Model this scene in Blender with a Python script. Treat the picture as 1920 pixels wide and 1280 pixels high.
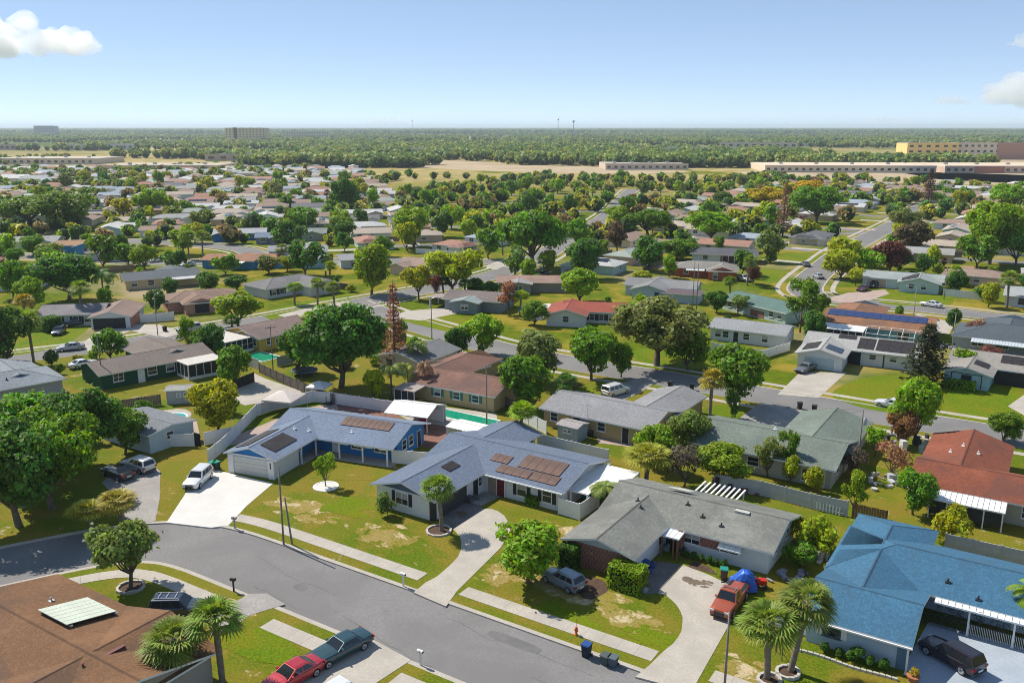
# Florida subdivision seen from about 40 m up.  World axes follow the street grid:
# +x runs along the nearest street, +y runs away from it, metres throughout.
import bpy, bmesh, math, random
import numpy as np
from mathutils import Vector, Matrix
for o in list(bpy.data.objects): bpy.data.objects.remove(o)
sc = bpy.context.scene
R = math.radians
# ---------------------------------------------------------------- camera
cd = bpy.data.cameras.new('camera'); cam = bpy.data.objects.new('camera', cd)
sc.collection.objects.link(cam); sc.camera = cam
cd.sensor_width = 36; cd.lens = 30.75; cd.clip_start = .5; cd.clip_end = 60000
cam.location = (0, 0, 40); cam.rotation_euler = (R(90-13.77), 0, R(32.6))
# ---------------------------------------------------------------- sky, sun, exposure
SUN_DIR = Vector((-.995, .09, 0)).normalized()          # where the sun stands, seen from above
SUN_EL = R(48)
w = bpy.data.worlds.new('World'); sc.world = w; w.use_nodes = True
nt = w.node_tree; nt.nodes.clear()
sky = nt.nodes.new('ShaderNodeTexSky'); sky.sky_type = 'NISHITA'; sky.sun_disc = False
sky.sun_elevation = SUN_EL; sky.sun_rotation = math.atan2(SUN_DIR.x, SUN_DIR.y)
sky.altitude = 10000; sky.air_density = 1.0; sky.dust_density = .5; sky.ozone_density = .2
bg = nt.nodes.new('ShaderNodeBackground'); bg.inputs[1].default_value = .15
wo = nt.nodes.new('ShaderNodeOutputWorld')
gm = nt.nodes.new('ShaderNodeGamma'); gm.inputs[1].default_value = .45      # evens out the whole dome to brighten the shadows
nt.links.new(sky.outputs[0], gm.inputs[0]); hsv = nt.nodes.new('ShaderNodeHueSaturation'); hsv.inputs['Saturation'].default_value = 1.4; hsv.inputs['Value'].default_value = 1.12; nt.links.new(gm.outputs[0], hsv.inputs['Color']); nt.links.new(hsv.outputs[0], bg.inputs[0]); nt.links.new(bg.outputs[0], wo.inputs[0])
sl = bpy.data.lights.new('sun', 'SUN'); sl.energy = 2.25; sl.angle = R(.5); sl.color = (1, .93, .82)
so = bpy.data.objects.new('sun', sl); sc.collection.objects.link(so)
so.rotation_euler = Vector((SUN_DIR.x*math.cos(SUN_EL), SUN_DIR.y*math.cos(SUN_EL), math.sin(SUN_EL))).to_track_quat('Z', 'Y').to_euler()
so.location = (0, 0, 200)
vs = sc.view_settings; vs.view_transform = 'Standard'; vs.look = 'None'; vs.gamma = 1; vs.exposure = 1.4; vs.use_curve_mapping = False
sc.cycles.max_bounces = 22; sc.cycles.diffuse_bounces = 2; sc.cycles.glossy_bounces = 2; sc.cycles.transmission_bounces = 3
sc.cycles.transparent_max_bounces = 8; sc.cycles.volume_bounces = 20; sc.cycles.caustics_reflective = False; sc.cycles.caustics_refractive = False
sc.cycles.use_denoising = True; sc.cycles.filter_width = 1.0
# ---------------------------------------------------------------- small helpers
rnd = random.Random(7)
COL = sc.collection
def link(o, parent=None):
    COL.objects.link(o)
    if parent is not None: o.parent = parent
    return o
def tag(o, label=None, cat=None, group=None, kind=None):
    if label: o['label'] = label
    if cat: o['category'] = cat
    if group: o['group'] = group
    if kind: o['kind'] = kind
    return o
def empty(name, loc, rz=0):
    o = bpy.data.objects.new(name, None); o.location = loc; o.rotation_euler = (0, 0, rz); o.empty_display_size = .2
    return link(o)
def copy_tree(o, parent=None):
    c = o.copy(); link(c, parent)
    for ch in list(o.children): copy_tree(ch, c)
    return c
class MB:
    """collects faces; build() makes one mesh object"""
    def __init__(s): s.v = []; s.f = []; s.m = []; s.mats = []
    def mi(s, mat):
        if mat not in s.mats: s.mats.append(mat)
        return s.mats.index(mat)
    def poly(s, pts, mat):
        n = len(s.v); s.v += [tuple(p) for p in pts]; s.f.append(tuple(range(n, n+len(pts)))); s.m.append(s.mi(mat))
    def box(s, x0, x1, y0, y1, z0, z1, mat, top=None):
        n = len(s.v); m = s.mi(mat); mt = s.mi(top) if top else m
        s.v += [(x0,y0,z0),(x1,y0,z0),(x1,y1,z0),(x0,y1,z0),(x0,y0,z1),(x1,y0,z1),(x1,y1,z1),(x0,y1,z1)]
        s.f += [(n,n+3,n+2,n+1),(n+4,n+5,n+6,n+7),(n,n+1,n+5,n+4),(n+1,n+2,n+6,n+5),(n+2,n+3,n+7,n+6),(n+3,n,n+4,n+7)]
        s.m += [m, mt, m, m, m, m]
    def prism(s, pts, z0, z1, mat, top=None):
        n = len(s.v); k = len(pts); m = s.mi(mat)
        a = sum(pts[i][0]*pts[(i+1)%k][1]-pts[(i+1)%k][0]*pts[i][1] for i in range(k))
        if a < 0: pts = pts[::-1]
        s.v += [(p[0],p[1],z0) for p in pts]+[(p[0],p[1],z1) for p in pts]
        s.f.append(tuple(range(n+k, n+2*k))); s.m.append(s.mi(top) if top else m)
        s.f.append(tuple(range(n+k-1, n-1, -1))); s.m.append(m)
        for i in range(k):
            j = (i+1) % k; s.f.append((n+i, n+j, n+k+j, n+k+i)); s.m.append(m)
    def tube(s, pts, rad, mat, seg=8, cap=True):
        rings = []; m = s.mi(mat)
        for i, p in enumerate(pts):
            p = Vector(p); a = Vector(pts[max(0,i-1)]); b = Vector(pts[min(len(pts)-1,i+1)]); d = (b-a).normalized()
            t = d.cross(Vector((1,0,0)) if abs(d.x) < .9 else Vector((0,1,0))).normalized(); u = d.cross(t)
            r = rad[i] if hasattr(rad, '__len__') else rad; n = len(s.v)
            for k in range(seg):
                an = 2*math.pi*k/seg; s.v.append(tuple(p+(t*math.cos(an)+u*math.sin(an))*r))
            rings.append(n)
        for i in range(len(rings)-1):
            for k in range(seg):
                k2 = (k+1) % seg; s.f.append((rings[i]+k, rings[i]+k2, rings[i+1]+k2, rings[i+1]+k)); s.m.append(m)
        if cap:
            s.f.append(tuple(rings[0]+k for k in range(seg))[::-1]); s.m.append(m)
            s.f.append(tuple(rings[-1]+k for k in range(seg))); s.m.append(m)
    def lathe(s, prof, mat, seg=16, c=(0,0,0)):
        m = s.mi(mat); n = len(s.v)
        for r, z in prof:
            for k in range(seg):
                a = 2*math.pi*k/seg; s.v.append((c[0]+r*math.cos(a), c[1]+r*math.sin(a), c[2]+z))
        for i in range(len(prof)-1):
            for k in range(seg):
                k2 = (k+1)%seg; s.f.append((n+i*seg+k, n+i*seg+k2, n+(i+1)*seg+k2, n+(i+1)*seg+k)); s.m.append(m)
        s.f.append(tuple(n+(len(prof)-1)*seg+k for k in range(seg))); s.m.append(m)
        s.f.append(tuple(n+k for k in range(seg))[::-1]); s.m.append(m)
    def mesh(s, name, smooth=False):
        me = bpy.data.meshes.new(name); me.from_pydata(s.v, [], s.f)
        for m in s.mats: me.materials.append(m)
        me.polygons.foreach_set('material_index', s.m)
        if smooth: me.polygons.foreach_set('use_smooth', [True]*len(s.f))
        me.update(); return me
    def build(s, name, parent=None, smooth=False):
        return link(bpy.data.objects.new(name, s.mesh(name, smooth)), parent)
def inst(name, me, parent=None, loc=(0,0,0), rot=(0,0,0), scl=(1,1,1), color=None):
    o = bpy.data.objects.new(name, me); o.location = loc; o.rotation_euler = rot; o.scale = scl
    if color: o.color = (*color, 1)
    return link(o, parent)
# ---------------------------------------------------------------- materials
MC = {}
def nodes(name):
    m = bpy.data.materials.new(name); m.use_nodes = True; t = m.node_tree
    return m, t, t.nodes['Principled BSDF']
def N(t, kind, **kw):
    n = t.nodes.new('ShaderNode'+kind)
    for k, v in kw.items():
        if k in n.inputs: n.inputs[k].default_value = v
        else: setattr(n, k, v)
    return n
def mixc(t, fac, a, b, mode='MIX'):
    n = t.nodes.new('ShaderNodeMix'); n.data_type = 'RGBA'; n.blend_type = mode; n.clamp_factor = True
    for i, v in ((0, fac), (6, a), (7, b)):
        if hasattr(v, 'is_linked') or hasattr(v, 'links'): t.links.new(v, n.inputs[i])
        else: n.inputs[i].default_value = v if i == 0 else (*v[:3], 1)
    return n.outputs[2]
def ramp(t, src, lo, hi):
    n = t.nodes.new('ShaderNodeMapRange'); n.interpolation_type = 'SMOOTHSTEP'
    n.inputs[1].default_value = lo; n.inputs[2].default_value = hi; t.links.new(src, n.inputs[0]); return n.outputs[0]
def noise(t, co, scale, detail=4, rough=.6, dist=0, mapscale=None):
    n = N(t, 'TexNoise', Scale=scale, Detail=detail, Roughness=rough, Distortion=dist)
    if mapscale:
        mp = t.nodes.new('ShaderNodeMapping'); mp.inputs['Scale'].default_value = mapscale; t.links.new(co, mp.inputs[0]); co = mp.outputs[0]
    t.links.new(co, n.inputs['Vector']); return n.outputs[0]
def k(c, f): return tuple(min(1, max(0, x*f)) for x in c)
def mat(name, col, rough=.75, var=.12, scale=1.2, fine=14, metal=0, spec=.3, objco=True, bump=0):
    if name in MC: return MC[name]
    m, t, b = nodes(name)
    co = t.nodes.new('ShaderNodeTexCoord').outputs['Object'] if objco else t.nodes.new('ShaderNodeNewGeometry').outputs['Position']
    n1 = noise(t, co, scale, 4); n2 = noise(t, co, fine, 3)
    c = mixc(t, ramp(t, n1, .3, .7), k(col, 1-var), k(col, 1+var))
    c = mixc(t, ramp(t, n2, .3, .75), c, k(col, 1-var*.9))
    t.links.new(c, b.inputs['Base Color']); b.inputs['Roughness'].default_value = rough; b.inputs['Metallic'].default_value = metal
    b.inputs['Specular IOR Level'].default_value = spec
    if bump:
        bp = N(t, 'Bump', Strength=bump, Distance=.03); t.links.new(n2, bp.inputs['Height']); t.links.new(bp.outputs[0], b.inputs['Normal'])
    MC[name] = m; return m
def roofmat(name, col, age=.3, streak=(.5, .5, .5)):
    """asphalt shingles: granule speckle, courses, broad weathering and streaks of algae"""
    if name in MC: return MC[name]
    m, t, b = nodes(name)
    co = t.nodes.new('ShaderNodeTexCoord').outputs['Object']
    n1 = noise(t, co, .22, 4, .6, .4); n2 = noise(t, co, 3.2, 3, .65); n3 = noise(t, co, 9, 2, .7); n4 = noise(t, co, .55, 3, .6, 0, (1, 1, .15))
    c = mixc(t, ramp(t, n2, .3, .7), k(col, .78), k(col, 1.2))
    c = mixc(t, ramp(t, n3, .35, .7), c, k(col, .72))
    g = sum(col)/3
    c2 = mixc(t, ramp(t, n1, .48, .7), mixc(t, ramp(t, n1, .28, .46), k(col, 1.3), c), tuple(g*.3*s*2+col[i]*.28 for i, s in enumerate(streak)))
    mx = mixc(t, age, c, c2)
    c3 = mixc(t, ramp(t, n4, .5, .8), mx, tuple(x*.62 for x in col)); mx2 = mixc(t, age*.9, mx, c3)
    wv = N(t, 'TexWave', Scale=1.15, Distortion=.6, Detail=1.0); wv.bands_direction = 'Z'; wv.inputs['Detail Scale'].default_value = 3
    mp = t.nodes.new('ShaderNodeMapping'); mp.inputs['Scale'].default_value = (0, 0, 9); t.links.new(co, mp.inputs[0]); t.links.new(mp.outputs[0], wv.inputs[0])
    mx3 = mixc(t, ramp(t, wv.outputs[1], .72, 1), mx2, mixc(t, .22, mx2, (0, 0, 0)))
    t.links.new(mx3, b.inputs['Base Color']); b.inputs['Roughness'].default_value = .9; b.inputs['Specular IOR Level'].default_value = .2
    bp = N(t, 'Bump', Strength=.35, Distance=.03); t.links.new(n2, bp.inputs['Height']); t.links.new(bp.outputs[0], b.inputs['Normal'])
    MC[name] = m; return m
def glassmat(name, col, rough=.08):
    if name in MC: return MC[name]
    m, t, b = nodes(name); b.inputs['Base Color'].default_value = (*col, 1); b.inputs['Roughness'].default_value = rough; b.inputs['Specular IOR Level'].default_value = .6
    MC[name] = m; return m
def objcol(name, rough=.35, metal=0, coat=0, spec=.5, var=0.):
    m, t, b = nodes(name); oi = t.nodes.new('ShaderNodeObjectInfo'); c = oi.outputs['Color']
    if var:
        co = t.nodes.new('ShaderNodeTexCoord').outputs['Object']; n1 = noise(t, co, 1.4, 4); n2 = noise(t, co, 11, 3)
        hs = N(t, 'HueSaturation', Value=1-var); t.links.new(c, hs.inputs['Color'])
        c = mixc(t, ramp(t, n1, .35, .7), c, hs.outputs[0])
        hs2 = N(t, 'HueSaturation', Value=1-var*.8); t.links.new(c, hs2.inputs['Color']); c = mixc(t, ramp(t, n2, .4, .75), c, hs2.outputs[0])
    t.links.new(c, b.inputs['Base Color']); b.inputs['Roughness'].default_value = rough; b.inputs['Metallic'].default_value = metal
    b.inputs['Coat Weight'].default_value = coat; b.inputs['Coat Roughness'].default_value = .05; b.inputs['Specular IOR Level'].default_value = spec
    MC[name] = m; return m
PAINT = objcol('car_paint', .3, .25, .8); COLR = objcol('coloured_surface', .75, spec=.25, var=.14); ROOFC = None
def leafmat(name, trans=.45, hue=.035, val=.68, const=None):
    """foliage: the object's own colour, each leaf a little different, light passing through"""
    m, t, b = nodes(name); t.nodes.remove(b)
    out = t.nodes['Material Output']; oi = t.nodes.new('ShaderNodeObjectInfo'); geo = t.nodes.new('ShaderNodeNewGeometry')
    rp = geo.outputs['Random Per Island']
    hs = N(t, 'HueSaturation')
    if const: hs.inputs['Color'].default_value = (*const, 1)
    else: t.links.new(oi.outputs['Color'], hs.inputs['Color'])
    a = N(t, 'MapRange'); a.inputs[3].default_value = .5-hue; a.inputs[4].default_value = .5+hue*.7; t.links.new(rp, a.inputs[0]); t.links.new(a.outputs[0], hs.inputs['Hue'])
    co = t.nodes.new('ShaderNodeTexCoord').outputs['Object']; nz = noise(t, co, .55, 2)
    mth = N(t, 'Math', operation='MULTIPLY_ADD'); mth.inputs[1].default_value = 1.5; mth.inputs[2].default_value = -.25; t.links.new(nz, mth.inputs[0])
    ad = N(t, 'Math', operation='ADD'); t.links.new(rp, ad.inputs[0]); t.links.new(mth.outputs[0], ad.inputs[1])
    v = N(t, 'MapRange'); v.inputs[1].default_value = .25; v.inputs[2].default_value = 1.75; v.inputs[3].default_value = 1-val; v.inputs[4].default_value = 1+val*.95; t.links.new(ad.outputs[0], v.inputs[0]); t.links.new(v.outputs[0], hs.inputs['Value'])
    d = N(t, 'BsdfPrincipled'); d.inputs['Roughness'].default_value = .55; d.inputs['Specular IOR Level'].default_value = .25; t.links.new(hs.outputs[0], d.inputs['Base Color'])
    tr = t.nodes.new('ShaderNodeBsdfTranslucent'); h2 = N(t, 'HueSaturation', Hue=.485, Saturation=1.1, Value=1.25); t.links.new(hs.outputs[0], h2.inputs['Color']); t.links.new(h2.outputs[0], tr.inputs[0])
    mx = t.nodes.new('ShaderNodeMixShader'); mx.inputs[0].default_value = trans
    t.links.new(d.outputs[0], mx.inputs[1]); t.links.new(tr.outputs[0], mx.inputs[2]); t.links.new(mx.outputs[0], out.inputs[0])
    MC[name] = m; return m
LEAF = leafmat('foliage'); PALM = leafmat('palm_frond', .32, .03, .6)
BARK = mat('bark', (.16, .125, .095), .9, .3, 1.5, 9); PBARK = mat('palm_bark', (.23, .19, .145), .9, .35, 2, 8)
WHITE = mat('white_paint', (.78, .78, .76), .55, .05, .8, 9); VINYL = mat('white_vinyl', (.76, .76, .75), .45, .07, .5, 5)
GLASS = glassmat('window_glass', (.025, .035, .045)); CARGLASS = glassmat('car_glass', (.015, .02, .025), .04)
SCREEN = mat('insect_screen', (.03, .033, .035), .6, .2, 2, 20); BLACK = mat('black_rubber', (.02, .02, .02), .7, .1); DARKM = mat('dark_metal', (.045, .047, .05), .45, .15)
CHROME = mat('bright_metal', (.6, .6, .6), .25, .05, metal=.9); GALV = mat('galvanised_metal', (.42, .43, .44), .45, .15, 2, 10, metal=.4)
TAIL = glassmat('tail_light', (.35, .01, .01), .15); LAMP = glassmat('head_light', (.7, .7, .7), .1)
WOODG = mat('weathered_wood', (.2, .17, .14), .9, .35, 1, 6); WOODB = mat('brown_wood', (.24, .135, .07), .85, .3, 1, 7); POLE = mat('pole_wood', (.25, .22, .19), .9, .25, 1.5, 8)
CONC = mat('concrete', (.44, .4, .345), .85, .16, .35, 5, objco=False); CONCW = mat('white_concrete', (.64, .62, .585), .8, .1, .3, 4, objco=False)
CONCG = mat('grey_concrete', (.33, .31, .285), .88, .22, .3, 4, objco=False); CONCB = mat('blue_grey_concrete', (.36, .41, .47), .8, .12, .3, 4, objco=False)
DARKC = mat('dark_concrete', (.19, .175, .165), .85, .25, .4, 4, objco=False); PAVER = mat('red_pavers', (.24, .12, .09), .88, .25, .6, 5, objco=False); PINK = mat('pink_pavers', (.42, .32, .27), .88, .15, .6, 6, objco=False)
SAND = mat('bare_sand', (.45, .35, .22), .95, .2, .02, .3, objco=False); MULCH = mat('mulch', (.1, .06, .04), .95, .3, 2, 12, objco=False); STONE = mat('pale_stone', (.5, .47, .42), .85, .2, 2, 9)
TEAL = glassmat('pool_water_teal', (.05, .42, .4), .05); GREENW = glassmat('pool_water_green', (.01, .28, .16), .05)
def lawnmat(name, green, dry, soil, d0, s0):
    """turf: living and dry grass in drifts, thin spots of bare soil, mown stripes of tone"""
    m, t, b = nodes(name); co = t.nodes.new('ShaderNodeNewGeometry').outputs['Position']
    n1 = noise(t, co, .16, 5, .62, .6); n2 = noise(t, co, .45, 6, .72, .5); n3 = noise(t, co, 4.5, 4, .75); n4 = noise(t, co, .07, 3); n5 = noise(t, co, 1.5, 5, .75, .3)
    c = mixc(t, ramp(t, n3, .3, .72), k(green, 1.3), k(green, .55))
    c = mixc(t, ramp(t, n4, .38, .62), c, mixc(t, .5, c, dry))
    dr = mixc(t, ramp(t, n3, .25, .75), k(dry, 1.15), k(dry, .6))
    c = mixc(t, ramp(t, n1, d0, d0+.2), c, dr); c = mixc(t, ramp(t, n5, .52, .7), c, mixc(t, .6, c, dr))
    so_ = mixc(t, ramp(t, n3, .3, .7), k(soil, 1.1), k(soil, .72)); c = mixc(t, ramp(t, n2, s0, s0+.09), c, so_)
    c = mixc(t, ramp(t, n5, .68, .76), c, mixc(t, .55, c, soil))
    t.links.new(c, b.inputs['Base Color']); b.inputs['Roughness'].default_value = .95; b.inputs['Specular IOR Level'].default_value = .1
    bp = N(t, 'Bump', Strength=.5, Distance=.06); t.links.new(n3, bp.inputs['Height']); t.links.new(bp.outputs[0], b.inputs['Normal'])
    MC[name] = m; return m
LAWN = lawnmat('lawn_turf', (.1, .15, .005), (.225, .18, .022), (.4, .31, .17), .43, .6)
LAWNG = lawnmat('lush_turf', (.105, .175, .004), (.19, .19, .009), (.34, .28, .09), .48, .7)
LAWND = lawnmat('dry_turf', (.2, .18, .02), (.33, .25, .08), (.52, .42, .26), .38, .52)
def asphalt():
    m, t, b = nodes('asphalt'); co = t.nodes.new('ShaderNodeNewGeometry').outputs['Position']
    n1 = noise(t, co, .12, 4, .6, .5); n2 = noise(t, co, 6, 3, .7); n3 = noise(t, co, .9, 4, .65)
    base = (.22, .213, .208); c = mixc(t, ramp(t, n1, .35, .7), k(base, .84), k(base, 1.12)); c = mixc(t, ramp(t, n2, .3, .8), c, k(base, .78)); c = mixc(t, ramp(t, n3, .62, .8), c, k(base, .72))
    vo = N(t, 'TexVoronoi', Scale=.16); vo.feature = 'DISTANCE_TO_EDGE'
    mp = t.nodes.new('ShaderNodeMixRGB'); mp.inputs[0].default_value = .12; nn = N(t, 'TexNoise', Scale=.5, Detail=5); t.links.new(co, nn.inputs[0]); t.links.new(co, mp.inputs[1]); t.links.new(nn.outputs[1], mp.inputs[2]); t.links.new(mp.outputs[0], vo.inputs['Vector'])
    cr = ramp(t, vo.outputs['Distance'], .0, .004); c = mixc(t, cr, k(base, .8), c)
    t.links.new(c, b.inputs['Base Color']); b.inputs['Roughness'].default_value = .9; b.inputs['Specular IOR Level'].default_value = .2
    bp = N(t, 'Bump', Strength=.2, Distance=.02); t.links.new(n2, bp.inputs['Height']); t.links.new(bp.outputs[0], b.inputs['Normal']); MC['asphalt'] = m; return m
ASPH = asphalt()
def brickmat():
    m, t, b = nodes('red_brick'); co = t.nodes.new('ShaderNodeTexCoord').outputs['Object']
    sp = t.nodes.new('ShaderNodeSeparateXYZ'); t.links.new(co, sp.inputs[0]); ad = N(t, 'Math', operation='ADD'); t.links.new(sp.outputs[0], ad.inputs[0]); t.links.new(sp.outputs[1], ad.inputs[1])
    cb = t.nodes.new('ShaderNodeCombineXYZ'); t.links.new(ad.outputs[0], cb.inputs[0]); t.links.new(sp.outputs[2], cb.inputs[1])
    br = N(t, 'TexBrick', Scale=1.0); br.inputs['Brick Width'].default_value = .32; br.inputs['Row Height'].default_value = .12; br.inputs['Mortar Size'].default_value = .012; br.inputs['Bias'].default_value = -.1
    br.inputs['Color1'].default_value = (.3, .075, .035, 1); br.inputs['Color2'].default_value = (.14, .035, .022, 1); br.inputs['Mortar'].default_value = (.34, .3, .26, 1); t.links.new(cb.outputs[0], br.inputs['Vector'])
    n = noise(t, co, 2.2, 3, .7); c = mixc(t, ramp(t, n, .62, .74), br.outputs[0], (.5, .42, .36)); t.links.new(c, b.inputs['Base Color']); b.inputs['Roughness'].default_value = .9; MC['red_brick'] = m; return m
BRICK = brickmat()
def wallm(c):
    key = 'wall_%d_%d_%d' % tuple(int(x*99) for x in c)
    return mat(key, c, .8, .06, .5, 6, spec=.2)
def roofm(c, age=.3): return roofmat('shingle_%d_%d_%d' % tuple(int(x*99) for x in c), c, age)
PANEL = glassmat('solar_cell', (.012, .014, .022), .18); MATTE = mat('solar_pool_mat', (.035, .03, .03), .6, .3, .8, 6); MATTB = mat('weathered_solar_mat', (.15, .09, .07), .7, .3, .5, 5)
# ---------------------------------------------------------------- streets
def offs(pl, d):
    out = []
    for i, p in enumerate(pl):
        a = Vector(pl[max(0, i-1)]); b = Vector(pl[min(len(pl)-1, i+1)]); t = (b-a).normalized(); out.append((p[0]-t.y*d, p[1]+t.x*d))
    return out
def smooth(pl, n=2):
    for _ in range(n):
        q = [pl[0]]
        for a, b in zip(pl, pl[1:]): q += [(a[0]*.75+b[0]*.25, a[1]*.75+b[1]*.25), (a[0]*.25+b[0]*.75, a[1]*.25+b[1]*.75)]
        pl = q+[pl[-1]]
    return pl
C1 = smooth([(110, 50.3), (-20, 50.3), (-60, 50.3), (-68.5, 50.2), (-73, 48.4), (-76, 45.4), (-78.3, 41.8), (-80.8, 37), (-86, 27), (-96, 10)])
C2 = smooth([(-141, 150), (-131, 145.5), (-118, 140.5), (-102, 136), (-86, 131), (-70, 129.8), (-50, 129.8), (-30, 129), (-15, 128.5), (30, 129), (110, 131)])
C3 = smooth([(-190, 20), (-172, 50), (-163, 66), (-156, 80), (-150.5, 92), (-147, 106), (-143.5, 122), (-141, 140), (-138, 160), (-134, 185), (-135, 210), (-140, 235), (-152, 270), (-167, 320), (-185, 375), (-215, 450), (-250, 540)])
C4 = smooth([(-47, 214), (-54, 219), (-57.5, 234), (-60.5, 270), (-63, 300), (-64, 352), (-63.5, 408), (-66.5, 485), (-70, 560)])
C5 = smooth([(-54, 219), (-47, 214), (-26, 215), (-10, 213.5), (30, 212), (110, 214)])
C6 = smooth([(-330, 130), (-285, 150), (-245, 160), (-215, 176), (-190, 196), (-160, 216), (-134, 224)])
C7 = smooth([(-330, 178), (-290, 190), (-262, 199), (-236, 200), (-222, 193)])
HW = 4.1
def sheet(name, pts, z, m, kind='structure'):
    b = MB(); n = len(pts); a = sum(pts[i][0]*pts[(i+1)%n][1]-pts[(i+1)%n][0]*pts[i][1] for i in range(n))
    b.poly([(p[0], p[1], z) for p in (pts if a > 0 else pts[::-1])], m); return tag(b.build(name), kind=kind)
def strip(name, pl, d0, d1, z, m, parent=None, th=0):
    b = MB(); A = offs(pl, d0); B = offs(pl, d1)
    for i in range(len(pl)-1):
        q = [A[i], A[i+1], B[i+1], B[i]]
        if th: b.prism(q, z-th, z, m)
        else:
            ar = sum(q[j][0]*q[(j+1)%4][1]-q[(j+1)%4][0]*q[j][1] for j in range(4)); b.poly([(p[0], p[1], z) for p in (q if ar > 0 else q[::-1])], m)
    o = b.build(name, parent)
    if parent is None: tag(o, kind='structure')
    return o
def rounded(pts, n=2):
    for _ in range(n):
        q = []
        for i in range(len(pts)):
            a = pts[i]; b = pts[(i+1) % len(pts)]; q += [(a[0]*.8+b[0]*.2, a[1]*.8+b[1]*.2), (a[0]*.2+b[0]*.8, a[1]*.2+b[1]*.8)]
        pts = q
    return pts
def groundmat():
    m, t, b = nodes('ground_cover'); co = t.nodes.new('ShaderNodeNewGeometry').outputs['Position']
    n1 = noise(t, co, .012, 5, .6, .5); n2 = noise(t, co, .06, 5, .65, .5); n3 = noise(t, co, .6, 4, .7); n4 = noise(t, co, .0016, 4, .6)
    c = mixc(t, ramp(t, n3, .3, .7), (.12, .17, .005), (.08, .11, .008)); c = mixc(t, ramp(t, n2, .44, .64), c, (.27, .21, .03)); c = mixc(t, ramp(t, n1, .52, .7), c, (.34, .27, .17))
    ln = t.nodes.new('ShaderNodeVectorMath'); ln.operation = 'LENGTH'; t.links.new(co, ln.inputs[0]); far = ramp(t, ln.outputs['Value'], 1300, 2300)
    fc = mixc(t, ramp(t, n4, .5, .68), mixc(t, ramp(t, n1, .4, .65), (.06, .1, .025), (.11, .14, .035)), (.48, .4, .24)); md = ramp(t, ln.outputs['Value'], 480, 800); tn = mixc(t, ramp(t, n2, .3, .6), (.5, .38, .2), (.3, .25, .08)); c = mixc(t, md, c, mixc(t, ramp(t, n1, .34, .46), c, tn)); c = mixc(t, far, c, fc)
    t.links.new(c, b.inputs['Base Color']); b.inputs['Roughness'].default_value = 1; b.inputs['Specular IOR Level'].default_value = .05; MC['ground_cover'] = m; return m
gb = MB()
gb.poly([(-45000, -3000, -.12), (45000, -3000, -.12), (45000, 45000, -.12), (-45000, 45000, -.12)], groundmat())
tag(gb.build('ground'), kind='structure')
KN = offs(C1, -HW-.45); KS = offs(C1, HW+.45)
nearkerb2 = offs(C2, -HW-.3)[6:]; nearkerb3 = offs(C3, -HW-.3)
PADN = KN+[(-140, 8), (-172, 38)]+[p for p in nearkerb3 if 45 < p[1] < 134]+[(-135, 139)]+[p for p in nearkerb2 if p[0] > -128]
PADS = KS+[(-90, -40), (110, -40)]
def inside(p, poly):
    c = False; n = len(poly)
    for i in range(n):
        a, b = poly[i], poly[i-1]
        if (a[1] > p[1]) != (b[1] > p[1]) and p[0] < (b[0]-a[0])*(p[1]-a[1])/(b[1]-a[1])+a[0]: c = not c
    return c
def gz(p): return 0. if inside(p, PADN) or inside(p, PADS) else -.12
for nm, pd in (('lawn', PADN), ('lawn', PADS)):
    b = MB(); b.prism(pd, -.125, 0, CONC, LAWN); tag(b.build(nm), kind='structure')
for pl, z in ((C1, -.113), (C2, -.113), (C3, -.109), (C4, -.113), (C5, -.109), (C6, -.113), (C7, -.113)):
    rd = strip('road', pl, -HW, HW, z, ASPH)
    strip('kerb', pl, HW, HW+.45, .004 if pl is C1 else -.07, CONC, rd, .12 if pl is C1 else .05); strip('kerb', pl, -HW-.45, -HW, .004 if pl is C1 else -.07, CONC, rd, .12 if pl is C1 else .05)
    if pl is not C1:
        for sd in (1, -1): strip('sidewalk', pl, sd*(HW+2), sd*(HW+3.2), gz(offs(pl, sd*(HW+3))[len(pl)//2])+.02, CONC)
def slabs(pl, d0, d1, gaps):
    """sidewalk of separate concrete slabs"""
    root = tag(empty('sidewalk', (pl[0][0], pl[0][1], 0)), kind='structure'); acc = []
    mid = offs(pl, (d0+d1)/2); tot = 0; ln = [0]
    for a, b in zip(mid, mid[1:]): tot += math.dist(a, b); ln.append(tot)
    def at(s, d):
        pts = offs(pl, d)
        for i in range(len(ln)-1):
            if s <= ln[i+1]:
                f = (s-ln[i])/(ln[i+1]-ln[i]); return (pts[i][0]*(1-f)+pts[i+1][0]*f, pts[i][1]*(1-f)+pts[i+1][1]*f)
        return pts[-1]
    s = 0; i = 0
    while s+1.5 < tot:
        c = at(s+.75, (d0+d1)/2)
        if -95 < c[0] < 30 and not any(g0 < c[0] < g1 for g0, g1 in gaps) and c[1] > 18:
            q = [at(s+.008, d0), at(s+1.525, d0), at(s+1.525, d1), at(s+.008, d1)]; z = .03+rnd.uniform(-.003, .004)
            b = MB(); b.prism([(p[0]-root.location.x, p[1]-root.location.y) for p in q], -.04, z, CONC); b.build('slab', root)
        s += 1.53
    return root
slabs(C1, -HW-3.2, -HW-1.65, [(-95, -70.4), (-45.9, -41.0), (-23.6, -18.8), (-6.2, 30)])
slabs(C1, HW+1.65, HW+3.2, [(-58.2, -52.4), (-44.6, -38.1)])
# driveways, patios, beds: each a thin slab poured on the ground
SLABS = []
def slab(name, pts, m, z=None, rnds=0):
    if rnds: pts = rounded(pts, rnds)
    SLABS.append(pts); g = gz((sum(p[0] for p in pts)/len(pts), sum(p[1] for p in pts)/len(pts))); b = MB(); b.prism(pts, g-.1, g+(z or .025), m); return tag(b.build(name), kind='structure')

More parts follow.
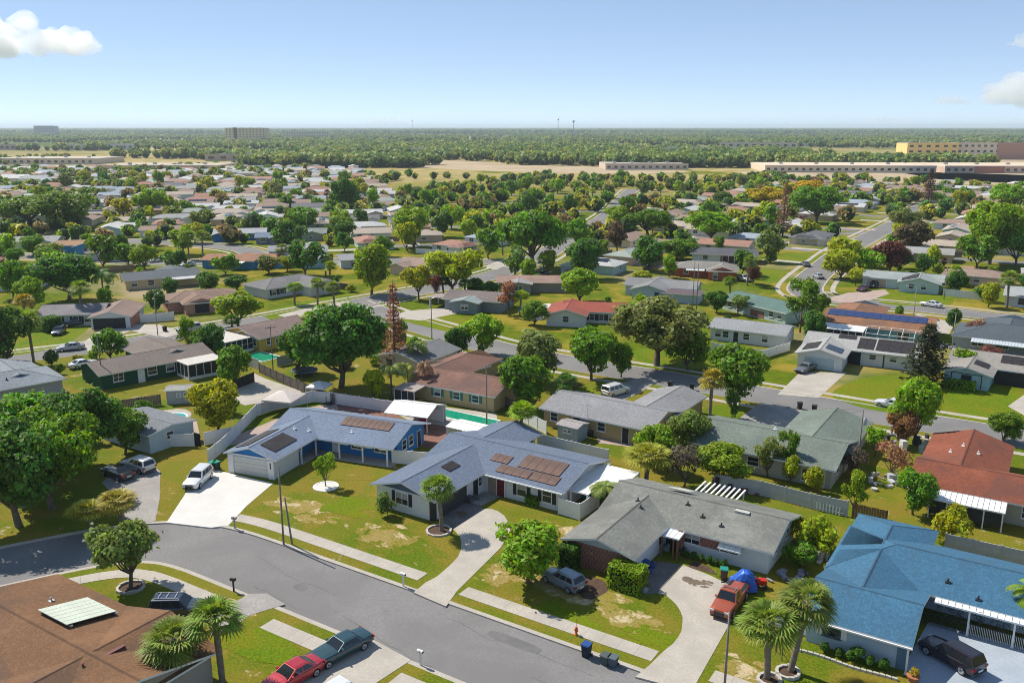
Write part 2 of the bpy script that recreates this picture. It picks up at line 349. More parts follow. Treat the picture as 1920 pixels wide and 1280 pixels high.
slab('driveway', [(-84.0, 63.6), (-74.1, 64.6), (-71.8, 58.7), (-69.6, 54.4), (-70.7, 53.1), (-75.6, 51.4), (-79.9, 56.9), (-83.7, 61.0)], CONCW)
slab('driveway', [(-94.7, 58.8), (-90.5, 60.7), (-88.0, 59.7), (-81.4, 54.8), (-76.9, 51.0), (-78.0, 48.6), (-84.4, 52.0), (-90.9, 54.0)], CONCG)
slab('driveway', [(-49.7, 72.0), (-48.9, 72.4), (-48.0, 72.3), (-46.8, 71.7), (-45.6, 70.6), (-44.6, 69.5), (-43.8, 67.5), (-43.2, 65.5), (-42.9, 63.5), (-42.4, 59.9), (-41.9, 56.4), (-41.2, 53.9), (-45.0, 54.2), (-45.2, 56.2), (-45.0, 57.5), (-45.1, 58.7), (-45.3, 60.2), (-45.6, 61.7), (-46.2, 63.0), (-47.0, 64.2), (-47.9, 65.2), (-48.8, 65.8), (-49.6, 66.3)], CONC)
slab('driveway', [(-52.0, 67.5), (-52.6, 71.8), (-50.6, 72.6), (-49.7, 71.9), (-49.5, 66.3), (-50.7, 66.0)], DARKC, .031)  # darker slab along the garage side of the wing
slab('porch_floor', [(-52.8, 72.5), (-52.6, 76.1), (-49.9, 76.4), (-50.3, 72.5)], CONCG, .04)
slab('driveway', [(-26.8, 71.8), (-24.0, 71.3), (-21.7, 70.5), (-20.2, 69.9), (-19.7, 63.4), (-19.1, 54.2), (-23.3, 53.6), (-23.0, 55.6), (-22.8, 58.0), (-22.6, 59.2), (-22.6, 60.1), (-22.7, 61.2), (-23.1, 62.4), (-23.4, 63.2), (-23.9, 64.0), (-24.5, 64.7), (-25.2, 65.3), (-26.0, 65.8), (-26.8, 65.8)], CONC)
slab('driveway', [(-29.0, 67.6), (-29.4, 71.0), (-26.9, 71.8), (-26.8, 65.6), (-27.9, 64.9)], DARKC, .031)  # darker slab between the wing wall and the drive
slab('driveway', [(-6.6, 65.8), (-5.9, 73.6), (30, 73.6), (30, 54.6), (-1.5, 54.6), (-2, 60)], CONCB)
slab('driveway', [(-57.3, 42.2), (-57.0, 46.3), (-55.8, 47.1), (-53.1, 46.7), (-54.3, 43.9), (-54.0, 41.4), (-54.7, 40.1)], CONCG)
slab('driveway', [(-44.6, 46.9), (-38.8, 46.2), (-39.2, 42.3), (-40.1, 37.7), (-44.4, 37.7), (-44.2, 41.3)], CONC)
slab('driveway', [(-72.1, 29.9), (-74.4, 34.4), (-74.3, 38.4), (-73.0, 38.3), (-71.6, 34.1), (-67.4, 27.6)], CONCG)
slab('concrete_yard', [(-112.5, 95.5), (-108.0, 94.2), (-97.7, 92.3), (-97.4, 87.9), (-99.8, 82.7), (-105.2, 83.9), (-108.1, 87.7)], CONC, .03)
slab('patio', [(-89.2, 68.4), (-90.4, 71.9), (-91.6, 85.5), (-89.2, 91.9), (-78.7, 91.7), (-73.1, 88.5), (-86.1, 80.2), (-87.3, 72.0)], PINK, .028)
slab('patio', [(-89.9, 91.5), (-80.1, 92.9), (-75.2, 89.8), (-82.7, 85.0)], PAVER, .034); slab('patio', [(-74.5, 90.2), (-68.2, 91.6), (-64.4, 84.8), (-69.6, 81.4)], PAVER, .034)
slab('patio', [(-87.1, 95.5), (-66.4, 99.6), (-62.9, 95.0), (-66.6, 89.6), (-74.5, 90.2)], CONC, .03)
slab('patio', [(-109.1, 73.2), (-106.3, 77.0), (-102.9, 76.0), (-101.0, 72.8), (-101.1, 69.8), (-103.4, 69.6)], CONC, .03, 1); slab('path', [(-100.6, 73.6), (-100.6, 74.7), (-92.4, 69.1), (-92.8, 68.4)], PINK, .032)
slab('driveway', [(-35.6, 145.8), (-28.9, 149.7), (-29.3, 132.7), (-35.1, 131.0)], CONC)
slab('driveway', [(-56.0, 115.4), (-58.0, 123.3), (-56.0, 129.3), (-53.5, 127.9), (-53.3, 119.3), (-53.8, 114.6)], CONCG)
slab('driveway', [(-36.3, 114.7), (-36.0, 125.0), (-29.1, 124.9), (-29.7, 115.5)], CONCG, .03); slab('patio', [(-50.4, 99.9), (-45.6, 101.5), (-44.2, 97.7), (-48.6, 96.7)], PINK)
slab('driveway', [(-148.6, 88.9), (-155.8, 91.5), (-163.2, 100.1), (-164.4, 107.5), (-157.9, 110.5), (-147.9, 108.8), (-147.1, 103.8), (-158.2, 103.9), (-155.7, 98.3), (-149.8, 92.9)], CONC, .03)
slab('driveway', [(-144.5, 130.4), (-144.7, 138.6), (-144.3, 143.2), (-142.5, 152.0), (-136.7, 142.3), (-136.6, 129.1)], CONC, .03); slab('driveway', [(-121.5, 141.9), (-123.8, 149.1), (-116.6, 159.5), (-117.4, 164.9), (-111.4, 158.5), (-114.5, 143.2)], CONC, .03)
slab('driveway', [(-48.0, 214.0), (-45.1, 225.8), (-38.1, 235.5), (-36.1, 229.9), (-40.4, 209.7)], PINK, .03); slab('driveway', [(-4.7, 143.5), (-2.7, 152.7), (-0.2, 151.1), (-1.4, 138.4)], CONC, .03)
slab('driveway', [(-28.1, 197.2), (-26.4, 207.3), (-18.3, 201.6), (-18.0, 190.1), (-23.9, 190.3)], CONC, .03); slab('driveway', [(-145.0, 210.7), (-150.8, 235.8), (-144.7, 234.1), (-138.9, 208.7)], CONC, .03)
for y in (268, 300, 335, 372, 410, 450): slab('driveway', [(-66.5, y), (-66.5, y+4), (-80, y+4.6), (-80, y+.6)], CONC, .03); slab('driveway', [(-58, y+10), (-58, y+14), (-46, y+14), (-46, y+10)], CONCG, .03)
slab('garden_bed', [(-26.3, 73.0), (-24.6, 72.8), (-23.4, 71.7), (-26.3, 71.7)], MULCH); slab('bare_patch', rounded([(-34.6, 64.5), (-32.0, 65.4), (-30.5, 64.0), (-31.1, 61.5), (-32.4, 61.5)]), MULCH, .012)
def blob(c, rx, ry, n=40):
    out = []
    for i in range(n):
        t = 2*math.pi*i/n; q = 1+.17*math.sin(2*t+c[0])+.12*math.sin(3*t+c[1])+.08*math.sin(5*t+c[0]*3)+.06*math.sin(9*t+c[1]*2)+rnd.uniform(-.05, .05); out.append((c[0]+rx*q*math.cos(t), c[1]+ry*q*math.sin(t)))
    return out
def patchwork(name, c, rx, ry, z, m):
    mb = MB(); n = 26
    for i in range(n):
        a_ = rnd.uniform(0, 6.28); q = rnd.random()**.6; s_ = rnd.uniform(.12, .34)*(1.15-q*.7); mb.poly([(p[0], p[1], z+i*.0003) for p in blob((c[0]+rx*q*math.cos(a_), c[1]+ry*q*math.sin(a_)), max(rx, ry)*s_*1.3, max(rx, ry)*s_*.8, 22)], m)
    return tag(mb.build(name), kind='structure')
for c, rx, ry, m in (((-66, 61), 5, 2.2, 1), ((-54.5, 61.5), 3.8, 2.4, 1), ((-33.5, 62.2), 5.5, 1.7, 1), ((-26.8, 60.6), 3, 1.6, 1), ((-40.5, 61), 2.2, 2.4, 1), ((-16.8, 58.5), 2, 2.6, 1), ((-39.5, 72.3), 1.6, 1.2, 1), ((-57, 43), 3, 2.2, 1)):
    patchwork('dry_grass_patch', c, rx, ry, .004, LAWND)
for c, rx, ry in (((-62, 64), 4, 2.6), ((-32, 57.8), 4, 1.3), ((-24.5, 58.8), 2.6, 1.8), ((-50, 41.5), 5, 2.2)):
    patchwork('lush_grass_patch', c, rx, ry, .0125, LAWNG)
for pts in ([(-28.9, 134.3), (-26.7, 148.1), (-15.7, 157.0), (-14.1, 133.1), (-20.8, 130.2)], [(-12.7, 158.9), (-2.7, 152.7), (-2.7, 133.5), (-13.4, 133.5)], [(-122.6, 143.1), (-114.8, 139.9), (-94.3, 136.0), (-112.7, 154.2)], [(-150.7, 129.9), (-150.9, 148.2), (-148.4, 162.3), (-138.8, 144.5), (-138.4, 124.8)], [(-170.8, 84.5), (-182.6, 99.6), (-170.5, 104.2), (-156.4, 88.7), (-158.5, 78.0)], [(-157.6, 98.2), (-152.8, 105.6), (-152.2, 96.4)], [(-84.8, 249.2), (-67.5, 254.4), (-62.4, 231.1), (-74.5, 228.3)], [(-80.7, 277.8), (-71.0, 298.8), (-63.5, 275.3), (-72.1, 259.7)], [(-78.5, 336.9), (-70.3, 352.1), (-66.6, 317.6), (-79.9, 312.5)], [(-41.9, 119.7), (-36.6, 125.6), (-36.6, 115.9), (-39.4, 114.1)], [(-65.3, 117.9), (-59.1, 124.7), (-56.9, 116.4), (-63.1, 114.1)], [(-37.6, 233.2), (-22.2, 236.2), (-21.0, 219.9), (-36.5, 213.6)], [(-67.1, 145.8), (-54.5, 153.9), (-48.4, 140.0), (-59.2, 133.1)]):
    g = gz((sum(p[0] for p in pts)/len(pts), sum(p[1] for p in pts)/len(pts))); sheet('lawn', rounded(pts), g+.012, LAWNG)
# ---------------------------------------------------------------- houses
SH = {}
def shared(key, fn):
    if key not in SH: SH[key] = fn()
    return SH[key]
BLIND = mat('window_blind', (.42, .42, .4), .7, .1)
wcount = [0]
def winmesh(w, h, trim):
    wcount[0] += 1; blind = wcount[0] % 5 in (1, 3)
    def f():
        a = MB(); a.box(-w/2-.09, w/2+.09, -.07, .02, -.1, 0, trim); a.box(-w/2-.09, w/2+.09, -.07, .02, h, h+.1, trim)
        for x in (-w/2-.09, w/2): a.box(x, x+.09, -.068, .02, 0, h, trim)
        a.box(-w/2, w/2, -.05, .01, h/2-.03, h/2+.03, trim)
        if w > 1.4: a.box(-.03, .03, -.048, .01, 0, h, trim)
        p = MB(); p.box(-w/2, w/2, -.02, .0, 0, h*(.55 if blind else 1), GLASS);
        if blind: [p.box(-w/2, w/2, -.018+.004*(q % 2), .0, h*.55+q*h*.45/6, h*.55+(q+1)*h*.45/6, BLIND) for q in range(6)]
        s = MB(); s.box(-w/2-.14, w/2+.14, -.13, .02, -.17, -.102, trim)
        return a.mesh('window'), p.mesh('pane'), s.mesh('sill')
    return shared(('win', w, h, trim.name, blind), f)
FACE = {'y-': 0, 'x+': math.pi/2, 'y+': math.pi, 'x-': -math.pi/2}
FOOT = []
class House:
    def __init__(s, label, loc, rot, wall, roof, trim=WHITE, group=None, age=.3, cat='house', name='house', z=None):
        s.root = tag(empty(name, (loc[0], loc[1], gz(loc) if z is None else z), R(rot)), label, cat, group)
        s.wm = wall if not isinstance(wall, tuple) else wallm(wall); s.rm = roof if not isinstance(roof, tuple) else roofm(roof, age)
        s.trim = trim; s.wb = MB(); s.rb = MB(); s.cb = MB(); s.rfs = []
    def wall(s, x0, x1, y0, y1, eave=2.5, axis=None, pitch=.3, m=None, gm=None, z0=-.15):
        m = m or s.wm; s.wb.box(x0, x1, y0, y1, z0, eave, m)
        if axis:
            hw = ((y1-y0) if axis == 'x' else (x1-x0))/2; zt = eave+hw*pitch-.03; b = s.wb; g = gm or m
            if axis == 'x':
                c = (y0+y1)/2
                for x, q in ((x0, 1), (x1, 0)):
                    t = [(x, y0, eave), (x, c, zt), (x, y1, eave)]; b.poly(t if q else t[::-1], g)
            else:
                c = (x0+x1)/2
                for y, q in ((y0, 0), (y1, 1)):
                    t = [(x0, y, eave), (c, y, zt), (x1, y, eave)]; b.poly(t if q else t[::-1], g)
    def roof(s, x0, x1, y0, y1, axis='x', ends='gg', eave=2.5, pitch=.3, ov=.55, t=.17, m=None, walls=True, gm=None, oe=None):
        """gable (g) or hip (h) roof over the rectangle; also its walls unless told otherwise"""
        if walls: s.wall(x0, x1, y0, y1, eave, axis if 'g' in ends else None, pitch, gm=gm)
        if axis == 'y': X0, X1, Y0, Y1 = y0, y1, x0, x1
        else: X0, X1, Y0, Y1 = x0, x1, y0, y1
        oe = ov if oe is None else oe
        X0 -= oe; X1 += oe; Y0 -= ov; Y1 += ov; c = (Y0+Y1)/2; hw = (Y1-Y0)/2; ze = eave+t-ov*pitch; zr = ze+hw*pitch
        i0 = hw if ends[0] == 'h' else 0; i1 = hw if ends[1] == 'h' else 0
        P = [(X0, Y0, ze), (X1, Y0, ze), (X1, Y1, ze), (X0, Y1, ze), (X0+i0, c, zr), (X1-i1, c, zr)]
        sw = (lambda p: (p[1], p[0], p[2])) if axis == 'y' else (lambda p: p)
        rm = m or s.rm; b = s.rb; B = [(p[0], p[1], p[2]-t) for p in P]
        def face(ids, src, mm, flip=False):
            q = [sw(src[i]) for i in ids]; b.poly(q[::-1] if (axis == 'y') != flip else q, mm)
        for ids in ((0, 1, 5, 4), (2, 3, 4, 5), (3, 0, 4), (1, 2, 5)):
            if len(ids) == 3 and ends[0 if ids[0] == 3 else 1] == 'g': continue
            face(ids, P, rm); face(ids, B, s.trim, True)
        rim = [0, 1]+([5] if ends[1] == 'g' else [])+[2, 3]+([4] if ends[0] == 'g' else [])
        for a_, b_ in zip(rim, rim[1:]+rim[:1]):
            q = [sw(B[a_]), sw(B[b_]), sw(P[b_]), sw(P[a_])]; b.poly(q[::-1] if axis == 'y' else q, s.trim)
        segs = [(P[4], P[5])]+([(P[4], P[0]), (P[4], P[3])] if ends[0] == 'h' else [])+([(P[5], P[1]), (P[5], P[2])] if ends[1] == 'h' else [])
        for p, q in segs:
            if math.dist(p, q) < .3: continue
            p, q = Vector(sw(p)), Vector(sw(q)); d = (q-p).normalized(); n = Vector((-d.y, d.x, 0)).normalized()*.16; up = Vector((0, 0, .035)); dn = Vector((0, 0, -.05))
            s.cb.poly([p-n+dn, q-n+dn, q+up, p+up], s.cap()); s.cb.poly([p+up, q+up, q+n+dn, p+n+dn], s.cap())
        s.rfs.append((axis, X0, X1, c, zr, pitch)); return len(s.rfs)-1
    def cap(s):
        nm = s.rm.name+'_cap'
        if nm not in MC:
            m = s.rm.copy(); m.name = nm; MC[nm] = m
            b = m.node_tree.nodes['Principled BSDF']; l = b.inputs['Base Color'].links[0]; src = l.from_socket
            d = mixc(m.node_tree, .35, src, (.02, .02, .02)); m.node_tree.links.new(d, b.inputs['Base Color'])
        return MC[nm]
    def panels(s, ri, side, a0, a1, d0, d1, n, m=PANEL, name='solar_panel', rows=1, lift=.05):
        """n x rows flat panels on roof ri, between distances d0, d1 down from the ridge"""
        axis, X0, X1, c, zr, p = s.rfs[ri]; ang = math.atan(p)
        for j in range(rows):
            e0 = d0+(d1-d0)*j/rows; e1 = d0+(d1-d0)*(j+1)/rows-.03
            for i in range(n):
                l0 = a0+(a1-a0)*i/n; l1 = a0+(a1-a0)*(i+1)/n-.04; w = l1-l0; L = (e1-e0)/math.cos(ang)
                def f():
                    b = MB(); b.box(-w/2, w/2, -L/2, L/2, 0, .045, m); return b.mesh(name)
                me = shared(('pan', round(w, 2), round(L, 2), m.name), f); ac = (l0+l1)/2; dm = (e0+e1)/2; z = zr-dm*p+lift
                if axis == 'x': o = inst(name, me, s.root, (ac, c-side*dm, z), (ang*side, 0, 0))
                else: o = inst(name, me, s.root, (c+side*dm, ac, z), (0, ang*side, 0)); o.rotation_euler = Matrix.Rotation(ang*side, 3, 'Y').to_euler(); o.rotation_euler = (Matrix.Rotation(ang*side, 3, 'Y') @ Matrix.Rotation(math.pi/2, 3, 'Z')).to_euler()
    def face(s, f, pl, c, z): return ((c, pl, z) if f[0] == 'y' else (pl, c, z)), (0, 0, FACE[f])
    def win(s, f, pl, c, w=1.2, h=1.2, z=1.0, shut=None, trim=None):
        l, r = s.face(f, pl, c, z); me = winmesh(w, h, trim or s.trim); o = inst('window', me[0], s.root, l, r); inst('pane', me[1], o); inst('sill', me[2], o)
        if shut:
            def g():
                b = MB(); b.box(-.22, .22, -.06, 0, -.05, h+.05, shut); [b.box(-.18, .18, -.075, -.06, q*.14, q*.14+.06, shut) for q in range(int(h/.14))]; return b.mesh('shutter')
            for q in (-1, 1): inst('shutter', shared(('sh', h, shut.name), g), o, (q*(w/2+.34), 0, 0))
    def door(s, f, pl, c, m, w=.95, h=2.1):
        l, r = s.face(f, pl, c, 0)
        def g():
            b = MB(); b.box(-w/2, w/2, -.05, .01, 0, h, m)
            for x in (-.2, .2):
                for z0, z1 in ((.25, .95), (1.1, 1.9)): b.box(x-.14, x+.14, -.065, -.05, z0, z1, m)
            b.box(-w/2-.08, -w/2, -.06, .01, 0, h+.08, s.trim); b.box(w/2, w/2+.08, -.06, .01, 0, h+.08, s.trim); b.box(-w/2, w/2, -.06, .01, h, h+.08, s.trim); return b.mesh('door')
        def hd():
            b = MB(); b.box(.3, .4, -.12, -.05, .98, 1.06, CHROME); return b.mesh('handle')
        o = inst('door', shared(('door', m.name, w, s.trim.name), g), s.root, l, r); inst('handle', shared('hd', hd), o)
    def garage(s, f, pl, c, w=4.9, h=2.1, m=WHITE):
        l, r = s.face(f, pl, c, 0); o = inst('garage_door', shared(('gf', w, h), lambda: s._gf(w, h)), s.root, l, r)
        def g():
            b = MB(); b.box(-w/2, w/2, -.045, 0, .01, h/4-.01, m)
            for q in range(4): b.box(-w/2+.12+q*w/4, -w/2+w/4-.12+q*w/4, -.055, -.045, .08, h/4-.08, m)
            return b.mesh('panel')
        for q in range(4): inst('panel', shared(('gp', w, h, m.name), g), o, (0, 0, q*h/4))
    def _gf(s, w, h):
        b = MB(); b.box(-w/2-.1, -w/2, -.07, .01, 0, h+.1, WHITE); b.box(w/2, w/2+.1, -.07, .01, 0, h+.1, WHITE); b.box(-w/2, w/2, -.07, .01, h, h+.1, WHITE); return b.mesh('garage_door')
    def post(s, x, y, h=2.4, r=.07, m=None):
        def g():
            b = MB(); b.box(-r, r, -r, r, -.1, h, m or s.trim); b.box(-r*1.6, r*1.6, -r*1.6, r*1.6, h-.14, h-.002, m or s.trim); b.box(-r*1.5, r*1.5, -r*1.5, r*1.5, 0, .12, m or s.trim); return b.mesh('post')
        inst('post', shared(('post', h, r, (m or s.trim).name), g), s.root, (x, y, 0))
    def part(s, name, fn, loc=(0, 0, 0), rz=0):
        b = MB(); fn(b); o = b.build(name, s.root); o.location = loc; o.rotation_euler = (0, 0, rz); return o
    def vent(s, ri, a, d, side=1, m=None):
        axis, X0, X1, c, zr, p = s.rfs[ri]; z = zr-d*p; l = (a, c-side*d, z) if axis == 'x' else (c+side*d, a, z)
        def g():
            b = MB(); b.tube([(0, 0, -.1), (0, 0, .3)], .07, m or GALV, 8); b.box(-.2, .2, -.2, .2, -.06, .05, m or GALV); b.tube([(0, 0, .3), (0, 0, .36)], [.12, .05], m or GALV, 8); return b.mesh('roof_vent')
        inst('roof_vent', shared(('vent', (m or GALV).name), g), s.root, l)
    def awning(s, x0, x1, y0, y1, z0, z1, m=WHITE, name='awning', n=None, axis='y'):
        """ribbed metal sheet roof, z0 at the y0 edge and z1 at the y1 edge"""
        b = MB(); n = n or max(3, int((x1-x0)/.5))
        for i in range(n):
            a0 = x0+(x1-x0)*i/n; a1 = x0+(x1-x0)*(i+1)/n-.05; b.poly([(a0, y0, z0+.05), (a1, y0, z0+.05), (a1, y1, z1+.05), (a0, y1, z1+.05)], m)
        b.poly([(x0, y0, z0), (x1, y0, z0), (x1, y1, z1), (x0, y1, z1)], m); b.box(x0, x1, y0-.03, y0, z0-.06, z0+.08, m)
        for x in (x0-.02, x1): b.poly([(x, y0, z0-.05), (x, y1, z1-.05), (x, y1, z1+.08), (x, y0, z0+.08)], m)
        return b.build(name, s.root)
    def done(s, wn='wall'):
        xs = [v[0] for v in s.wb.v+s.rb.v]; ys = [v[1] for v in s.wb.v+s.rb.v]; M = Matrix.Translation(s.root.location) @ Matrix.Rotation(s.root.rotation_euler.z, 4, 'Z')
        q = [M @ Vector(p) for p in ((min(xs)-.8, min(ys)-.8, 0), (max(xs)+.8, min(ys)-.8, 0), (max(xs)+.8, max(ys)+.8, 0), (min(xs)-.8, max(ys)+.8, 0))]; FOOT.append([(p.x, p.y) for p in q])
        s.wb.build(wn, s.root)
        if s.rb.f:
            r = s.rb.build('roof', s.root)
            if s.cb.f: s.cb.build('ridge_cap', r)
        return s.root
DKS = mat('charcoal_paint', (.03, .032, .036), .6, .1)
# ---- the blue house with the pale garage
BLUE = wallm((.035, .2, .5)); GREYW = wallm((.6, .61, .6))
h = House('bright blue ranch house with white garage front and white concrete drive', (-81.2, 63.9), 11.5, GREYW, (.2, .25, .34), age=.25)
h.roof(.2, 6.6, .3, 13.5, 'y', 'gg', pitch=.3, walls=False, oe=.35); h.roof(.2, 17.3, 9.3, 17.9, 'x', 'gg', pitch=.3, walls=False, ov=.95, oe=.5)
h.wall(.2, 6.6, .3, 5.2, 2.5, 'y', gm=BLUE); h.wall(.22, 5.2, 5.2, 12, 2.48, m=BLUE); h.wall(.2, 17.3, 10.4, 17.6, 2.55, 'x', .28, m=BLUE)
h.garage('y-', .3, 3.3, 4.9, 2.05, mat('cream_garage', (.62, .62, .56), .6, .05)); h.part('gable_trim', lambda b: (b.box(.1, 6.7, .2, .3, 2.36, 2.52, WHITE)))
for q in (.55, 6.25): h.part('garage_pier', lambda b: b.box(q-.38, q+.38, .12, .3, -.1, 2.35, WHITE))
h.panels(0, 1, 1.5, 6, .5, 2.6, 1, MATTE, 'solar_mat'); h.panels(0, -1, 1.2, 7.5, 1.0, 3.0, 1, MATTE, 'solar_mat'); h.panels(1, 1, 8.6, 15.6, .35, 2.1, 9, MATTB, 'solar_mat')
for x, y in ((6.7, 5.6), (6.8, 8.6), (10.2, 8.6), (13.5, 8.6), (16.9, 8.6)): h.post(x, y, 2.3, .08)
h.part('porch_floor', lambda b: b.prism([(5.2, 5.2), (7, 5.2), (7, 8.3), (17.5, 8.3), (17.5, 10.4), (5.2, 10.4)], -.1, .1, CONC))
for q in (10.4, 12.3, 13.8, 15.7): h.part('porch_trim', lambda b: b.box(q, q+1.1, 8.52, 8.62, 2.02, 2.2, WHITE))
h.win('x+', 5.2, 7.2, 1.2, 1.2); h.win('y-', 10.4, 11.7, 1.6, 1.2); h.win('y-', 10.4, 15, 1.6, 1.2); h.door('y-', 10.4, 8.6, WHITE); h.win('x+', 17.3, 12.2, 1, 1.2); h.win('x+', 17.3, 14, 1, 1.2); h.door('x+', 17.3, 16.2, DKS)
for a, d in ((8, .8), (9, 2.2)): h.vent(0, a, d, 1, WHITE)
h.vent(1, 11, 3.2, 1, WHITE); h.part('house_number', lambda b: [b.box(6.14, 6.3, .085, .12, 1.3+q*.26, 1.5+q*.26, DKS) for q in range(3)])
h.done()
# ---- the white house with slate blue roof and black shutters
OFFW = wallm((.66, .67, .66)); SLATE = (.16, .2, .275)
h = House('white house with slate blue roof, black shutters and weathered roof mats', (-60, 66.6), 0, OFFW, SLATE, age=.2)
h.roof(0, 7.7, 0, 12, 'y', 'gg', pitch=.27, oe=.55); h.roof(0, 17.8, 9.2, 19.2, 'x', 'gg', pitch=.26, walls=False, ov=.6); h.wall(.02, 17.8, 9.2, 19.2, 2.49, 'x', .26)
h.roof(0, 6.6, 14, 22.8, 'y', 'gg', pitch=.28, walls=False, ov=.5); h.wall(.3, 6.4, 18, 22.6, 2.45, 'y', .27)
h.part('gable_siding', lambda b: b.poly([(.1, -.012, 2.5), (7.6, -.012, 2.5), (3.85, -.012, 3.46)], wallm((.1, .13, .18))))
h.win('y-', 0, 3.5, 1.6, 1.3, .95, DKS); h.part('dark_pier', lambda b: b.box(7.2, 7.72, -.04, .5, -.1, 2.4, DKS)); h.garage('x+', 7.7, 3.6, 4.6, 2.05, mat('dark_garage', (.06, .06, .065), .6, .1)); h.door('x+', 7.7, 7.6, DKS); h.win('x+', 7.7, 8.5, .6, 1)
h.part('entry_recess', lambda b: b.box(8.4, 10.6, 9.12, 9.19, 0, 2.3, mat('beige_entry', (.35, .27, .2), .8, .15))); h.door('y-', 9.12, 10.1, mat('red_door', (.16, .02, .025), .5, .1))
h.win('y-', 9.2, 12.8, 1.1, 1.5, .7, DKS); h.win('y-', 9.2, 16, 1.1, 1.5, .7, DKS); h.win('x+', 17.8, 13, .9, 1)
h.panels(1, 1, 7.4, 9.8, 1.9, 3.3, 3, MATTB, 'solar_mat'); h.panels(1, 1, 9.2, 13.4, 3.5, 4.9, 4, MATTB, 'solar_mat'); h.panels(1, 1, 11.1, 16.5, .9, 3.3, 5, MATTB, 'solar_mat'); h.panels(1, 1, 13.5, 16.9, 3.4, 4.9, 3, MATTB, 'solar_mat'); h.panels(0, 1, 5.5, 7.6, .7, 1.9, 1, MATTE, 'solar_mat')
h.part('screen_wall', lambda b: [b.box(6.42, 6.5, 18.2+q*.95, 18.2+q*.95+.8, .4, 2.25, SCREEN) for q in range(4)])
h.awning(17.9, 20.4, 10.4, 13.2, 2.1, 2.35); h.post(18.2, 10.5, 2.1); h.post(20.2, 10.5, 2.1)
h.part('gutter', lambda b: b.box(8.3, 18.2, 8.46, 8.58, 2.28, 2.4, WHITE)); h.part('gutter', lambda b: b.box(1, 18.2, 19.82, 19.95, 2.28, 2.4, WHITE))
h.done()
# ---- the grey-roofed house with the brick front
CREAM = wallm((.62, .66, .68))
h = House('grey shingled house with red brick garage end and open front drive', (-36.2, 66.4), 0, CREAM, (.235, .24, .215), age=.7)
h.roof(0, 6.5, 0, 12, 'y', 'gg', pitch=.27, walls=False); h.wall(0, 6.5, .02, 12, 2.45, 'y', .27, gm=wallm((.5, .54, .55))); h.roof(0, 16.6, 7.9, 16.4, 'x', 'gg', pitch=.29, ov=.6)
h.part('brick_front', lambda b: (b.box(-.04, 6.2, -.06, .02, -.1, 2.42, BRICK), b.box(-.05, .0, 0, 3, -.1, 2.42, BRICK)))
h.part('brick_panel', lambda b: b.box(10, 11.9, 7.82, 7.9, 1.15, 2.05, BRICK)); h.part('brick_pier', lambda b: b.box(8.1, 8.5, 7.2, 7.9, -.1, 2.45, BRICK))
h.win('y-', 7.9, 9.2, 1.5, .9, 1.15); h.win('y-', 7.9, 12.9, 1.7, .9, 1.15); h.awning(12, 14.2, 7.2, 7.85, 1.7, 2.15, WHITE, 'window_awning'); h.win('x+', 16.6, 10, .9, .9, 1.2); h.win('x+', 16.6, 14, .9, .9, 1.2)
h.door('x+', 6.5, 6.7, DKS); h.part('entry_screen', lambda b: b.box(6.6, 8.05, 7.84, 7.9, 0, 2.3, SCREEN)); h.awning(6.4, 8.7, 5.9, 8.0, 2.15, 2.4, WHITE, 'porch_roof')
for x in (6.9, 8.1, 8.5): h.post(x, 6.0, 2.2, .06, WOODB)
for ri, a, d in ((0, 8, .5), (1, 7.5, 1.2), (1, 9.5, 2.4), (1, 11.6, 3), (0, 9.3, -.4)): h.vent(ri, a, abs(d), 1 if d > 0 else -1, DKS)
h.part('roof_patch', lambda b: b.poly([(4.2, 13.2, 3.93), (6.6, 13.2, 3.93), (7, 14.3, 3.63), (5.2, 14.3, 3.63)], mat('pale_roof_coating', (.5, .5, .46), .8, .1))); h.part('skylight', lambda b: b.box(12.1, 13.5, 11.4, 11.9, 3.74, 3.9, mat('pale_roof_coating', (.5, .5, .46), .8, .1)))
h.done()
# ---- bottom right, bright blue shingles
h = House('pale blue house with broad bright blue shingle roof and white carport awning', (-13.8, 65.3), 0, wallm((.42, .52, .6)), (.06, .165, .27), age=.2)
h.roof(0, 7.3, 0, 7.8, 'x', 'gg', pitch=.27, ov=.65, oe=.5); h.roof(0, 28, 9.1, 17.6, 'x', 'hg', pitch=.3, walls=False, ov=.75); h.wall(.2, 28, 10.6, 17.2, 2.5); h.roof(0, 6.3, 5, 12, 'y', 'gg', pitch=.3, walls=False, ov=.4); h.wall(.01, 6.29, 7, 11, 2.49)
h.roof(0, 6.2, 14, 21, 'y', 'gh', pitch=.3, walls=False); h.wall(.02, 6.18, 16, 20.8, 2.48)
h.win('y-', 0, 1.9, 1.2, .9, 1.1, WHITE, wallm((.1, .12, .14))); h.part('dark_bay', lambda b: b.box(6.7, 7.32, -.04, .8, -.1, 2.35, wallm((.12, .2, .28)))); h.post(7.5, -.45, 2.4, .07)
h.awning(8.2, 28, 7.6, 9.6, 2.25, 2.42, WHITE, 'carport_awning')
for x in (10.8, 14, 17.2, 20.4, 23.6): h.post(x, 7.8, 2.3, .07)
IRON = mat('wrought_iron', (.03, .04, .05), .5, .2)
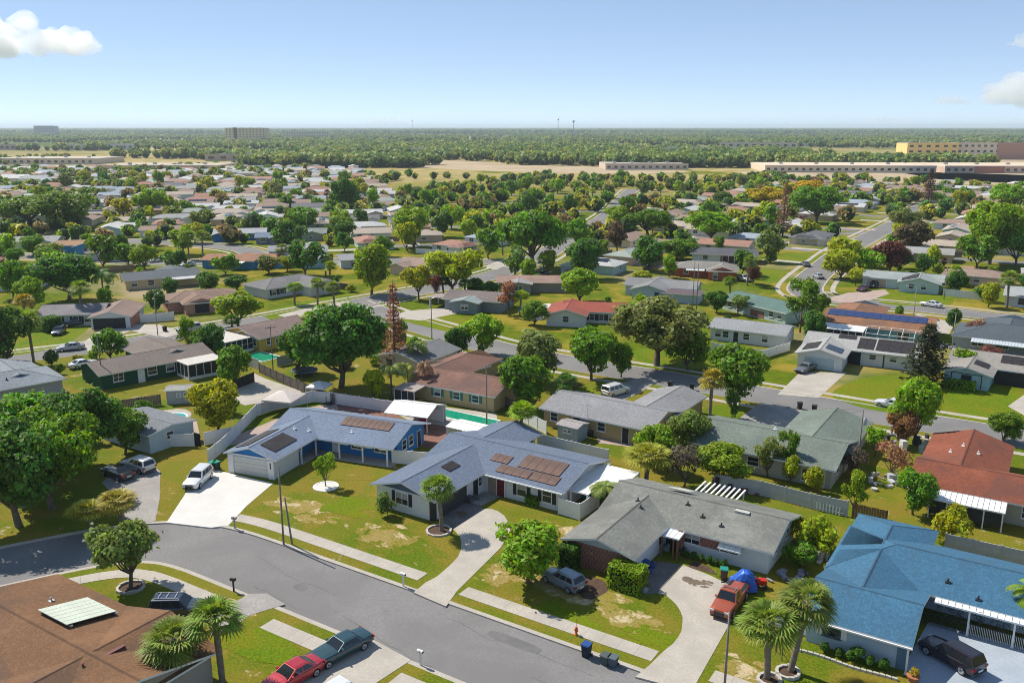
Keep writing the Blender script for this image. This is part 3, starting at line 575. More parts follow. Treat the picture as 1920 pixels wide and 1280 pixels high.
def ironwork(b):
    for p in range(5):
        x0 = 7.6+p*3.2; rr = random.Random(p)
        for q in range(26):
            x = x0+.1+q*.12; b.box(x, x+.025, 7.78, 7.8, .05, 1.05, WHITE if p else IRON)
        for q in range(22):
            cx = x0+rr.uniform(.2, 3); cz = rr.uniform(1.2, 2.15); r = rr.uniform(.12, .3); pts = [(cx+r*math.cos(a*.7)*(1-a*.07), 7.79, cz+r*math.sin(a*.7)*(1-a*.07)) for a in range(10)]; b.tube(pts, .022, IRON, 4, False)
        b.box(x0, x0+3.1, 7.77, 7.81, 1.06, 1.11, IRON); b.box(x0, x0+3.1, 7.77, 7.81, 2.2, 2.25, IRON)
h.part('iron_screen', ironwork)
for x in (9.5, 12.5, 16, 19.5): h.win('y-', 10.6, x, 1.4, 1.3, .8)
h.door('y-', 10.6, 14.3, WHITE); h.win('x-', .2, 14, .9, .9, 1.2)
for a, d in ((8.8, 3.1), (16, 2.2), (17, 4), (11.2, 4.2)): h.vent(1, a, d, 1, DKS)
h.part('gutter', lambda b: b.box(-.4, 7.8, -.78, -.66, 2.26, 2.38, WHITE)); h.done()
# ---- bottom left, brown roof with a pale heater rack
BR = (.215, .115, .06)
h = House('low house with brown shingle roof carrying a slatted pale heater panel', (-69.4, 23.8), 0, wallm((.4, .34, .28)), BR, age=.5)
h.roof(0, 20, 0, 12.3, 'x', 'gg', pitch=.22, ov=.6); h.roof(9.7, 19.8, -4, 12.4, 'y', 'gg', pitch=.25, ov=.55)
h.panels(0, -1, 6.3, 10.2, 1.2, 5.2, 6, mat('greenish_slats', (.55, .6, .5), .6, .1, .8, 5), 'slat', 1, .3)
h.part('rack', lambda b: [b.box(6.2, 10.3, 6.15+d, 6.35+d, 4.1-d*.22, 4.22-d*.22, GALV) for d in (1.4, 5)])
h.part('ridge_vent', lambda b: b.box(15.6, 15.9, 6.5, 8.3, 3.6, 3.85, mat('maroon_metal', (.16, .05, .045), .6, .1)));  h.vent(1, 5.2, .9, 1, mat('maroon_metal', (.16, .05, .045))); h.vent(0, 4.6, 3.2, -1); h.vent(1, 8.5, 4.2, 1, DKS)
h.win('y+', 12.4, 14, 1.4, 1.2); h.done()
# ---- row behind, facing the middle street
h = House('red-brown roofed house with long white awning over its dark back porch', (-11, 98.4), 0, wallm((.5, .45, .34)), (.26, .085, .05), age=.55)
h.roof(0, 23, 0, 8.2, 'x', 'gg', pitch=.3); h.roof(0, 8, 5, 17.8, 'y', 'gg', pitch=.3, ov=.5); h.awning(1.8, 9, -2.9, -.4, 2.1, 2.4)
for x in (2, 3.7, 5.4, 7.1, 8.8): h.post(x, -2.8, 2.1, .06)
h.part('porch_screen', lambda b: [b.box(2.05+q*1.7, 3.6+q*1.7, -2.82, -2.78, .5, 2.05, SCREEN) for q in range(4)]); h.win('y-', 0, 4.5, 1.8, 1.3, .8); h.win('y-', 0, 7.5, 1.4, 1.3, .8); h.win('y-', 0, 11, 1.2, 1.1)
h.vent(1, 11.5, .5, -1, WHITE); h.vent(1, 9.5, 1.6, -1, WHITE); h.vent(1, 10.2, 1.2, 1, WHITE); h.done()
h = House('L-shaped house with green-grey shingles behind the tall shrubs', (-36.4, 97.5), 0, wallm((.45, .43, .38)), (.19, .23, .195), age=.35)
h.roof(0, 17, 0, 10.6, 'x', 'gg', pitch=.25); h.roof(9.1, 17.2, 6, 18.8, 'y', 'gg', pitch=.27); h.win('y-', 0, 14.4, 1.3, 1.4, .5); h.door('y-', 0, 15.8, WHITE); h.win('y-', 0, 4, 1.3, 1); h.win('y-', 0, 8, 1.3, 1); h.win('x+', 17, 3, 1.1, 1.1); h.vent(0, 8.7, .8, -1, WHITE); h.done()
h = House('tan block house with pale grey shingle roof behind vinyl fence', (-58.1, 99), -2, wallm((.44, .33, .17)), (.3, .3, .31), age=.2)
h.roof(0, 15.9, 0, 9, 'x', 'gg', pitch=.27); h.roof(9.4, 16, 5, 17.2, 'y', 'gg', pitch=.27, ov=.5)
for x in (1.7, 5.2, 6.4, 9): h.win('y-', 0, x, 1.1, 1.1, 1)
h.door('y-', 0, 12.6, DKS); h.part('wall_heater', lambda b: (b.box(7.2, 7.9, -.75, -.1, 0, .8, DKS))); h.part('antenna', lambda b: (b.tube([(7.2, -.5, 2.2), (7.2, -.5, 4.6)], .03, GALV, 6), b.box(6.7, 7.7, -.52, -.48, 4.3, 4.35, GALV))); h.done()
h = House('yellow house with brown roof beside the long green pool', (-81, 99.2), 3, wallm((.5, .38, .2)), (.235, .13, .1), age=.55)
h.roof(0, 14, 0, 8.3, 'x', 'gg', pitch=.3); h.roof(-3.2, 4.2, 3, 18.3, 'y', 'gh', pitch=.3, ov=.5)
for x in (4.2, 7.6, 10.9): h.win('y-', 0, x, 1.1, 1, 1, mat('teal_shutter', (.06, .2, .19), .7, .1))
h.awning(-1.4, 2.4, -3.4, -.4, 2.15, 2.35, mat('faded_sheet', (.4, .33, .3), .7, .15), 'porch_roof'); h.part('porch_screen', lambda b: [b.box(-1.2+q*1.2, -.1+q*1.2, -3.35, -3.3, .2, 2.1, SCREEN) for q in range(3)])
for x in (-1.3, 0, 1.2, 2.3): h.post(x, -3.3, 2.15, .05)
h.done()
h = House('low pale house with plain grey roof behind the dead pine', (-96, 108.5), 0, wallm((.55, .55, .54)), (.2, .21, .215), age=.3)
h.roof(0, 8.6, 0, 10.6, 'y', 'gg', pitch=.24); h.win('x+', 8.6, 3, 1.2, 1); h.win('y-', 0, 2.2, 1.4, 1.2); h.win('x+', 8.6, 8, 1.2, 1); h.done()
GRN = wallm((.02, .085, .045))
h = House('dark green house with brown-grey roof and white framed windows', (-124.7, 76), -12.5, GRN, (.23, .19, .165), age=.25)
h.roof(-8.4, 0, 0, 18.2, 'y', 'gg', pitch=.27); h.roof(-14.5, -3, 9.5, 17.5, 'x', 'gg', pitch=.28)
for y, w_ in ((2.6, 1.5), (8, 1.4), (11, 1.3)): h.win('x+', 0, y, w_, 1.2, 1)
h.door('x+', 0, 6.2, WHITE); h.awning(0, 1, 0, 1, 0, 0) if 0 else None
def porch(b):
    b.box(.2, 4.6, 11.9, 18.4, 2.5, 2.62, mat('porch_sheet', (.55, .52, .47), .7, .12)); [b.box(4.4, 4.5, 12+q*1.3, 12.1+q*1.3, 0, 2.5, WHITE) for q in range(6)]; [b.box(.3+q*1.35, .4+q*1.35, 11.95, 12.05, 0, 2.5, WHITE) for q in range(4)]; b.box(.2, 4.5, 12, 18.3, -.1, .5, WHITE)
h.part('screen_porch', porch); h.part('porch_screen', lambda b: (b.box(4.42, 4.46, 12.1, 18.3, .5, 2.45, SCREEN), b.box(.3, 4.4, 12.0, 12.03, .5, 2.45, SCREEN))); h.done()
h = House('grey-roofed house at the photo edge beyond the huge oaks', (-131.5, 57), -14, wallm((.4, .4, .4)), (.27, .3, .33), age=.3)
h.roof(-9, 0, 0, 15, 'y', 'hh', pitch=.28); h.roof(-14, -3, 6, 14, 'x', 'gg', pitch=.28); h.vent(0, 8, 2.4, 1, DKS); h.vent(0, 5, 2.8, 1, DKS); h.done()
YEL = wallm((.62, .38, .07))
h = House('yellow-walled house with flat screened porch beside a green pool', (-133.5, 107), -6, YEL, (.25, .18, .16), age=.4)
h.roof(0, 11, 0, 12.5, 'y', 'gg', pitch=.25); h.roof(4, 9, 0, 9, 'y', 'gg', pitch=.33, walls=False, ov=.3, m=roofm((.07, .065, .06))); h.win('x+', 11, 2, .8, 1.3); h.win('x+', 11, 4, .8, 1.3); h.win('y-', 0, 9.6, 1, 1.2)
def porch2(b):
    b.box(.5, 9.4, -6, .1, 2.5, 2.64, mat('porch_sheet', (.55, .52, .47), .7, .12)); [b.box(9.2, 9.3, -5.9+q*1.15, -5.8+q*1.15, 0, 2.5, WHITE) for q in range(6)]; [b.box(.6+q*1.4, .7+q*1.4, -5.9, -5.8, 0, 2.5, WHITE) for q in range(7)]; b.box(.6, 9.25, -5.85, 0, -.1, .55, WHITE); b.box(.6, 9.25, -5.86, 0, 1.45, 1.52, WHITE)
h.part('screen_porch', porch2); h.part('porch_screen', lambda b: (b.box(.7, 9.2, -5.82, -5.8, .5, 2.4, SCREEN), b.box(9.2, 9.22, -5.8, 0, .5, 2.4, SCREEN))); h.done()
# ---- across the middle street
h = House('white house with solar roof, double garage and long concrete drive', (-37, 149), 4, wallm((.66, .69, .7)), (.42, .42, .4), age=.3)
h.roof(0, 7.3, 0, 10, 'y', 'gg', pitch=.27); h.roof(0, 18.5, 6.5, 16.5, 'x', 'gg', pitch=.26); h.garage('y-', 0, 3.6, 4.9, 2.1, wallm((.45, .55, .56)))
h.panels(0, -1, 1.2, 6.3, .8, 3.3, 1, MATTE, 'solar_mat'); h.panels(0, 1, 1.4, 4.7, .6, 3.2, 3, PANEL, 'solar_panel', 2); h.panels(1, 1, 8.6, 11.3, .7, 4.6, 2, MATTE, 'solar_mat', 2); h.panels(1, 1, 11.6, 17.6, .5, 4.7, 3, MATTE, 'solar_mat', 2); h.panels(1, 1, 5, 8, .2, 1.6, 2, MATTE, 'solar_mat')
h.part('carport_opening', lambda b: b.box(7.35, 9.4, 6.4, 6.5, 0, 2.2, SCREEN)); h.win('y-', 6.5, 11.3, 1, .8, 1.2); h.win('y-', 6.5, 14.6, 1, .8, 1.2); h.part('wall_stripe', lambda b: b.box(13, 13.2, 6.42, 6.5, 0, 2.4, DKS)); h.done()
h = House('teal-grey gabled house with dark mats on its tan roof', (-14.3, 150.5), -2, wallm((.34, .5, .53)), (.33, .31, .28), age=.3)
h.roof(0, 6.4, 0, 9, 'y', 'gg', pitch=.27); h.roof(0, 20, 5.6, 15.4, 'x', 'gg', pitch=.26); h.panels(0, 1, 3, 6, .5, 2.6, 3, MATTE, 'solar_mat', 2); h.panels(1, 1, 7, 13, .6, 3.2, 4, MATTE, 'solar_mat', 2); h.win('y-', 0, 3.2, 1.3, 1.2, .9, None, wallm((.06, .09, .1))); h.part('window_surround', lambda b: (b.box(1, 1.12, -.05, 0, .2, 2.3, DKS), b.box(5.3, 5.42, -.05, 0, .2, 2.3, DKS), b.box(1, 5.42, -.05, 0, 2.3, 2.42, DKS))); h.part('carport_opening', lambda b: b.box(6.6, 14, 5.5, 5.6, 0, 2.2, SCREEN)); h.done()
h = House('long grey-roofed white house beside the round oak', (-56.6, 160), 2, wallm((.6, .62, .63)), (.33, .34, .35), age=.2)
h.roof(0, 14, 0, 8, 'x', 'gg', pitch=.26)
for x in (1.5, 3, 7, 10.5): h.win('y-', 0, x, 1.1, 1.2, .8)
h.door('y-', 0, 5, DKS); h.done()
h = House('teal house with blue solar array and white ribbed porch roof', (-39.5, 176), 2, wallm((.2, .38, .42)), (.3, .15, .085), age=.5)
h.roof(0, 19.5, 0, 13, 'x', 'gg', pitch=.26); h.roof(0, 9, 8, 22, 'y', 'gh', pitch=.26); h.panels(0, 1, .3, 18.5, .6, 3.2, 11, glassmat('blue_solar_cell', (.03, .05, .14), .2), 'solar_panel', 2); h.awning(-1, 8.5, -4.5, -.4, 2.3, 2.6, WHITE, 'porch_roof', 7)
h.part('porch_screen', lambda b: [b.box(-.9+q*1.35, .2+q*1.35, -4.42, -4.4, .5, 2.2, SCREEN) for q in range(7)])
for x in (-.95, .4, 1.75, 3.1, 4.45, 5.8, 7.15, 8.4): h.post(x, -4.4, 2.3, .06)
def cage(b):
    for q in range(6): x = 9+q*2.1; b.tube([(x, -5.5, 0), (x, -5.5, 2.5), (x, -2.8, 3.4), (x, -.3, 2.6)], .05, WHITE, 4)
    for y, z in ((-5.5, 2.5), (-2.8, 3.4), (-5.5, 1)): b.tube([(9, y, z), (19.5, y, z)], .045, WHITE, 4)
h.part('screen_cage', cage); h.win('y-', 0, 15, 2, 1.4, .7); h.done()
h = House('dark slate hip-roofed house beside the maroon shrubs', (-16, 178), 0, wallm((.38, .42, .45)), (.1, .125, .145), age=.15)
h.roof(0, 23, 0, 12, 'x', 'hh', pitch=.28); h.roof(4, 13, 6, 20, 'y', 'gh', pitch=.28); h.win('y-', 0, 4, 2, 1.2); h.win('y-', 0, 8, 2, 1.2); h.awning(3, 16, -3, -.4, 2.2, 2.45, wallm((.5, .55, .58)), 'porch_roof'); h.done()
h = House('pale house with green-teal shingle roof set at a slant', (-64.5, 189.5), -27, wallm((.48, .56, .53)), (.13, .215, .19), age=.2)
h.roof(0, 18.5, 0, 9, 'x', 'gg', pitch=.26); h.part('brick_panel', lambda b: b.box(8.5, 12.5, -.05, 0, .2, 1.6, BRICK))
for x in (2, 5, 14.5, 16.8): h.win('y-', 0, x, 1.1, 1)
h.done()
h = House('white house with salmon red roof beside a teal screened pool', (-90, 154.5), 22, wallm((.62, .61, .58)), (.36, .1, .07), age=.3)
h.roof(0, 8, -1.5, 9.5, 'y', 'gg', pitch=.28); h.roof(3, 15.5, 3, 11, 'x', 'gg', pitch=.28)
for x in (9, 11, 13): h.win('y-', 3, x, .9, 1.2, .7, DKS)
h.win('y-', -1.5, 4, 1.2, 1.2); h.done()
h = House('grey-brown house with carport on the crossroads corner lawn', (-117, 153.5), 14, wallm((.22, .26, .28)), (.23, .19, .175), age=.5)
h.roof(0, 13.5, 2, 11, 'x', 'gg', pitch=.27); h.roof(3, 9, -1, 6, 'y', 'gg', pitch=.2, m=roofm((.3, .36, .36))); h.awning(-4.5, .3, 3, 8.5, 2.3, 2.4, wallm((.35, .3, .28)), 'carport_roof'); h.post(-4.2, 3.2, 2.3, .12, WHITE); h.post(-4.2, 8.2, 2.3, .12, WHITE); h.win('y-', -1, 6, 1.6, 1); h.done()
h = House('low tan house with broad flat roof behind the crossroads', (-119, 180), 30, wallm((.33, .3, .27)), (.36, .24, .19), age=.5)
h.roof(0, 17, 0, 10, 'x', 'gg', pitch=.16, ov=.8); h.roof(2, 8, -3, 5, 'y', 'gg', pitch=.16, m=roofm((.35, .33, .32))); h.win('y-', -3, 5, 2, 1.1); h.done()
h = House('pale blue gabled house with grey roof behind the round oak', (-87, 189.5), 10, wallm((.4, .5, .55)), (.27, .27, .27), age=.35)
h.roof(0, 8, 0, 13, 'y', 'gg', pitch=.28); h.roof(-3, 14, 5, 13, 'x', 'gg', pitch=.28); h.win('y-', 0, 6, 1, 1.4, .6, None, wallm((.1, .25, .5))); h.win('y-', 5, 12, 1.6, 1.2); h.roof(8, 16, -1, 4.4, 'x', 'gg', eave=2.2, pitch=.12, m=roofm((.16, .12, .13))); h.done()
h = House('orange-red brick house with tan hip roof', (-91, 226), 18, wallm((.38, .11, .06)), (.3, .28, .25), age=.3)
h.roof(0, 16, 0, 8.5, 'x', 'hh', pitch=.3); h.roof(9, 16.5, -4, 5, 'y', 'hg', pitch=.3); h.win('y-', 0, 3, 1.2, 1); h.win('y-', -4, 11, 1.2, 1.4, .6); h.awning(3, 8, -2, 0, 2.1, 2.3, WHITE); h.done()
h = House('long slate-roofed house with a row of white posts', (-97, 254), 16, wallm((.6, .62, .62)), (.13, .13, .145), age=.2)
h.roof(0, 19, 0, 9.5, 'x', 'gg', pitch=.28); [h.post(9+i*1.8, -.5, 2.4, .07) for i in range(5)]; h.win('y-', 0, 4, 1.4, 1.1); h.part('dark_front', lambda b: b.box(8.5, 16, -.04, 0, .1, 2.2, wallm((.09, .05, .06)))); h.done()
h = House('mint house with white gable and grey roof by the paver drive', (-44, 236.5), 5, wallm((.47, .58, .57)), (.36, .4, .39), age=.3)
h.roof(0, 18.5, 1, 9.5, 'x', 'gg', pitch=.26); h.roof(9, 18, -3, 6, 'y', 'gg', pitch=.28, m=roofm((.36, .4, .39))); h.panels(1, -1, -2.6, 4.5, .4, 4.2, 1, MATTE, 'solar_mat'); h.win('y-', -3, 11.8, 1.1, 1.2); h.win('y-', -3, 14.6, 1.1, 1.2); h.garage('y-', 1, 3.4, 4.6, 2.1, wallm((.5, .38, .3))); h.done()
h = House('white bungalow with pale grey roof beside a lone sabal palm', (-11, 228), 0, wallm((.58, .62, .62)), (.4, .43, .43), age=.2)
h.roof(0, 18, 0, 11, 'x', 'gg', pitch=.24); h.roof(4, 9, 7, 14, 'y', 'gg', eave=2.8, pitch=.28); h.win('y-', 0, 4, 2.4, 1.2, .9, None, DKS); h.win('y-', 0, 12, 1.4, 1.2); h.done()
# ---- beyond the crescent street on the left
h = House('white house with pink brick garage and curved drive by the crescent', (-176.5, 95.5), 43, wallm((.6, .64, .64)), (.27, .25, .26), age=.5)
h.roof(0, 12, .3, 9, 'x', 'gg', pitch=.28); h.roof(11, 18.5, -3.6, 9, 'y', 'gg', pitch=.28, m=roofm((.3, .21, .17), .4), gm=OFFW); h.part('brick_side', lambda b: b.box(18.5, 18.56, -3.5, 5, -.1, 2.4, wallm((.45, .2, .16)))); h.part('carport_opening', lambda b: b.box(11.4, 17.6, -3.66, -3.6, 0, 2.2, SCREEN))
for x, w_ in ((3, 2.4), (7, 1), (9.6, 1.8)): h.win('y-', .3, x, w_, 1.2, .8, DKS)
h.done()
h = House('brown hip-roofed house with pink brick front beside a white fence', (-166.5, 119), 62, wallm((.45, .24, .19)), (.3, .2, .15), age=.4)
h.roof(0, 16, 0, 9, 'x', 'hh', pitch=.28); h.roof(3, 10, -4, 5, 'y', 'hg', pitch=.28); h.part('screen_wall', lambda b: b.box(5, 8, -4.06, -4, .2, 2.2, SCREEN)); h.win('y-', 0, 12, 1.4, 1.2); h.done()
h = House('yellow stucco house with long dark grey roof', (-199.5, 131), 64, wallm((.6, .48, .27)), (.14, .16, .175), age=.2)
h.roof(0, 18, 0, 9, 'x', 'gg', pitch=.26); h.roof(10, 17, 5, 14, 'y', 'gg', pitch=.26); [h.win('y-', 0, x, 1.4, 1.3, .8) for x in (2, 6, 9.5)]; h.awning(10.5, 17.5, -3.5, -.4, 2.2, 2.4, wallm((.5, .5, .5)), 'porch_roof'); h.done()
h = House('white house with grey hip roof and arched front by the crescent', (-160.5, 142), 80, wallm((.6, .61, .61)), (.22, .215, .215), age=.3)
h.roof(0, 18, 0, 10, 'x', 'hh', pitch=.28); h.roof(9, 17, -5, 5, 'y', 'hg', pitch=.3); [h.win('y-', 0, x, 1.1, 1.2, .8, DKS) for x in (2, 4.2)]; h.win('y-', -5, 13, 1.3, 1.1); h.done()
h = House('blue-walled house under a terracotta roof with white awning', (-213, 165), 22, wallm((.07, .26, .48)), (.38, .2, .12), age=.4)
h.roof(0, 16, 0, 9, 'x', 'gg', pitch=.24); h.roof(10, 22, 4, 12, 'x', 'gg', pitch=.24); h.awning(9, 14, -3, -.3, 2.2, 2.4); [h.win('y-', 0, x, 1.6, 1.2) for x in (3, 7)]; h.done()
h = House('grey-roofed house with pale gable end near the white shed', (-201, 190), 44, wallm((.4, .43, .43)), (.33, .33, .35), age=.25)
h.roof(0, 9.5, 0, 14, 'y', 'gg', pitch=.28); h.roof(-8, 5, 5, 13, 'x', 'gg', pitch=.28); h.win('y-', 0, 3, .9, 1); h.win('y-', 0, 6.5, .9, 1); h.done()
h = House('vivid blue house with pale grey roof round the turning circle', (-262, 209), 43, wallm((.04, .2, .48)), (.42, .44, .46), age=.2)
h.roof(0, 18, 0, 9, 'x', 'gg', pitch=.27); h.roof(0, 6, -4, 5, 'y', 'gg', pitch=.27); h.part('dark_front', lambda b: b.box(7, 12, -.05, 0, .1, 2.2, wallm((.02, .05, .16)))); h.win('y-', 0, 14, 1.4, 1.2); h.win('y-', 0, 16.5, 1.1, 1.2); h.done()
h = House('navy and white house with stepped grey roof near the turning circle', (-241, 210), 43, wallm((.2, .24, .32)), (.2, .25, .33), age=.2)
h.roof(0, 11, 0, 8, 'x', 'gg', pitch=.28); h.roof(5, 11, -3, 5, 'y', 'gg', pitch=.28); [h.win('y-', -3, x, .9, 1.5, .5) for x in (6.6, 9.2)]; h.win('y-', 0, 2.4, 1.6, 1.4); h.done()
h = House('house with faded green-grey roof behind the navy house', (-243, 222), 40, wallm((.35, .38, .33)), (.27, .3, .27), age=.3)
h.roof(0, 17, 0, 9, 'x', 'gg', pitch=.27); h.roof(9, 16, -3, 5, 'y', 'gg', pitch=.27); h.win('y-', -3, 12, 1.2, 1); h.done()
h = House('orange-tan roofed house with a bright blue gable', (-278, 158), 43, wallm((.06, .27, .5)), (.42, .26, .15), age=.3)
h.roof(0, 15, 2, 10, 'x', 'gg', pitch=.27); h.roof(7, 14, -2, 6, 'y', 'gg', pitch=.3); h.win('y-', -2, 10.5, 1.4, 1.2); h.done()
h = House('mauve-grey roofed house behind a long brown fence', (-255, 155), 43, wallm((.55, .56, .6)), (.3, .24, .23), age=.5)
h.roof(0, 16, 0, 10, 'x', 'hg', pitch=.28); h.roof(5, 11, -3, 5, 'y', 'gg', pitch=.28); h.win('y-', -3, 8, 1.6, 1.1); h.win('y-', 0, 13, 1.6, 1.1); h.done()
h = House('red-brown roofed house at the photo edge behind palms', (-268, 118), 50, wallm((.2, .17, .15)), (.32, .15, .11), age=.4)
h.roof(0, 15, 0, 10, 'x', 'hh', pitch=.28); h.win('y-', 0, 5, 1.4, 1.2); h.done()
h = House('small pale house with grey roof inside a wood fence', (-178, 186), 50, wallm((.45, .52, .56)), (.36, .36, .38), age=.2)
h.roof(0, 12, 0, 8, 'x', 'gg', pitch=.27); h.win('y-', 0, 4, 1.8, 1.2, .8, None, DKS); h.done()

h = House('pale teal house with flat grey roof tucked under the oak clump', (-104, 62.8), 0, wallm((.45, .55, .57)), (.22, .24, .26), age=.2)
h.roof(0, 9.8, 0, 6.6, 'x', 'gg', pitch=.14, ov=.4); h.win('y-', 0, 7.6, .9, .9, 1.2); h.door('y-', 0, 5, WHITE); h.win('x+', 9.8, 3, .9, .9, 1.2); h.done()

# ---------------------------------------------------------------- trees
def npmesh(name, V, Q, mats):
    me = bpy.data.meshes.new(name); V = np.asarray(V, np.float32); Q = np.asarray(Q, np.int32); n, kk = Q.shape
    me.vertices.add(len(V)); me.vertices.foreach_set('co', V.ravel()); me.loops.add(n*kk); me.loops.foreach_set('vertex_index', Q.ravel())
    me.polygons.add(n); me.polygons.foreach_set('loop_start', np.arange(0, n*kk, kk, dtype=np.int32)); me.update(calc_edges=True)
    for m in mats: me.materials.append(m)
    return me
def leaves(name, P, Nn, size, asp, rg, m=None):
    """one small folded diamond per leaf spray"""
    n = len(P); a = rg.normal(size=(n, 3)); t = np.cross(Nn, a); t /= np.linalg.norm(t, axis=1)[:, None]+1e-9; b = np.cross(Nn, t)
    s = (size*rg.uniform(.6, 1.3, n))[:, None]; V = np.stack([P+t*s, P+b*s*asp+Nn*s*.12, P-t*s, P-b*s*asp+Nn*s*.12], 1).reshape(-1, 3)
    return npmesh(name, V, np.arange(4*n).reshape(-1, 4), [m or LEAF])
def crown(seed, W, H, z0, nl, nleaf, size, flat=.55, lr=.3, asp=.6):
    """leaf sprays gathered on overlapping lobes with gaps between them"""
    rg = np.random.default_rng(seed); Rr = W/2; C = []
    for i in range(nl):
        d = rg.normal(size=3); d /= np.linalg.norm(d); r = rg.uniform(.35, .78)**.7
        C.append((d[0]*r*Rr*.86, d[1]*r*Rr*.86, z0+(H-z0)*(.5+d[2]*r*.42)))
    C = np.array(C); rad = rg.uniform(.7, 1.25, nl)*lr*Rr; w_ = rad**2; idx = rg.choice(nl, nleaf, p=w_/w_.sum())
    d = rg.normal(size=(nleaf, 3)); d[:, 2] += .25; d /= np.linalg.norm(d, axis=1)[:, None]; q = rg.uniform(.55, 1.06, nleaf)
    P = C[idx]+d*(rad[idx]*q)[:, None]*np.array([1, 1, flat+.2]); P[:, 2] = np.clip(P[:, 2], z0*.8, None)
    if nleaf > 1000:   # ragged outline and holes where the sky or the ground shows through
        ph = rg.uniform(0, 6, 6); f = 5.2/Rr*(1 if Rr < 3 else 1.5); g_ = np.sin(P[:, 0]*f+ph[0])*np.sin(P[:, 1]*f*1.1+ph[1])+np.sin(P[:, 2]*f*1.3+ph[2]+P[:, 0]*f*.5)*.7+np.sin(P[:, 1]*f*2.1+ph[3])*np.sin(P[:, 0]*f*1.9+ph[4])*.6
        keep = g_+rg.normal(size=nleaf)*.35 > -.75; st = rg.random(nleaf) < .05; P[st] += d[st]*(Rr*.12*rg.random((int(st.sum()), 1))); P, d = P[keep], d[keep]; nleaf = len(P)
    Nn = d+rg.normal(size=(nleaf, 3))*.55+np.array([0, 0, .35]); Nn /= np.linalg.norm(Nn, axis=1)[:, None]
    return leaves('crown', P, Nn, size, asp, rg), C, rad
def trunkmesh(C, H, z0, r, seed, m=BARK, nl=7, split=.45):
    rr = random.Random(seed); b = MB(); zf = z0*(split+.3); lean = (rr.uniform(-.04, .04)*H, rr.uniform(-.04, .04)*H)
    b.tube([(0, 0, -.3), (0, 0, 0), (lean[0]*.5, lean[1]*.5, zf*.5), (lean[0], lean[1], zf)], [r*1.4, r*1.15, r, r*.85], m, 9)
    for c in sorted(C, key=lambda c: rr.random())[:nl]:
        p = Vector((lean[0], lean[1], zf*.9)); q = Vector(c); md = p.lerp(q, .5)+Vector((rr.uniform(-.3, .3), rr.uniform(-.3, .3), -.06*H)); b.tube([p, md, q], [r*.6, r*.38, r*.1], m, 6, False)
    return b.mesh('trunk', True)
TV = {}
def variant(kind, i):
    key = (kind, i)
    if key in TV: return TV[key]
    sd = hash(key) % 1000 if False else sum(map(ord, kind))*7+i*13
    if kind == 'oak': W, H, z0 = 16., 12., 3.2; cr, C, rd = crown(sd, W, H, z0, 34, 15000, .36, .5, .26); tr = trunkmesh(C, H, z0, .42, sd, nl=10)
    elif kind == 'spread': W, H, z0 = 12., 8., 2.8; cr, C, rd = crown(sd, W, H, z0, 22, 7000, .34, .35, .27); tr = trunkmesh(C, H, z0, .26, sd, nl=10, split=.35)
    elif kind == 'round': W, H, z0 = 8., 8., 1.2; cr, C, rd = crown(sd, W, H, z0, 20, 6500, .27, .65, .33); tr = trunkmesh(C, H, z0, .2, sd)
    elif kind == 'sparse': W, H, z0 = 7., 8., 1.6; cr, C, rd = crown(sd, W, H, z0, 16, 2600, .25, .65, .3); tr = trunkmesh(C, H, z0, .15, sd, nl=12)
    elif kind == 'shrub': W, H, z0 = 3., 2.6, .1; cr, C, rd = crown(sd, W, H, z0, 12, 2200, .15, .7, .4); tr = trunkmesh(C, H, .5, .06, sd)
    elif kind == 'bare': W, H, z0 = 5., 4.5, .8; cr, C, rd = crown(sd, W, H, z0, 14, 900, .17, .7, .35); tr = trunkmesh(C, H, z0, .09, sd, nl=14)
    elif kind == 'far': W, H, z0 = 9., 8., 1.2; cr, C, rd = crown(sd, W, H, z0, 14, 1500, .5, .6, .36); tr = trunkmesh(C, H, z0, .22, sd, nl=4)
    elif kind == 'sabal':
        W, H = 3.6, 7.; z0 = 5.2; cr = sabal(sd, z0, 1.75); tr = palmtrunk(z0, .19, sd)
    elif kind == 'queen':
        W, H = 5.5, 7.; z0 = 5.2; cr = queen(sd, z0, 2.9); tr = palmtrunk(z0, .14, sd)
    elif kind == 'pine': W, H, z0 = 5., 15., 1.; cr, tr = pine(sd, W, H, .5)
    elif kind == 'deadpine': W, H, z0 = 5., 15., 1.; cr, tr = pine(sd, W, H, .25)
    TV[key] = (cr, tr, W, H); return TV[key]
def palmtrunk(h, r, sd):
    rr = random.Random(sd); b = MB(); lx, ly = rr.uniform(-.35, .35), rr.uniform(-.35, .35); n = 14
    b.tube([(lx*(i/n)**1.6-lx, ly*(i/n)**1.6-ly, -.2+(h+.3)*i/n) for i in range(n+1)], [r*(1.25 if i == 0 else 1)*(1+.1*(i % 2)) for i in range(n+1)], PBARK, 8)
    for i in range(12):
        a = i*2.4; z = h-.7+i*.05; b.tube([(math.cos(a)*r, math.sin(a)*r, z), (math.cos(a)*(r+.16), math.sin(a)*(r+.16), z+.3)], [.06, .03], PBARK, 4)
    return b.mesh('trunk', True)
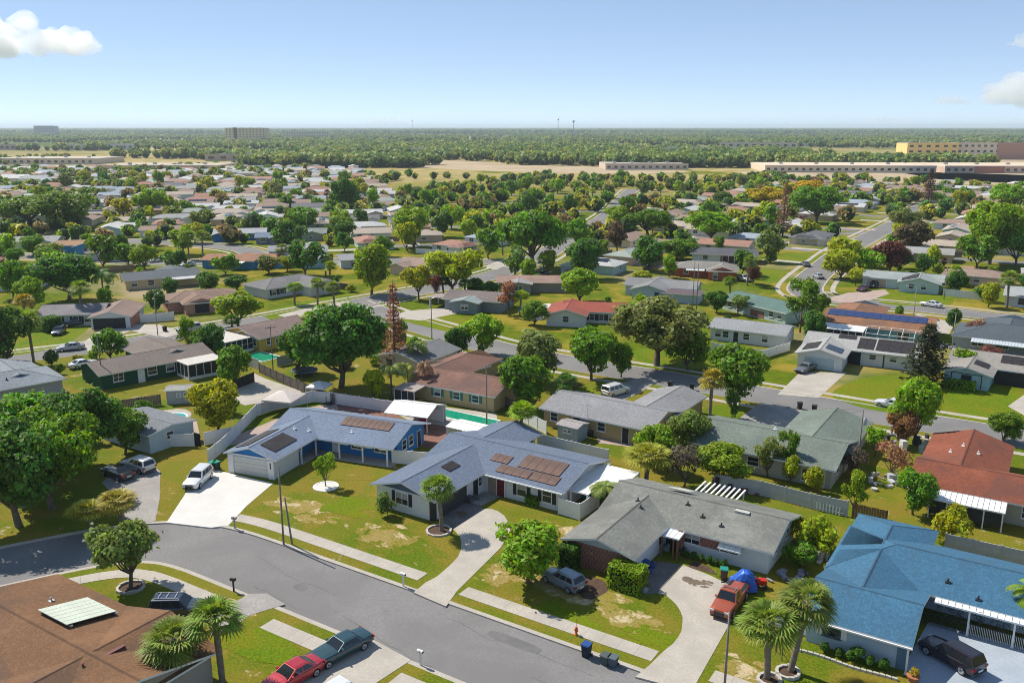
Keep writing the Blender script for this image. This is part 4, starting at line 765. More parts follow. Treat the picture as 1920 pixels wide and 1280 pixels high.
def sabal(sd, z, Rr):
    """fan palm head: stalks each ending in a folded fan of blades"""
    rr = random.Random(sd); V = []; F = []
    for i in range(46):
        el = rr.uniform(-.75, 1.45); az = i*2.4+rr.uniform(-.3, .3); d = Vector((math.cos(az)*math.cos(el), math.sin(az)*math.cos(el), math.sin(el)))
        st = Rr*rr.uniform(.4, .55); base = Vector((0, 0, z)); hub = base+d*st; side = d.cross(Vector((0, 0, 1))).normalized(); up = side.cross(d).normalized(); L = Rr*rr.uniform(.5, .66)
        n = len(V); V += [base-side*.02, base+side*.02, hub+side*.02, hub-side*.02]; F.append((n, n+1, n+2, n+3))
        for j in range(13):
            a = (j-6)*.24; bd = (d*math.cos(a)+side*math.sin(a)+up*.12*math.cos(a*2)).normalized(); w_ = bd.cross(up).normalized()*.055
            m_ = hub+bd*L*.6; tip = hub+bd*L+Vector((0, 0, -.22*L-.1*rr.random())); n = len(V); V += [hub-w_*.4, hub+w_*.4, m_+w_, m_-w_, tip+w_*.15, tip-w_*.15]; F += [(n, n+1, n+2, n+3), (n+3, n+2, n+4, n+5)]
    return npmesh('crown', [tuple(v) for v in V], F, [PALM])
def queen(sd, z, Rr):
    rr = random.Random(sd); V = []; F = []
    for i in range(17):
        az = i*2.4+rr.uniform(-.2, .2); el = rr.uniform(-.1, 1.2); L = Rr*rr.uniform(.85, 1.15); p = Vector((0, 0, z)); h = Vector((math.cos(az), math.sin(az), 0)); side = Vector((-h.y, h.x, 0))
        for q in range(16):
            d = (h*math.cos(el)+Vector((0, 0, math.sin(el)))).normalized(); p2 = p+d*L/16; el -= .135; n = len(V); V += [p-side*.03, p+side*.03, p2+side*.03, p2-side*.03]; F.append((n, n+1, n+2, n+3))
            if q > 1:
                ll = .62*math.sin(math.pi*(q+1)/18)+.12
                for s_ in (-1, 1):
                    for e in (0, .5):
                        pp = p.lerp(p2, e); tip = pp+side*s_*ll*.8+d*ll*.45+Vector((0, 0, -ll*.4)); n = len(V); V += [pp-d*.045, pp+d*.045, tip+d*.02, tip-d*.02]; F.append((n, n+1, n+2, n+3))
            p = p2
    return npmesh('crown', [tuple(v) for v in V], F, [PALM])
def pine(sd, W, H, dens):
    """tiers of branches round a straight stem, needles in tufts"""
    rg = np.random.default_rng(sd); b = MB(); b.tube([(0, 0, -.3), (0, 0, H*.5), (0, 0, H)], [.24, .16, .03], BARK, 7); P = []; Nn = []; nt = 19
    for i in range(nt):
        zz = 1.4+(H-1.8)*i/nt; rr_ = W/2*(1-i/nt)**.75*rg.uniform(.75, 1.1)+.2
        for j in range(7):
            a = j*.9+i*.5+rg.uniform(-.2, .2); tip = np.array([math.cos(a)*rr_, math.sin(a)*rr_, zz-.08*rr_+.2]); b.tube([(0, 0, zz), tuple(tip)], [.045, .012], BARK, 4, False); nn = int(26*dens*rr_)+4
            f = rg.uniform(.25, 1, nn)[:, None]; P.append(np.array([0, 0, zz])*(1-f)+tip*f+rg.normal(size=(nn, 3))*.13); Nn.append(rg.normal(size=(nn, 3))+np.array([0, 0, .8]))
    P = np.concatenate(P); Nn = np.concatenate(Nn); Nn /= np.linalg.norm(Nn, axis=1)[:, None]
    return leaves('crown', P, Nn, .24, .45, rg), b.mesh('trunk', True)
G1, G2, G3, G4, G5 = (.155, .3, .022), (.095, .215, .03), (.25, .4, .018), (.4, .44, .02), (.215, .28, .065)   # mid, dark, fresh, yellow-green, olive
PG, PY, DD, RD, YY = (.22, .31, .05), (.42, .4, .06), (.36, .2, .1), (.25, .09, .06), (.55, .44, .02)
PXM = 1640.
tcount = [0]
TREES = []
def tree(kind, p, Hh, Ww, col, label, group=None, rz=None, name=None, cat='tree'):
    i = tcount[0]; tcount[0] += 1; nv = {'oak': 3, 'round': 4, 'far': 4, 'sabal': 4, 'shrub': 4, 'queen': 2, 'spread': 3, 'sparse': 3}.get(kind, 2)
    cr, tr, W, H = variant(kind, i % nv); nm = name or {'oak': 'oak_tree', 'spread': 'oak_tree', 'sabal': 'palm_tree', 'queen': 'palm_tree', 'pine': 'pine_tree', 'deadpine': 'pine_tree', 'shrub': 'shrub', 'bare': 'bare_shrub'}.get(kind, 'leafy_tree')
    if kind == 'shrub' or kind == 'bare': cat = 'shrub'
    if kind in ('sabal', 'queen'): cat = 'palm'
    o = tag(empty(nm, (p[0], p[1], gz(p)), rz if rz is not None else i*1.7), label, cat, group); jc = tuple(c*rnd.uniform(.9, 1.1) for c in col); sx = Ww/W; sz = Hh/H
    inst('trunk', tr, o, scl=(sx if kind not in ('sabal', 'queen') else max(.8, min(1.25, sx)),)*2+(sz,)); inst('crown', cr, o, scl=(sx, sx, sz) if kind not in ('sabal', 'queen') else (sx, sx, sz), color=jc)
    TREES.append((p[0], p[1], Ww/2)); return o
for row in (
 ('oak', (-87.8, 42.7), 11, 13, G2, 'huge dark oak at the photo edge shading the street bend'), ('oak', (-88.7, 46.8), 10.5, 11, G1, 'huge oak hanging over the bend beside the two stubby palms'), ('oak', (-102.5, 51.4), 10, 15, G1, 'tall oak behind the huge street oaks, nearest the grey roof'), ('oak', (-98.1, 55.8), 9.5, 11, G2, 'leafy oak overhanging the two cars under its edge'), ('oak', (-93.0, 48.2), 11, 13, G1, 'oak in the middle of the huge dark oak clump'), ('round', (-97.0, 61.2), 6.5, 6.5, G1, 'leafy tree at the tip of the oak clump by the kidney pool'),
 ('sabal', (-79.5, 45.3), 4.0, 4.2, PY, 'stubby yellowish sabal palm on the verge, nearer the oaks'), ('sabal', (-78.0, 47.7), 4.6, 4.6, PY, 'stubby yellow-green sabal palm on the verge beside the grey drive'),
 ('spread', (-66.8, 41.2), 6.2, 8, G5, 'small spreading olive tree in a stone ring on the corner lawn'), ('sabal', (-50.4, 33.8), 6.0, 5, PG, 'shaggy sabal palm hugging the brown roof edge'), ('sabal', (-48.6, 36.1), 7.4, 4.6, PG, 'taller sabal palm with thick trunk near the red car'),
 ('sparse', (-68.3, 67.2), 4.4, 2.9, G3, 'thin young tree in the round white stone bed'), ('sabal', (-50.5, 65.1), 6.4, 3.9, PG, 'sabal palm in a pale stone ring by the curved driveway'), ('shrub', (-57.3, 65.1), 2.6, 2.4, G5, 'loose shrub at the white house corner window'), ('round', (-37.4, 61.1), 6.2, 8.2, G3, 'bushy bright green tree overhanging the silver hatchback'),
 ('sabal', (-14.7, 58.5), 6.6, 5.0, PG, 'sabal palm in stone ring, nearer the orange pickup'), ('sabal', (-13.8, 60.2), 8.0, 4.9, PG, 'taller sabal palm beside the pale blue wall'), ('queen', (-38.5, 78.5), 3.8, 4.4, PG, 'low bushy palm between the white fence and grey roof'),
 ('shrub', (-16.9, 81.1), 3.6, 4.6, G4, 'yellow-green shrub behind the blue roof gable'), ('shrub', (-17.2, 77.2), 2.6, 3.6, G1, 'dark shrub along the grey house end wall'), ('shrub', (-18.8, 82.6), 2.4, 3, G4, 'orange-tipped croton shrub at the grey house back corner'),
 ('sabal', (-37.1, 86.6), 5.5, 6.2, PY, 'bushy palm clump behind the grey house'), ('round', (-38.8, 92.2), 6, 6, G3, 'fresh green tree beside the white metal carport'), ('bare', (-33.7, 89.3), 5.6, 6, (.16, .13, .1), 'greyish half-bare tree behind the grey house'), ('round', (-30.6, 92.5), 5.2, 7.6, G3, 'broad green tree left of the leafy columns'), ('round', (-36.8, 98.6), 6.6, 6, G5, 'dark glossy tree at the tan house corner'), ('sparse', (-26.5, 97.4), 5.2, 4, G5, 'slender olive tree against the green-grey roof'), ('sparse', (-24.8, 98.5), 6.2, 3.4, G1, 'tall narrow tree against the green-grey roof'), ('shrub', (-23.7, 96.9), 3.2, 2.6, G4, 'yellow-green bush left of the door of the green-grey house'), ('shrub', (-21.2, 95.9), 3, 2.8, G4, 'round yellow-green bush beside the vinyl fence'),
 ('sparse', (-15.7, 91.9), 5.4, 3.4, G3, 'bright green tree at the vinyl fence corner'), ('round', (-10.4, 95.3), 5.6, 5, G1, 'glossy dark green tree at the awning corner'), ('shrub', (-6.1, 89.8), 4, 4, G4, 'lime green bushy tree over the blue-roof back fence'), ('bare', (-14.4, 105.2), 4.6, 5.6, DD, 'dead reddish-brown tree in the cluttered yard'), ('sparse', (-17.2, 111.1), 4.4, 3.6, G3, 'light green tree beside the cluttered yard'), ('bare', (-17.9, 102.5), 4.2, 4, (.14, .11, .08), 'bare grey tangle beside the utility pole'),
 ('round', (-13.9, 118.5), 9.5, 6.8, G3, 'tall fresh green tree hiding the parked white car'), ('round', (-15.1, 117.0), 5.4, 4.4, DD, 'rusty brown tree under the tall fresh green tree'), ('pine', (-16.9, 149.5), 10.4, 7.4, (.07, .08, .035), 'bushy brownish conifer on the dry lawn'), ('round', (-4.0, 125.7), 4.6, 5.6, G1, 'round tree on the verge beside the pale parking pad'), ('queen', (1.1, 75.8), 5, 4, G3, 'feathery palm cut by the photo edge at the carport'),
 ('round', (-93.4, 72.5), 8.2, 7.6, G4, 'yellow-green tree standing between two backyards'), ('oak', (-94.0, 97.0), 13.4, 17, G2, 'towering dark oak behind the blue house'), ('round', (-105.9, 99.3), 8.5, 7.5, G2, 'dark tree leaning on the towering oak'), ('deadpine', (-94.0, 110.1), 15.4, 5.2, DD, 'tall dead pine with rust-brown needles'), ('queen', (-90.0, 111.4), 6.2, 5.4, PG, 'queen palm beside the low pale house'), ('queen', (-84.0, 97.4), 6.2, 5, PG, 'queen palm clump behind the white fence'), ('queen', (-80.3, 100.8), 6.6, 3.6, DD, 'half-dead orange palm by the small screen porch'), ('queen', (-82.8, 99.8), 5.8, 3, PY, 'yellowing palm beside the half-dead orange palm'),
 ('round', (-87.3, 126.3), 8, 8.6, G3, 'rounded fresh green tree beside the middle street'), ('round', (-64.2, 104.0), 8.8, 8.6, G1, 'leafy tree crossed by overhead wires'), ('round', (-68.9, 115.6), 9.4, 10, G5, 'pale flowering tree behind the overhead wires'), ('queen', (-77.8, 128.8), 6.4, 5, PG, 'pair-topped palm below the salmon roof'), ('round', (-62.9, 122.3), 9.6, 9.5, G1, 'street tree left of the small kerb tree'), ('round', (-59.6, 126.6), 6.6, 4.6, G1, 'small kerb tree by the drive of the tan house'), ('oak', (-57.6, 136.6), 13, 20, G5, 'great round live oak beside the middle street'), ('round', (-52.0, 136.9), 7.6, 8, G1, 'darker tree at the foot of the great live oak'), ('round', (-38.5, 121.2), 10.4, 10.5, G1, 'street tree with vine-wrapped trunk'), ('sabal', (-38.5, 110.6), 8.8, 4.2, PY, 'tall sabal palm beside the vine-wrapped tree'), ('shrub', (-37.1, 115.5), 4.6, 2.6, G2, 'dark vine mass at the street tree foot'),
 ('sparse', (-43.5, 175.5), 12, 9.6, G1, 'open green tree beside the teal shingle roof'), ('spread', (-142.5, 117.9), 7.4, 12.4, G3, 'bright spreading tree over the crescent street'), ('round', (-144.1, 160.8), 13.6, 12.6, G3, 'big rounded tree at the crossroads'), ('spread', (-124.9, 168.9), 12, 17, G4, 'umbrella-shaped yellow-green tree at the crossroads'), ('spread', (-129.9, 161.6), 8.4, 9, G4, 'smaller mustard-green tree left of the umbrella tree'), ('oak', (-131.4, 217.0), 18, 24, G1, 'wide dark umbrella oak over the far street'), ('round', (-123.8, 212.7), 7, 6.6, G4, 'lime tree tucked under the wide umbrella oak'), ('round', (-110.7, 210.3), 12, 12, G2, 'dense dark tree beside the umbrella oak'), ('round', (-95.5, 178.9), 8.6, 11.6, G3, 'dome-shaped bright tree behind the salmon roof'), ('sparse', (-101.7, 157.9), 8, 7, DD, 'rusty thin tree behind the corner house'),
 ('sabal', (-175.2, 104.4), 9.2, 5.4, PG, 'sabal palm before the white crescent house'), ('sabal', (-179.3, 94.4), 7.4, 4.6, PY, 'yellowish palm on the wide green lawn'), ('sabal', (-150.0, 79.2), 10, 5.4, PG, 'palm on the near kerb of the crescent'), ('round', (-150.1, 75.0), 12, 9, G2, 'dark street tree cut by the photo edge'), ('round', (-169.5, 117.9), 5.6, 5.6, G2, 'dark round tree beside the white fence panel'), ('oak', (-199.2, 115.7), 11, 17, G2, 'dark oak behind the white crescent house'), ('round', (-192.7, 103.0), 8.6, 8, G3, 'pale green tree left of the dark crescent oak'), ('queen', (-193.5, 121.0), 8.4, 9, G2, 'dark banana-like palm clump beside the crescent oak'), ('round', (-211.8, 109.3), 10, 9, G1, 'leafy tree at the photo edge beyond the crescent'), ('sabal', (-149.9, 141.1), 5.6, 5, PG, 'sabal palm before the grey hip roof'), ('sabal', (-144.5, 143.1), 7, 4.4, PG, 'left palm of the pair on the crescent lawn'), ('sabal', (-140.4, 143.5), 6.4, 4.2, PG, 'right palm of the pair on the crescent lawn'), ('sabal', (-196.2, 180.4), 7, 5, PG, 'palm in front of the pale gable end'), ('sabal', (-173.6, 175.4), 6, 4.4, PG, 'palm beside the small fenced house'),
 ('round', (-226.4, 155.0), 7.6, 8.6, G3, 'fresh green tree at the end of the brown fence'), ('round', (-280.6, 152.8), 7, 9, G1, 'rounded dark tree left of the orange-tan roof'), ('round', (-247.8, 139.0), 7, 9, G1, 'rounded tree behind the oak by the crescent'), ('sabal', (-231.4, 174.6), 9.6, 6, PG, 'left palm by the turning circle'), ('sabal', (-222.8, 173.4), 10.4, 5.4, PG, 'right palm by the turning circle'), ('round', (-262.5, 200.9), 8, 9.6, G4, 'lime tree behind the turning circle'), ('round', (-189.1, 168.7), 5.6, 9, G5, 'grey-green hedge-like tree beside the terracotta roof'), ('round', (-187.5, 174.2), 5, 7, G4, 'yellowish tree right of the terracotta roof'),
 ('deadpine', (-92.1, 334.1), 21, 7, DD, 'tall brown half-dead pine over the red roofs'), ('oak', (-93.0, 387.5), 16, 23, G1, 'massive rounded tree behind the red roofs'), ('oak', (-129.9, 441.3), 12, 24, YY, 'golden flowering tree left of the tall brown pine'), ('oak', (-128.4, 508.8), 12, 24, YY, 'golden flowering tree behind the massive rounded tree'), ('oak', (-19.7, 297.0), 19, 20, G3, 'huge fresh green tree dominating the far lots at right'), ('oak', (-12.6, 295.4), 13, 13, G1, 'dark tree beside the huge fresh green tree'), ('round', (-42.5, 266.9), 9.6, 11, RD, 'rust-red tree beside the far street'), ('round', (-51.5, 246.1), 9, 12.5, G4, 'olive street tree by the far parked cars'), ('round', (-49.7, 271.7), 6, 9, G3, 'low green tree left of the rust-red tree'), ('bare', (-12.7, 185.6), 5, 6.4, RD, 'maroon shrub by the dark slate roof'), ('bare', (-8.9, 165.3), 4, 7, RD, 'purple bougainvillea beside the pale patio'), ('shrub', (-12.0, 159.4), 4.4, 5, G3, 'green shrub beside the purple bougainvillea'), ('sabal', (-10.7, 226.5), 9, 4.4, PG, 'lone sabal palm before the white bungalow'), ('sabal', (-69.0, 222.2), 8.6, 4.6, PG, 'thin palm on the lawn of the brick house'), ('sparse', (-59.3, 185.0), 5, 5.6, G5, 'scrubby tree beside the two tall poles'),
 ('round', (-190.6, 235.0), 15, 16, G3, 'big fresh green tree behind the brown ridge roof'), ('round', (-296.5, 314.6), 18, 15, G2, 'dark tall tree standing above the far roofs'), ('round', (-247.2, 238.9), 12, 14, G1, 'leafy tree with a pale street light before it'), ('oak', (-362.1, 198.2), 14, 30, G1, 'left oak of the wide group on the far green'), ('oak', (-345.7, 201.8), 15, 34, G1, 'right oak of the wide group on the far green'), ('oak', (-353.9, 247.6), 14, 18, G3, 'bright dome tree behind the far blue house'), ('round', (-229.4, 240.5), 9, 10, G1, 'compact tree left of the big fresh green one'), ('round', (-156.3, 322.9), 10, 13, G3, 'fresh tree at the end of the far street'), ('oak', (-135.0, 306.7), 11, 20, G1, 'broad dark tree behind the small red roofs'), ('oak', (-107.9, 299.8), 12, 20, G3, 'yellowish broad tree before the tan roofs'), ('round', (-102.9, 256.8), 7, 12, G1, 'low dark tree by the wood fence'), ('oak', (-54.8, 362.0), 11, 16, G5, 'olive tree beside the far driving car'), ('oak', (-27.8, 496.3), 14, 22, G3, 'bright tree at the photo edge near the car park'), ('pine', (-65.5, 508.0), 20, 8, (.14, .07, .035), 'reddish conifer near the long shop building')):
    o = tree(*row)
    tl = {'sabal palm in stone ring, nearer the orange pickup': -.07, 'taller sabal palm beside the pale blue wall': .17}.get(row[5])
    if tl: o.rotation_euler = (Matrix.Rotation(tl, 3, Vector((-.54, .84, 0))) @ o.rotation_euler.to_matrix()).to_euler()   # the trunks lean apart
# clipped hedges
def hedge(p, w_, d, h_, col, label, rz=0):
    rg = np.random.default_rng(int(p[0]*7) % 999); n = int(500*(w_*d+2*(w_+d)*h_)/10)+400; f = rg.uniform(-1, 1, (n, 3)); ax = rg.integers(0, 3, n); sg = np.where(rg.random(n) < .5, -1., 1.)
    for i in range(3): f[ax == i, i] = sg[ax == i] if i < 2 else 1.
    P = f*np.array([w_/2, d/2, h_/2])*rg.uniform(.9, 1.06, (n, 1))+np.array([0, 0, h_/2]); Nn = np.zeros((n, 3)); Nn[np.arange(n), ax] = np.where(ax == 2, 1, sg); Nn += rg.normal(size=(n, 3))*.5; Nn /= np.linalg.norm(Nn, axis=1)[:, None]
    o = tag(empty('hedge', (p[0], p[1], gz(p)), rz), label, 'hedge'); inst('foliage', leaves('foliage', P, Nn, .14, .6, rg), o, color=col); b = MB(); b.box(-w_*.42, w_*.42, -d*.42, d*.42, 0, h_*.9, mat('hedge_core', (.02, .035, .01), .95, .3)); b.build('branches', o)
hedge((-29.5, 65.3), 3, 2.2, 2.1, G3, 'clipped block hedge before the brick wall'); hedge((-35.7, 65.7), 1.8, 1.6, 2.2, G2, 'dark clipped hedge at the brick corner'); hedge((-171.1, 95.0), 3, 3, 3, G2, 'dark egg-shaped topiary beside the white crescent house'); hedge((-11.7, 149.3), 4, 1.6, 1.4, G3, 'low hedge before the teal-grey house'); hedge((-45.7, 75.9), 1.5, 1.2, 1.1, G1, 'small round hedge under the black-shuttered window')

# ---------------------------------------------------------------- fences
def fence(pts, label, h_=1.8, m=VINYL, step=2.4, post=.065, name='fence', cap=True, plank=False, group=None, gate=None):
    p0 = pts[0]; o = tag(empty(name, (p0[0], p0[1], gz(p0))), label, 'fence', group)
    def pm():
        b = MB()
        if plank:
            for i in range(13):
                hh = h_-random.Random(i).uniform(0, .1); b.box(.004+i/13, (i+1)/13-.004, -.02+(i % 2)*.008, .02, .03, hh, m)
            b.box(0, 1, .02, .06, .4, .5, m); b.box(0, 1, .02, .06, h_-.5, h_-.4, m)
        else:
            b.box(0, 1, -.02, .02, .06, h_-.06, m); b.box(0, 1, -.035, .035, .05, .2, m); b.box(0, 1, -.035, .035, h_-.16, h_-.04, m)
            for i in range(1, 12): b.box(i/12-.002, i/12+.002, -.025, .025, .2, h_-.16, m)
        return b.mesh('panel')
    def qm():
        b = MB(); b.box(-post, post, -post, post, -.2, h_+.02, m)
        if cap: b.box(-post*1.3, post*1.3, -post*1.3, post*1.3, h_+.02, h_+.06, m); b.poly([(-post, -post, h_+.06), (post, -post, h_+.06), (0, 0, h_+.13)], m); b.poly([(post, post, h_+.06), (-post, post, h_+.06), (0, 0, h_+.13)], m)
        return b.mesh('post')
    P = shared(('fp', h_, m.name, plank), pm); Q = shared(('fq', h_, m.name, post), qm)
    for a, b_ in zip(pts, pts[1:]):
        d = math.dist(a, b_); n = max(1, round(d/step)); an = math.atan2(b_[1]-a[1], b_[0]-a[0])
        for i in range(n+1):
            x, y = a[0]+(b_[0]-a[0])*i/n-p0[0], a[1]+(b_[1]-a[1])*i/n-p0[1]
            if i or a is pts[0]: inst('post', Q, o, (x, y, 0), (0, 0, an))
            if i < n: inst('panel', P, o, (x, y, 0), (0, 0, an), (d/n, 1, 1))
    return o
fence([(-85.5, 64.7), (-87.1, 68.1), (-94.5, 80.3), (-94.5, 83.3), (-92.5, 89.3), (-89.5, 90.3), (-79.9, 91.7), (-70.6, 92.5)], 'long white vinyl fence wrapping the blue house backyard')
fence([(-66.5, 76.8), (-61.7, 78.7)], 'short white vinyl fence between the blue and white houses')
fence([(-94.4, 65.6), (-91.8, 67.5)], 'white vinyl fence left of the dark garden gate'); fence([(-91.0, 68.5), (-89.8, 71.8)], 'white vinyl fence right of the dark garden gate')
b = MB(); o = tag(empty('garden_gate', (*(-92.5, 67.9), 0)), 'dark slatted gate between two white fence runs', 'gate')
for i in range(7): b = MB(); b.box(i*.22, i*.22+.2, -.03, .03, .05, 1.75, DKS); b.build('slat', o)
b = MB(); b.box(-.05, 1.6, -.04, .04, 1.3, 1.4, DKS); b.build('rail', o)
fence([(-54.5, 91.4), (-44.3, 91.1)], 'white vinyl fence behind the slate-roofed house'); fence([(-42.2, 75.2), (-39.6, 75.0), (-39.4, 79)], 'white vinyl side fence at the slate-roofed house end', 1.9)
fence([(-61.9, 98.9), (-55.9, 95.9)], 'white vinyl fence left of the tan house'); fence([(-30.7, 90.9), (-28.9, 90.8), (-25.5, 91.5), (-20.0, 91.0), (-16.2, 91.1)], 'grey-white vinyl fence behind the grey house', 1.8, mat('dirty_vinyl', (.5, .5, .5), .6, .15, .6, 4))
fence([(-15.7, 91.1), (-12.3, 91.0)], 'orange-brown board fence behind the blue roof', 1.7, WOODB, 2.4, .05, cap=False, plank=True); fence([(-6.5, 88.3), (3, 88.3), (25, 88.6)], 'grey-white vinyl fence behind the blue-roofed house', 1.8, mat('dirty_vinyl', (.5, .5, .5)))
fence([(-13.9, 66), (-16.4, 66)], 'short white vinyl fence beside the taller palm', 1.7)
fence([(-113.1, 70.9), (-110.5, 76.2)], 'weathered grey board fence below the green house', 1.7, WOODG, 2.4, .05, cap=False, plank=True); fence([(-131.8, 100.7), (-113.5, 97.5)], 'long pale fence between the green and yellow houses', 1.8, mat('pale_fence', (.55, .56, .5), .7, .12, .5, 4))
fence([(-111.8, 96.2), (-105.6, 94.3), (-96.9, 91.9), (-88.9, 90.0)], 'dark weathered board fence below the towering oak', 1.7, WOODG, 2.2, .05, cap=False, plank=True); fence([(-107.4, 86.9), (-108.2, 91.9)], 'black board fence at the concrete yard', 1.7, mat('dark_board', (.05, .045, .045), .9, .2), 2.2, .05, cap=False, plank=True)
fence([(-112.1, 100.5), (-111.5, 103.5)], 'grey fence around the yellow house pool', 1.8, mat('dark_vinyl', (.3, .3, .29), .7, .1)); fence([(-70.6, 104.7), (-63.3, 101.6)], 'rusty wire-topped fence beside the utility pole', 1.5, WOODG, 2.2, .05, cap=False, plank=True)
fence([(-162.8, 109.4), (-159.2, 115.0)], 'white fence panel run beside the pink brick house', 1.9); fence([(-232.7, 141.0), (-226.6, 151.9)], 'long tan board fence before the mauve roof', 1.8, mat('tan_board', (.3, .22, .13), .9, .2), 2.4, .05, cap=False, plank=True)
fence([(-53.3, 151.8), (-43.6, 151.0), (-41.2, 159.6)], 'white fence round the long grey-roofed white house', 1.6); fence([(-24.6, 234.2), (-15.2, 233.4)], 'white fence between the mint house and bungalow', 1.8)
fence([(-100.5, 225.5), (-102.5, 245.1)], 'dark board fence beside the brick house', 1.8, WOODG, 2.4, .05, cap=False, plank=True); fence([(-161.0, 161.3), (-150.9, 161.2)], 'grey board fence round the small fenced house', 1.7, WOODG, 2.4, .05, cap=False, plank=True)
p0 = (-21.1, 91.1); p1 = (-16.6, 90.8); o = tag(empty('picket_fence', (*p0, 0)), 'low white picket fence leaning behind the grey house', 'fence'); d = math.dist(p0, p1); an = math.atan2(p1[1]-p0[1], p1[0]-p0[0]); o.rotation_euler = (0, 0, an)
b = MB(); b.prism([(0, 0), (.16, 0), (.16, .03), (0, .03)], .05, .95, WHITE); pk = b.mesh('picket')
for i in range(int(d/.34)): inst('picket', pk, o, (i*.34, 0, 0))
b = MB(); b.box(0, d, .03, .06, .3, .38, WHITE); b.build('rail', o)
# ---------------------------------------------------------------- vehicles
def wheelmesh(r, wd):
    b = MB(); n = 16
    for y0, y1, rr in ((-wd/2, wd/2, r),):
        pr = [(rr*.9, y0), (rr, y0+.03), (rr, y1-.03), (rr*.9, y1)]
        base = len(b.v); m = b.mi(BLACK)
        for (ra, y) in pr:
            for k_ in range(n): a = 2*math.pi*k_/n; b.v.append((ra*math.cos(a), y, ra*math.sin(a)))
        for i in range(3):
            for k_ in range(n): k2 = (k_+1) % n; b.f.append((base+i*n+k_, base+i*n+k2, base+(i+1)*n+k2, base+(i+1)*n+k_)); b.m.append(m)
        b.f.append(tuple(base+k_ for k_ in range(n))); b.m.append(m); b.f.append(tuple(base+3*n+k_ for k_ in range(n))[::-1]); b.m.append(m)
    rm = MB()
    for s_ in (-1, 1):
        y = s_*(wd/2+.008)
        for q in range(5):
            a = q*2*math.pi/5; c_, s2 = math.cos(a), math.sin(a); L = r*.66; pts = [(L*c_-.05*s2, y, L*s2+.05*c_), (L*c_+.05*s2, y, L*s2-.05*c_), (.05*s2, y, -.05*c_), (-.05*s2, y, .05*c_)]; rm.poly(pts, CHROME)
        rm.poly([(r*.68*math.cos(q*.4), y-.004*s_, r*.68*math.sin(q*.4)) for q in range(16)], GALV)
    return b.mesh('tyre', True), rm.mesh('rim')
SPEC = {  # length, width, rails of (x, hood/deck height) for the lower body, glasshouse (rear base, rear top, front top, front base), roof height, wheel radius, belt
 'sedan': (4.85, 1.84, [(-.5, .62), (-.49, .86), (-.47, .93), (-.3, .97), (-.1, .96), (.18, .95), (.24, .92), (.42, .8), (.48, .7), (.5, .5)], (-.37, -.2, .03, .2), 1.43, .33),
 'saloon': (5.4, 1.95, [(-.5, .6), (-.495, .9), (-.48, .95), (-.3, .98), (-.1, .98), (.15, .97), (.2, .95), (.45, .88), (.495, .84), (.5, .5)], (-.33, -.23, .0, .14), 1.42, .33),
 'suv': (4.75, 1.9, [(-.5, .6), (-.495, 1.0), (-.48, 1.06), (-.3, 1.07), (-.1, 1.05), (.16, 1.04), (.22, 1.02), (.43, .92), (.48, .8), (.5, .5)], (-.485, -.43, .06, .2), 1.7, .37),
 'hatch': (4.3, 1.8, [(-.5, .6), (-.49, .95), (-.47, 1.0), (-.3, 1.0), (-.1, .98), (.16, .97), (.22, .95), (.42, .84), (.48, .72), (.5, .5)], (-.475, -.39, .05, .21), 1.54, .33),
 'pickup': (5.4, 1.9, [(-.5, .7), (-.495, 1.02), (-.48, 1.06), (-.1, 1.06), (.05, 1.06), (.17, 1.06), (.22, 1.05), (.43, .98), (.485, .88), (.5, .55)], (-.1, -.07, .1, .2), 1.76, .39),
 'van': (5.0, 1.95, [(-.5, .6), (-.495, 1.1), (-.48, 1.15), (-.3, 1.15), (-.1, 1.12), (.2, 1.1), (.28, 1.05), (.43, .92), (.48, .8), (.5, .5)], (-.49, -.46, .1, .28), 1.85, .35)}
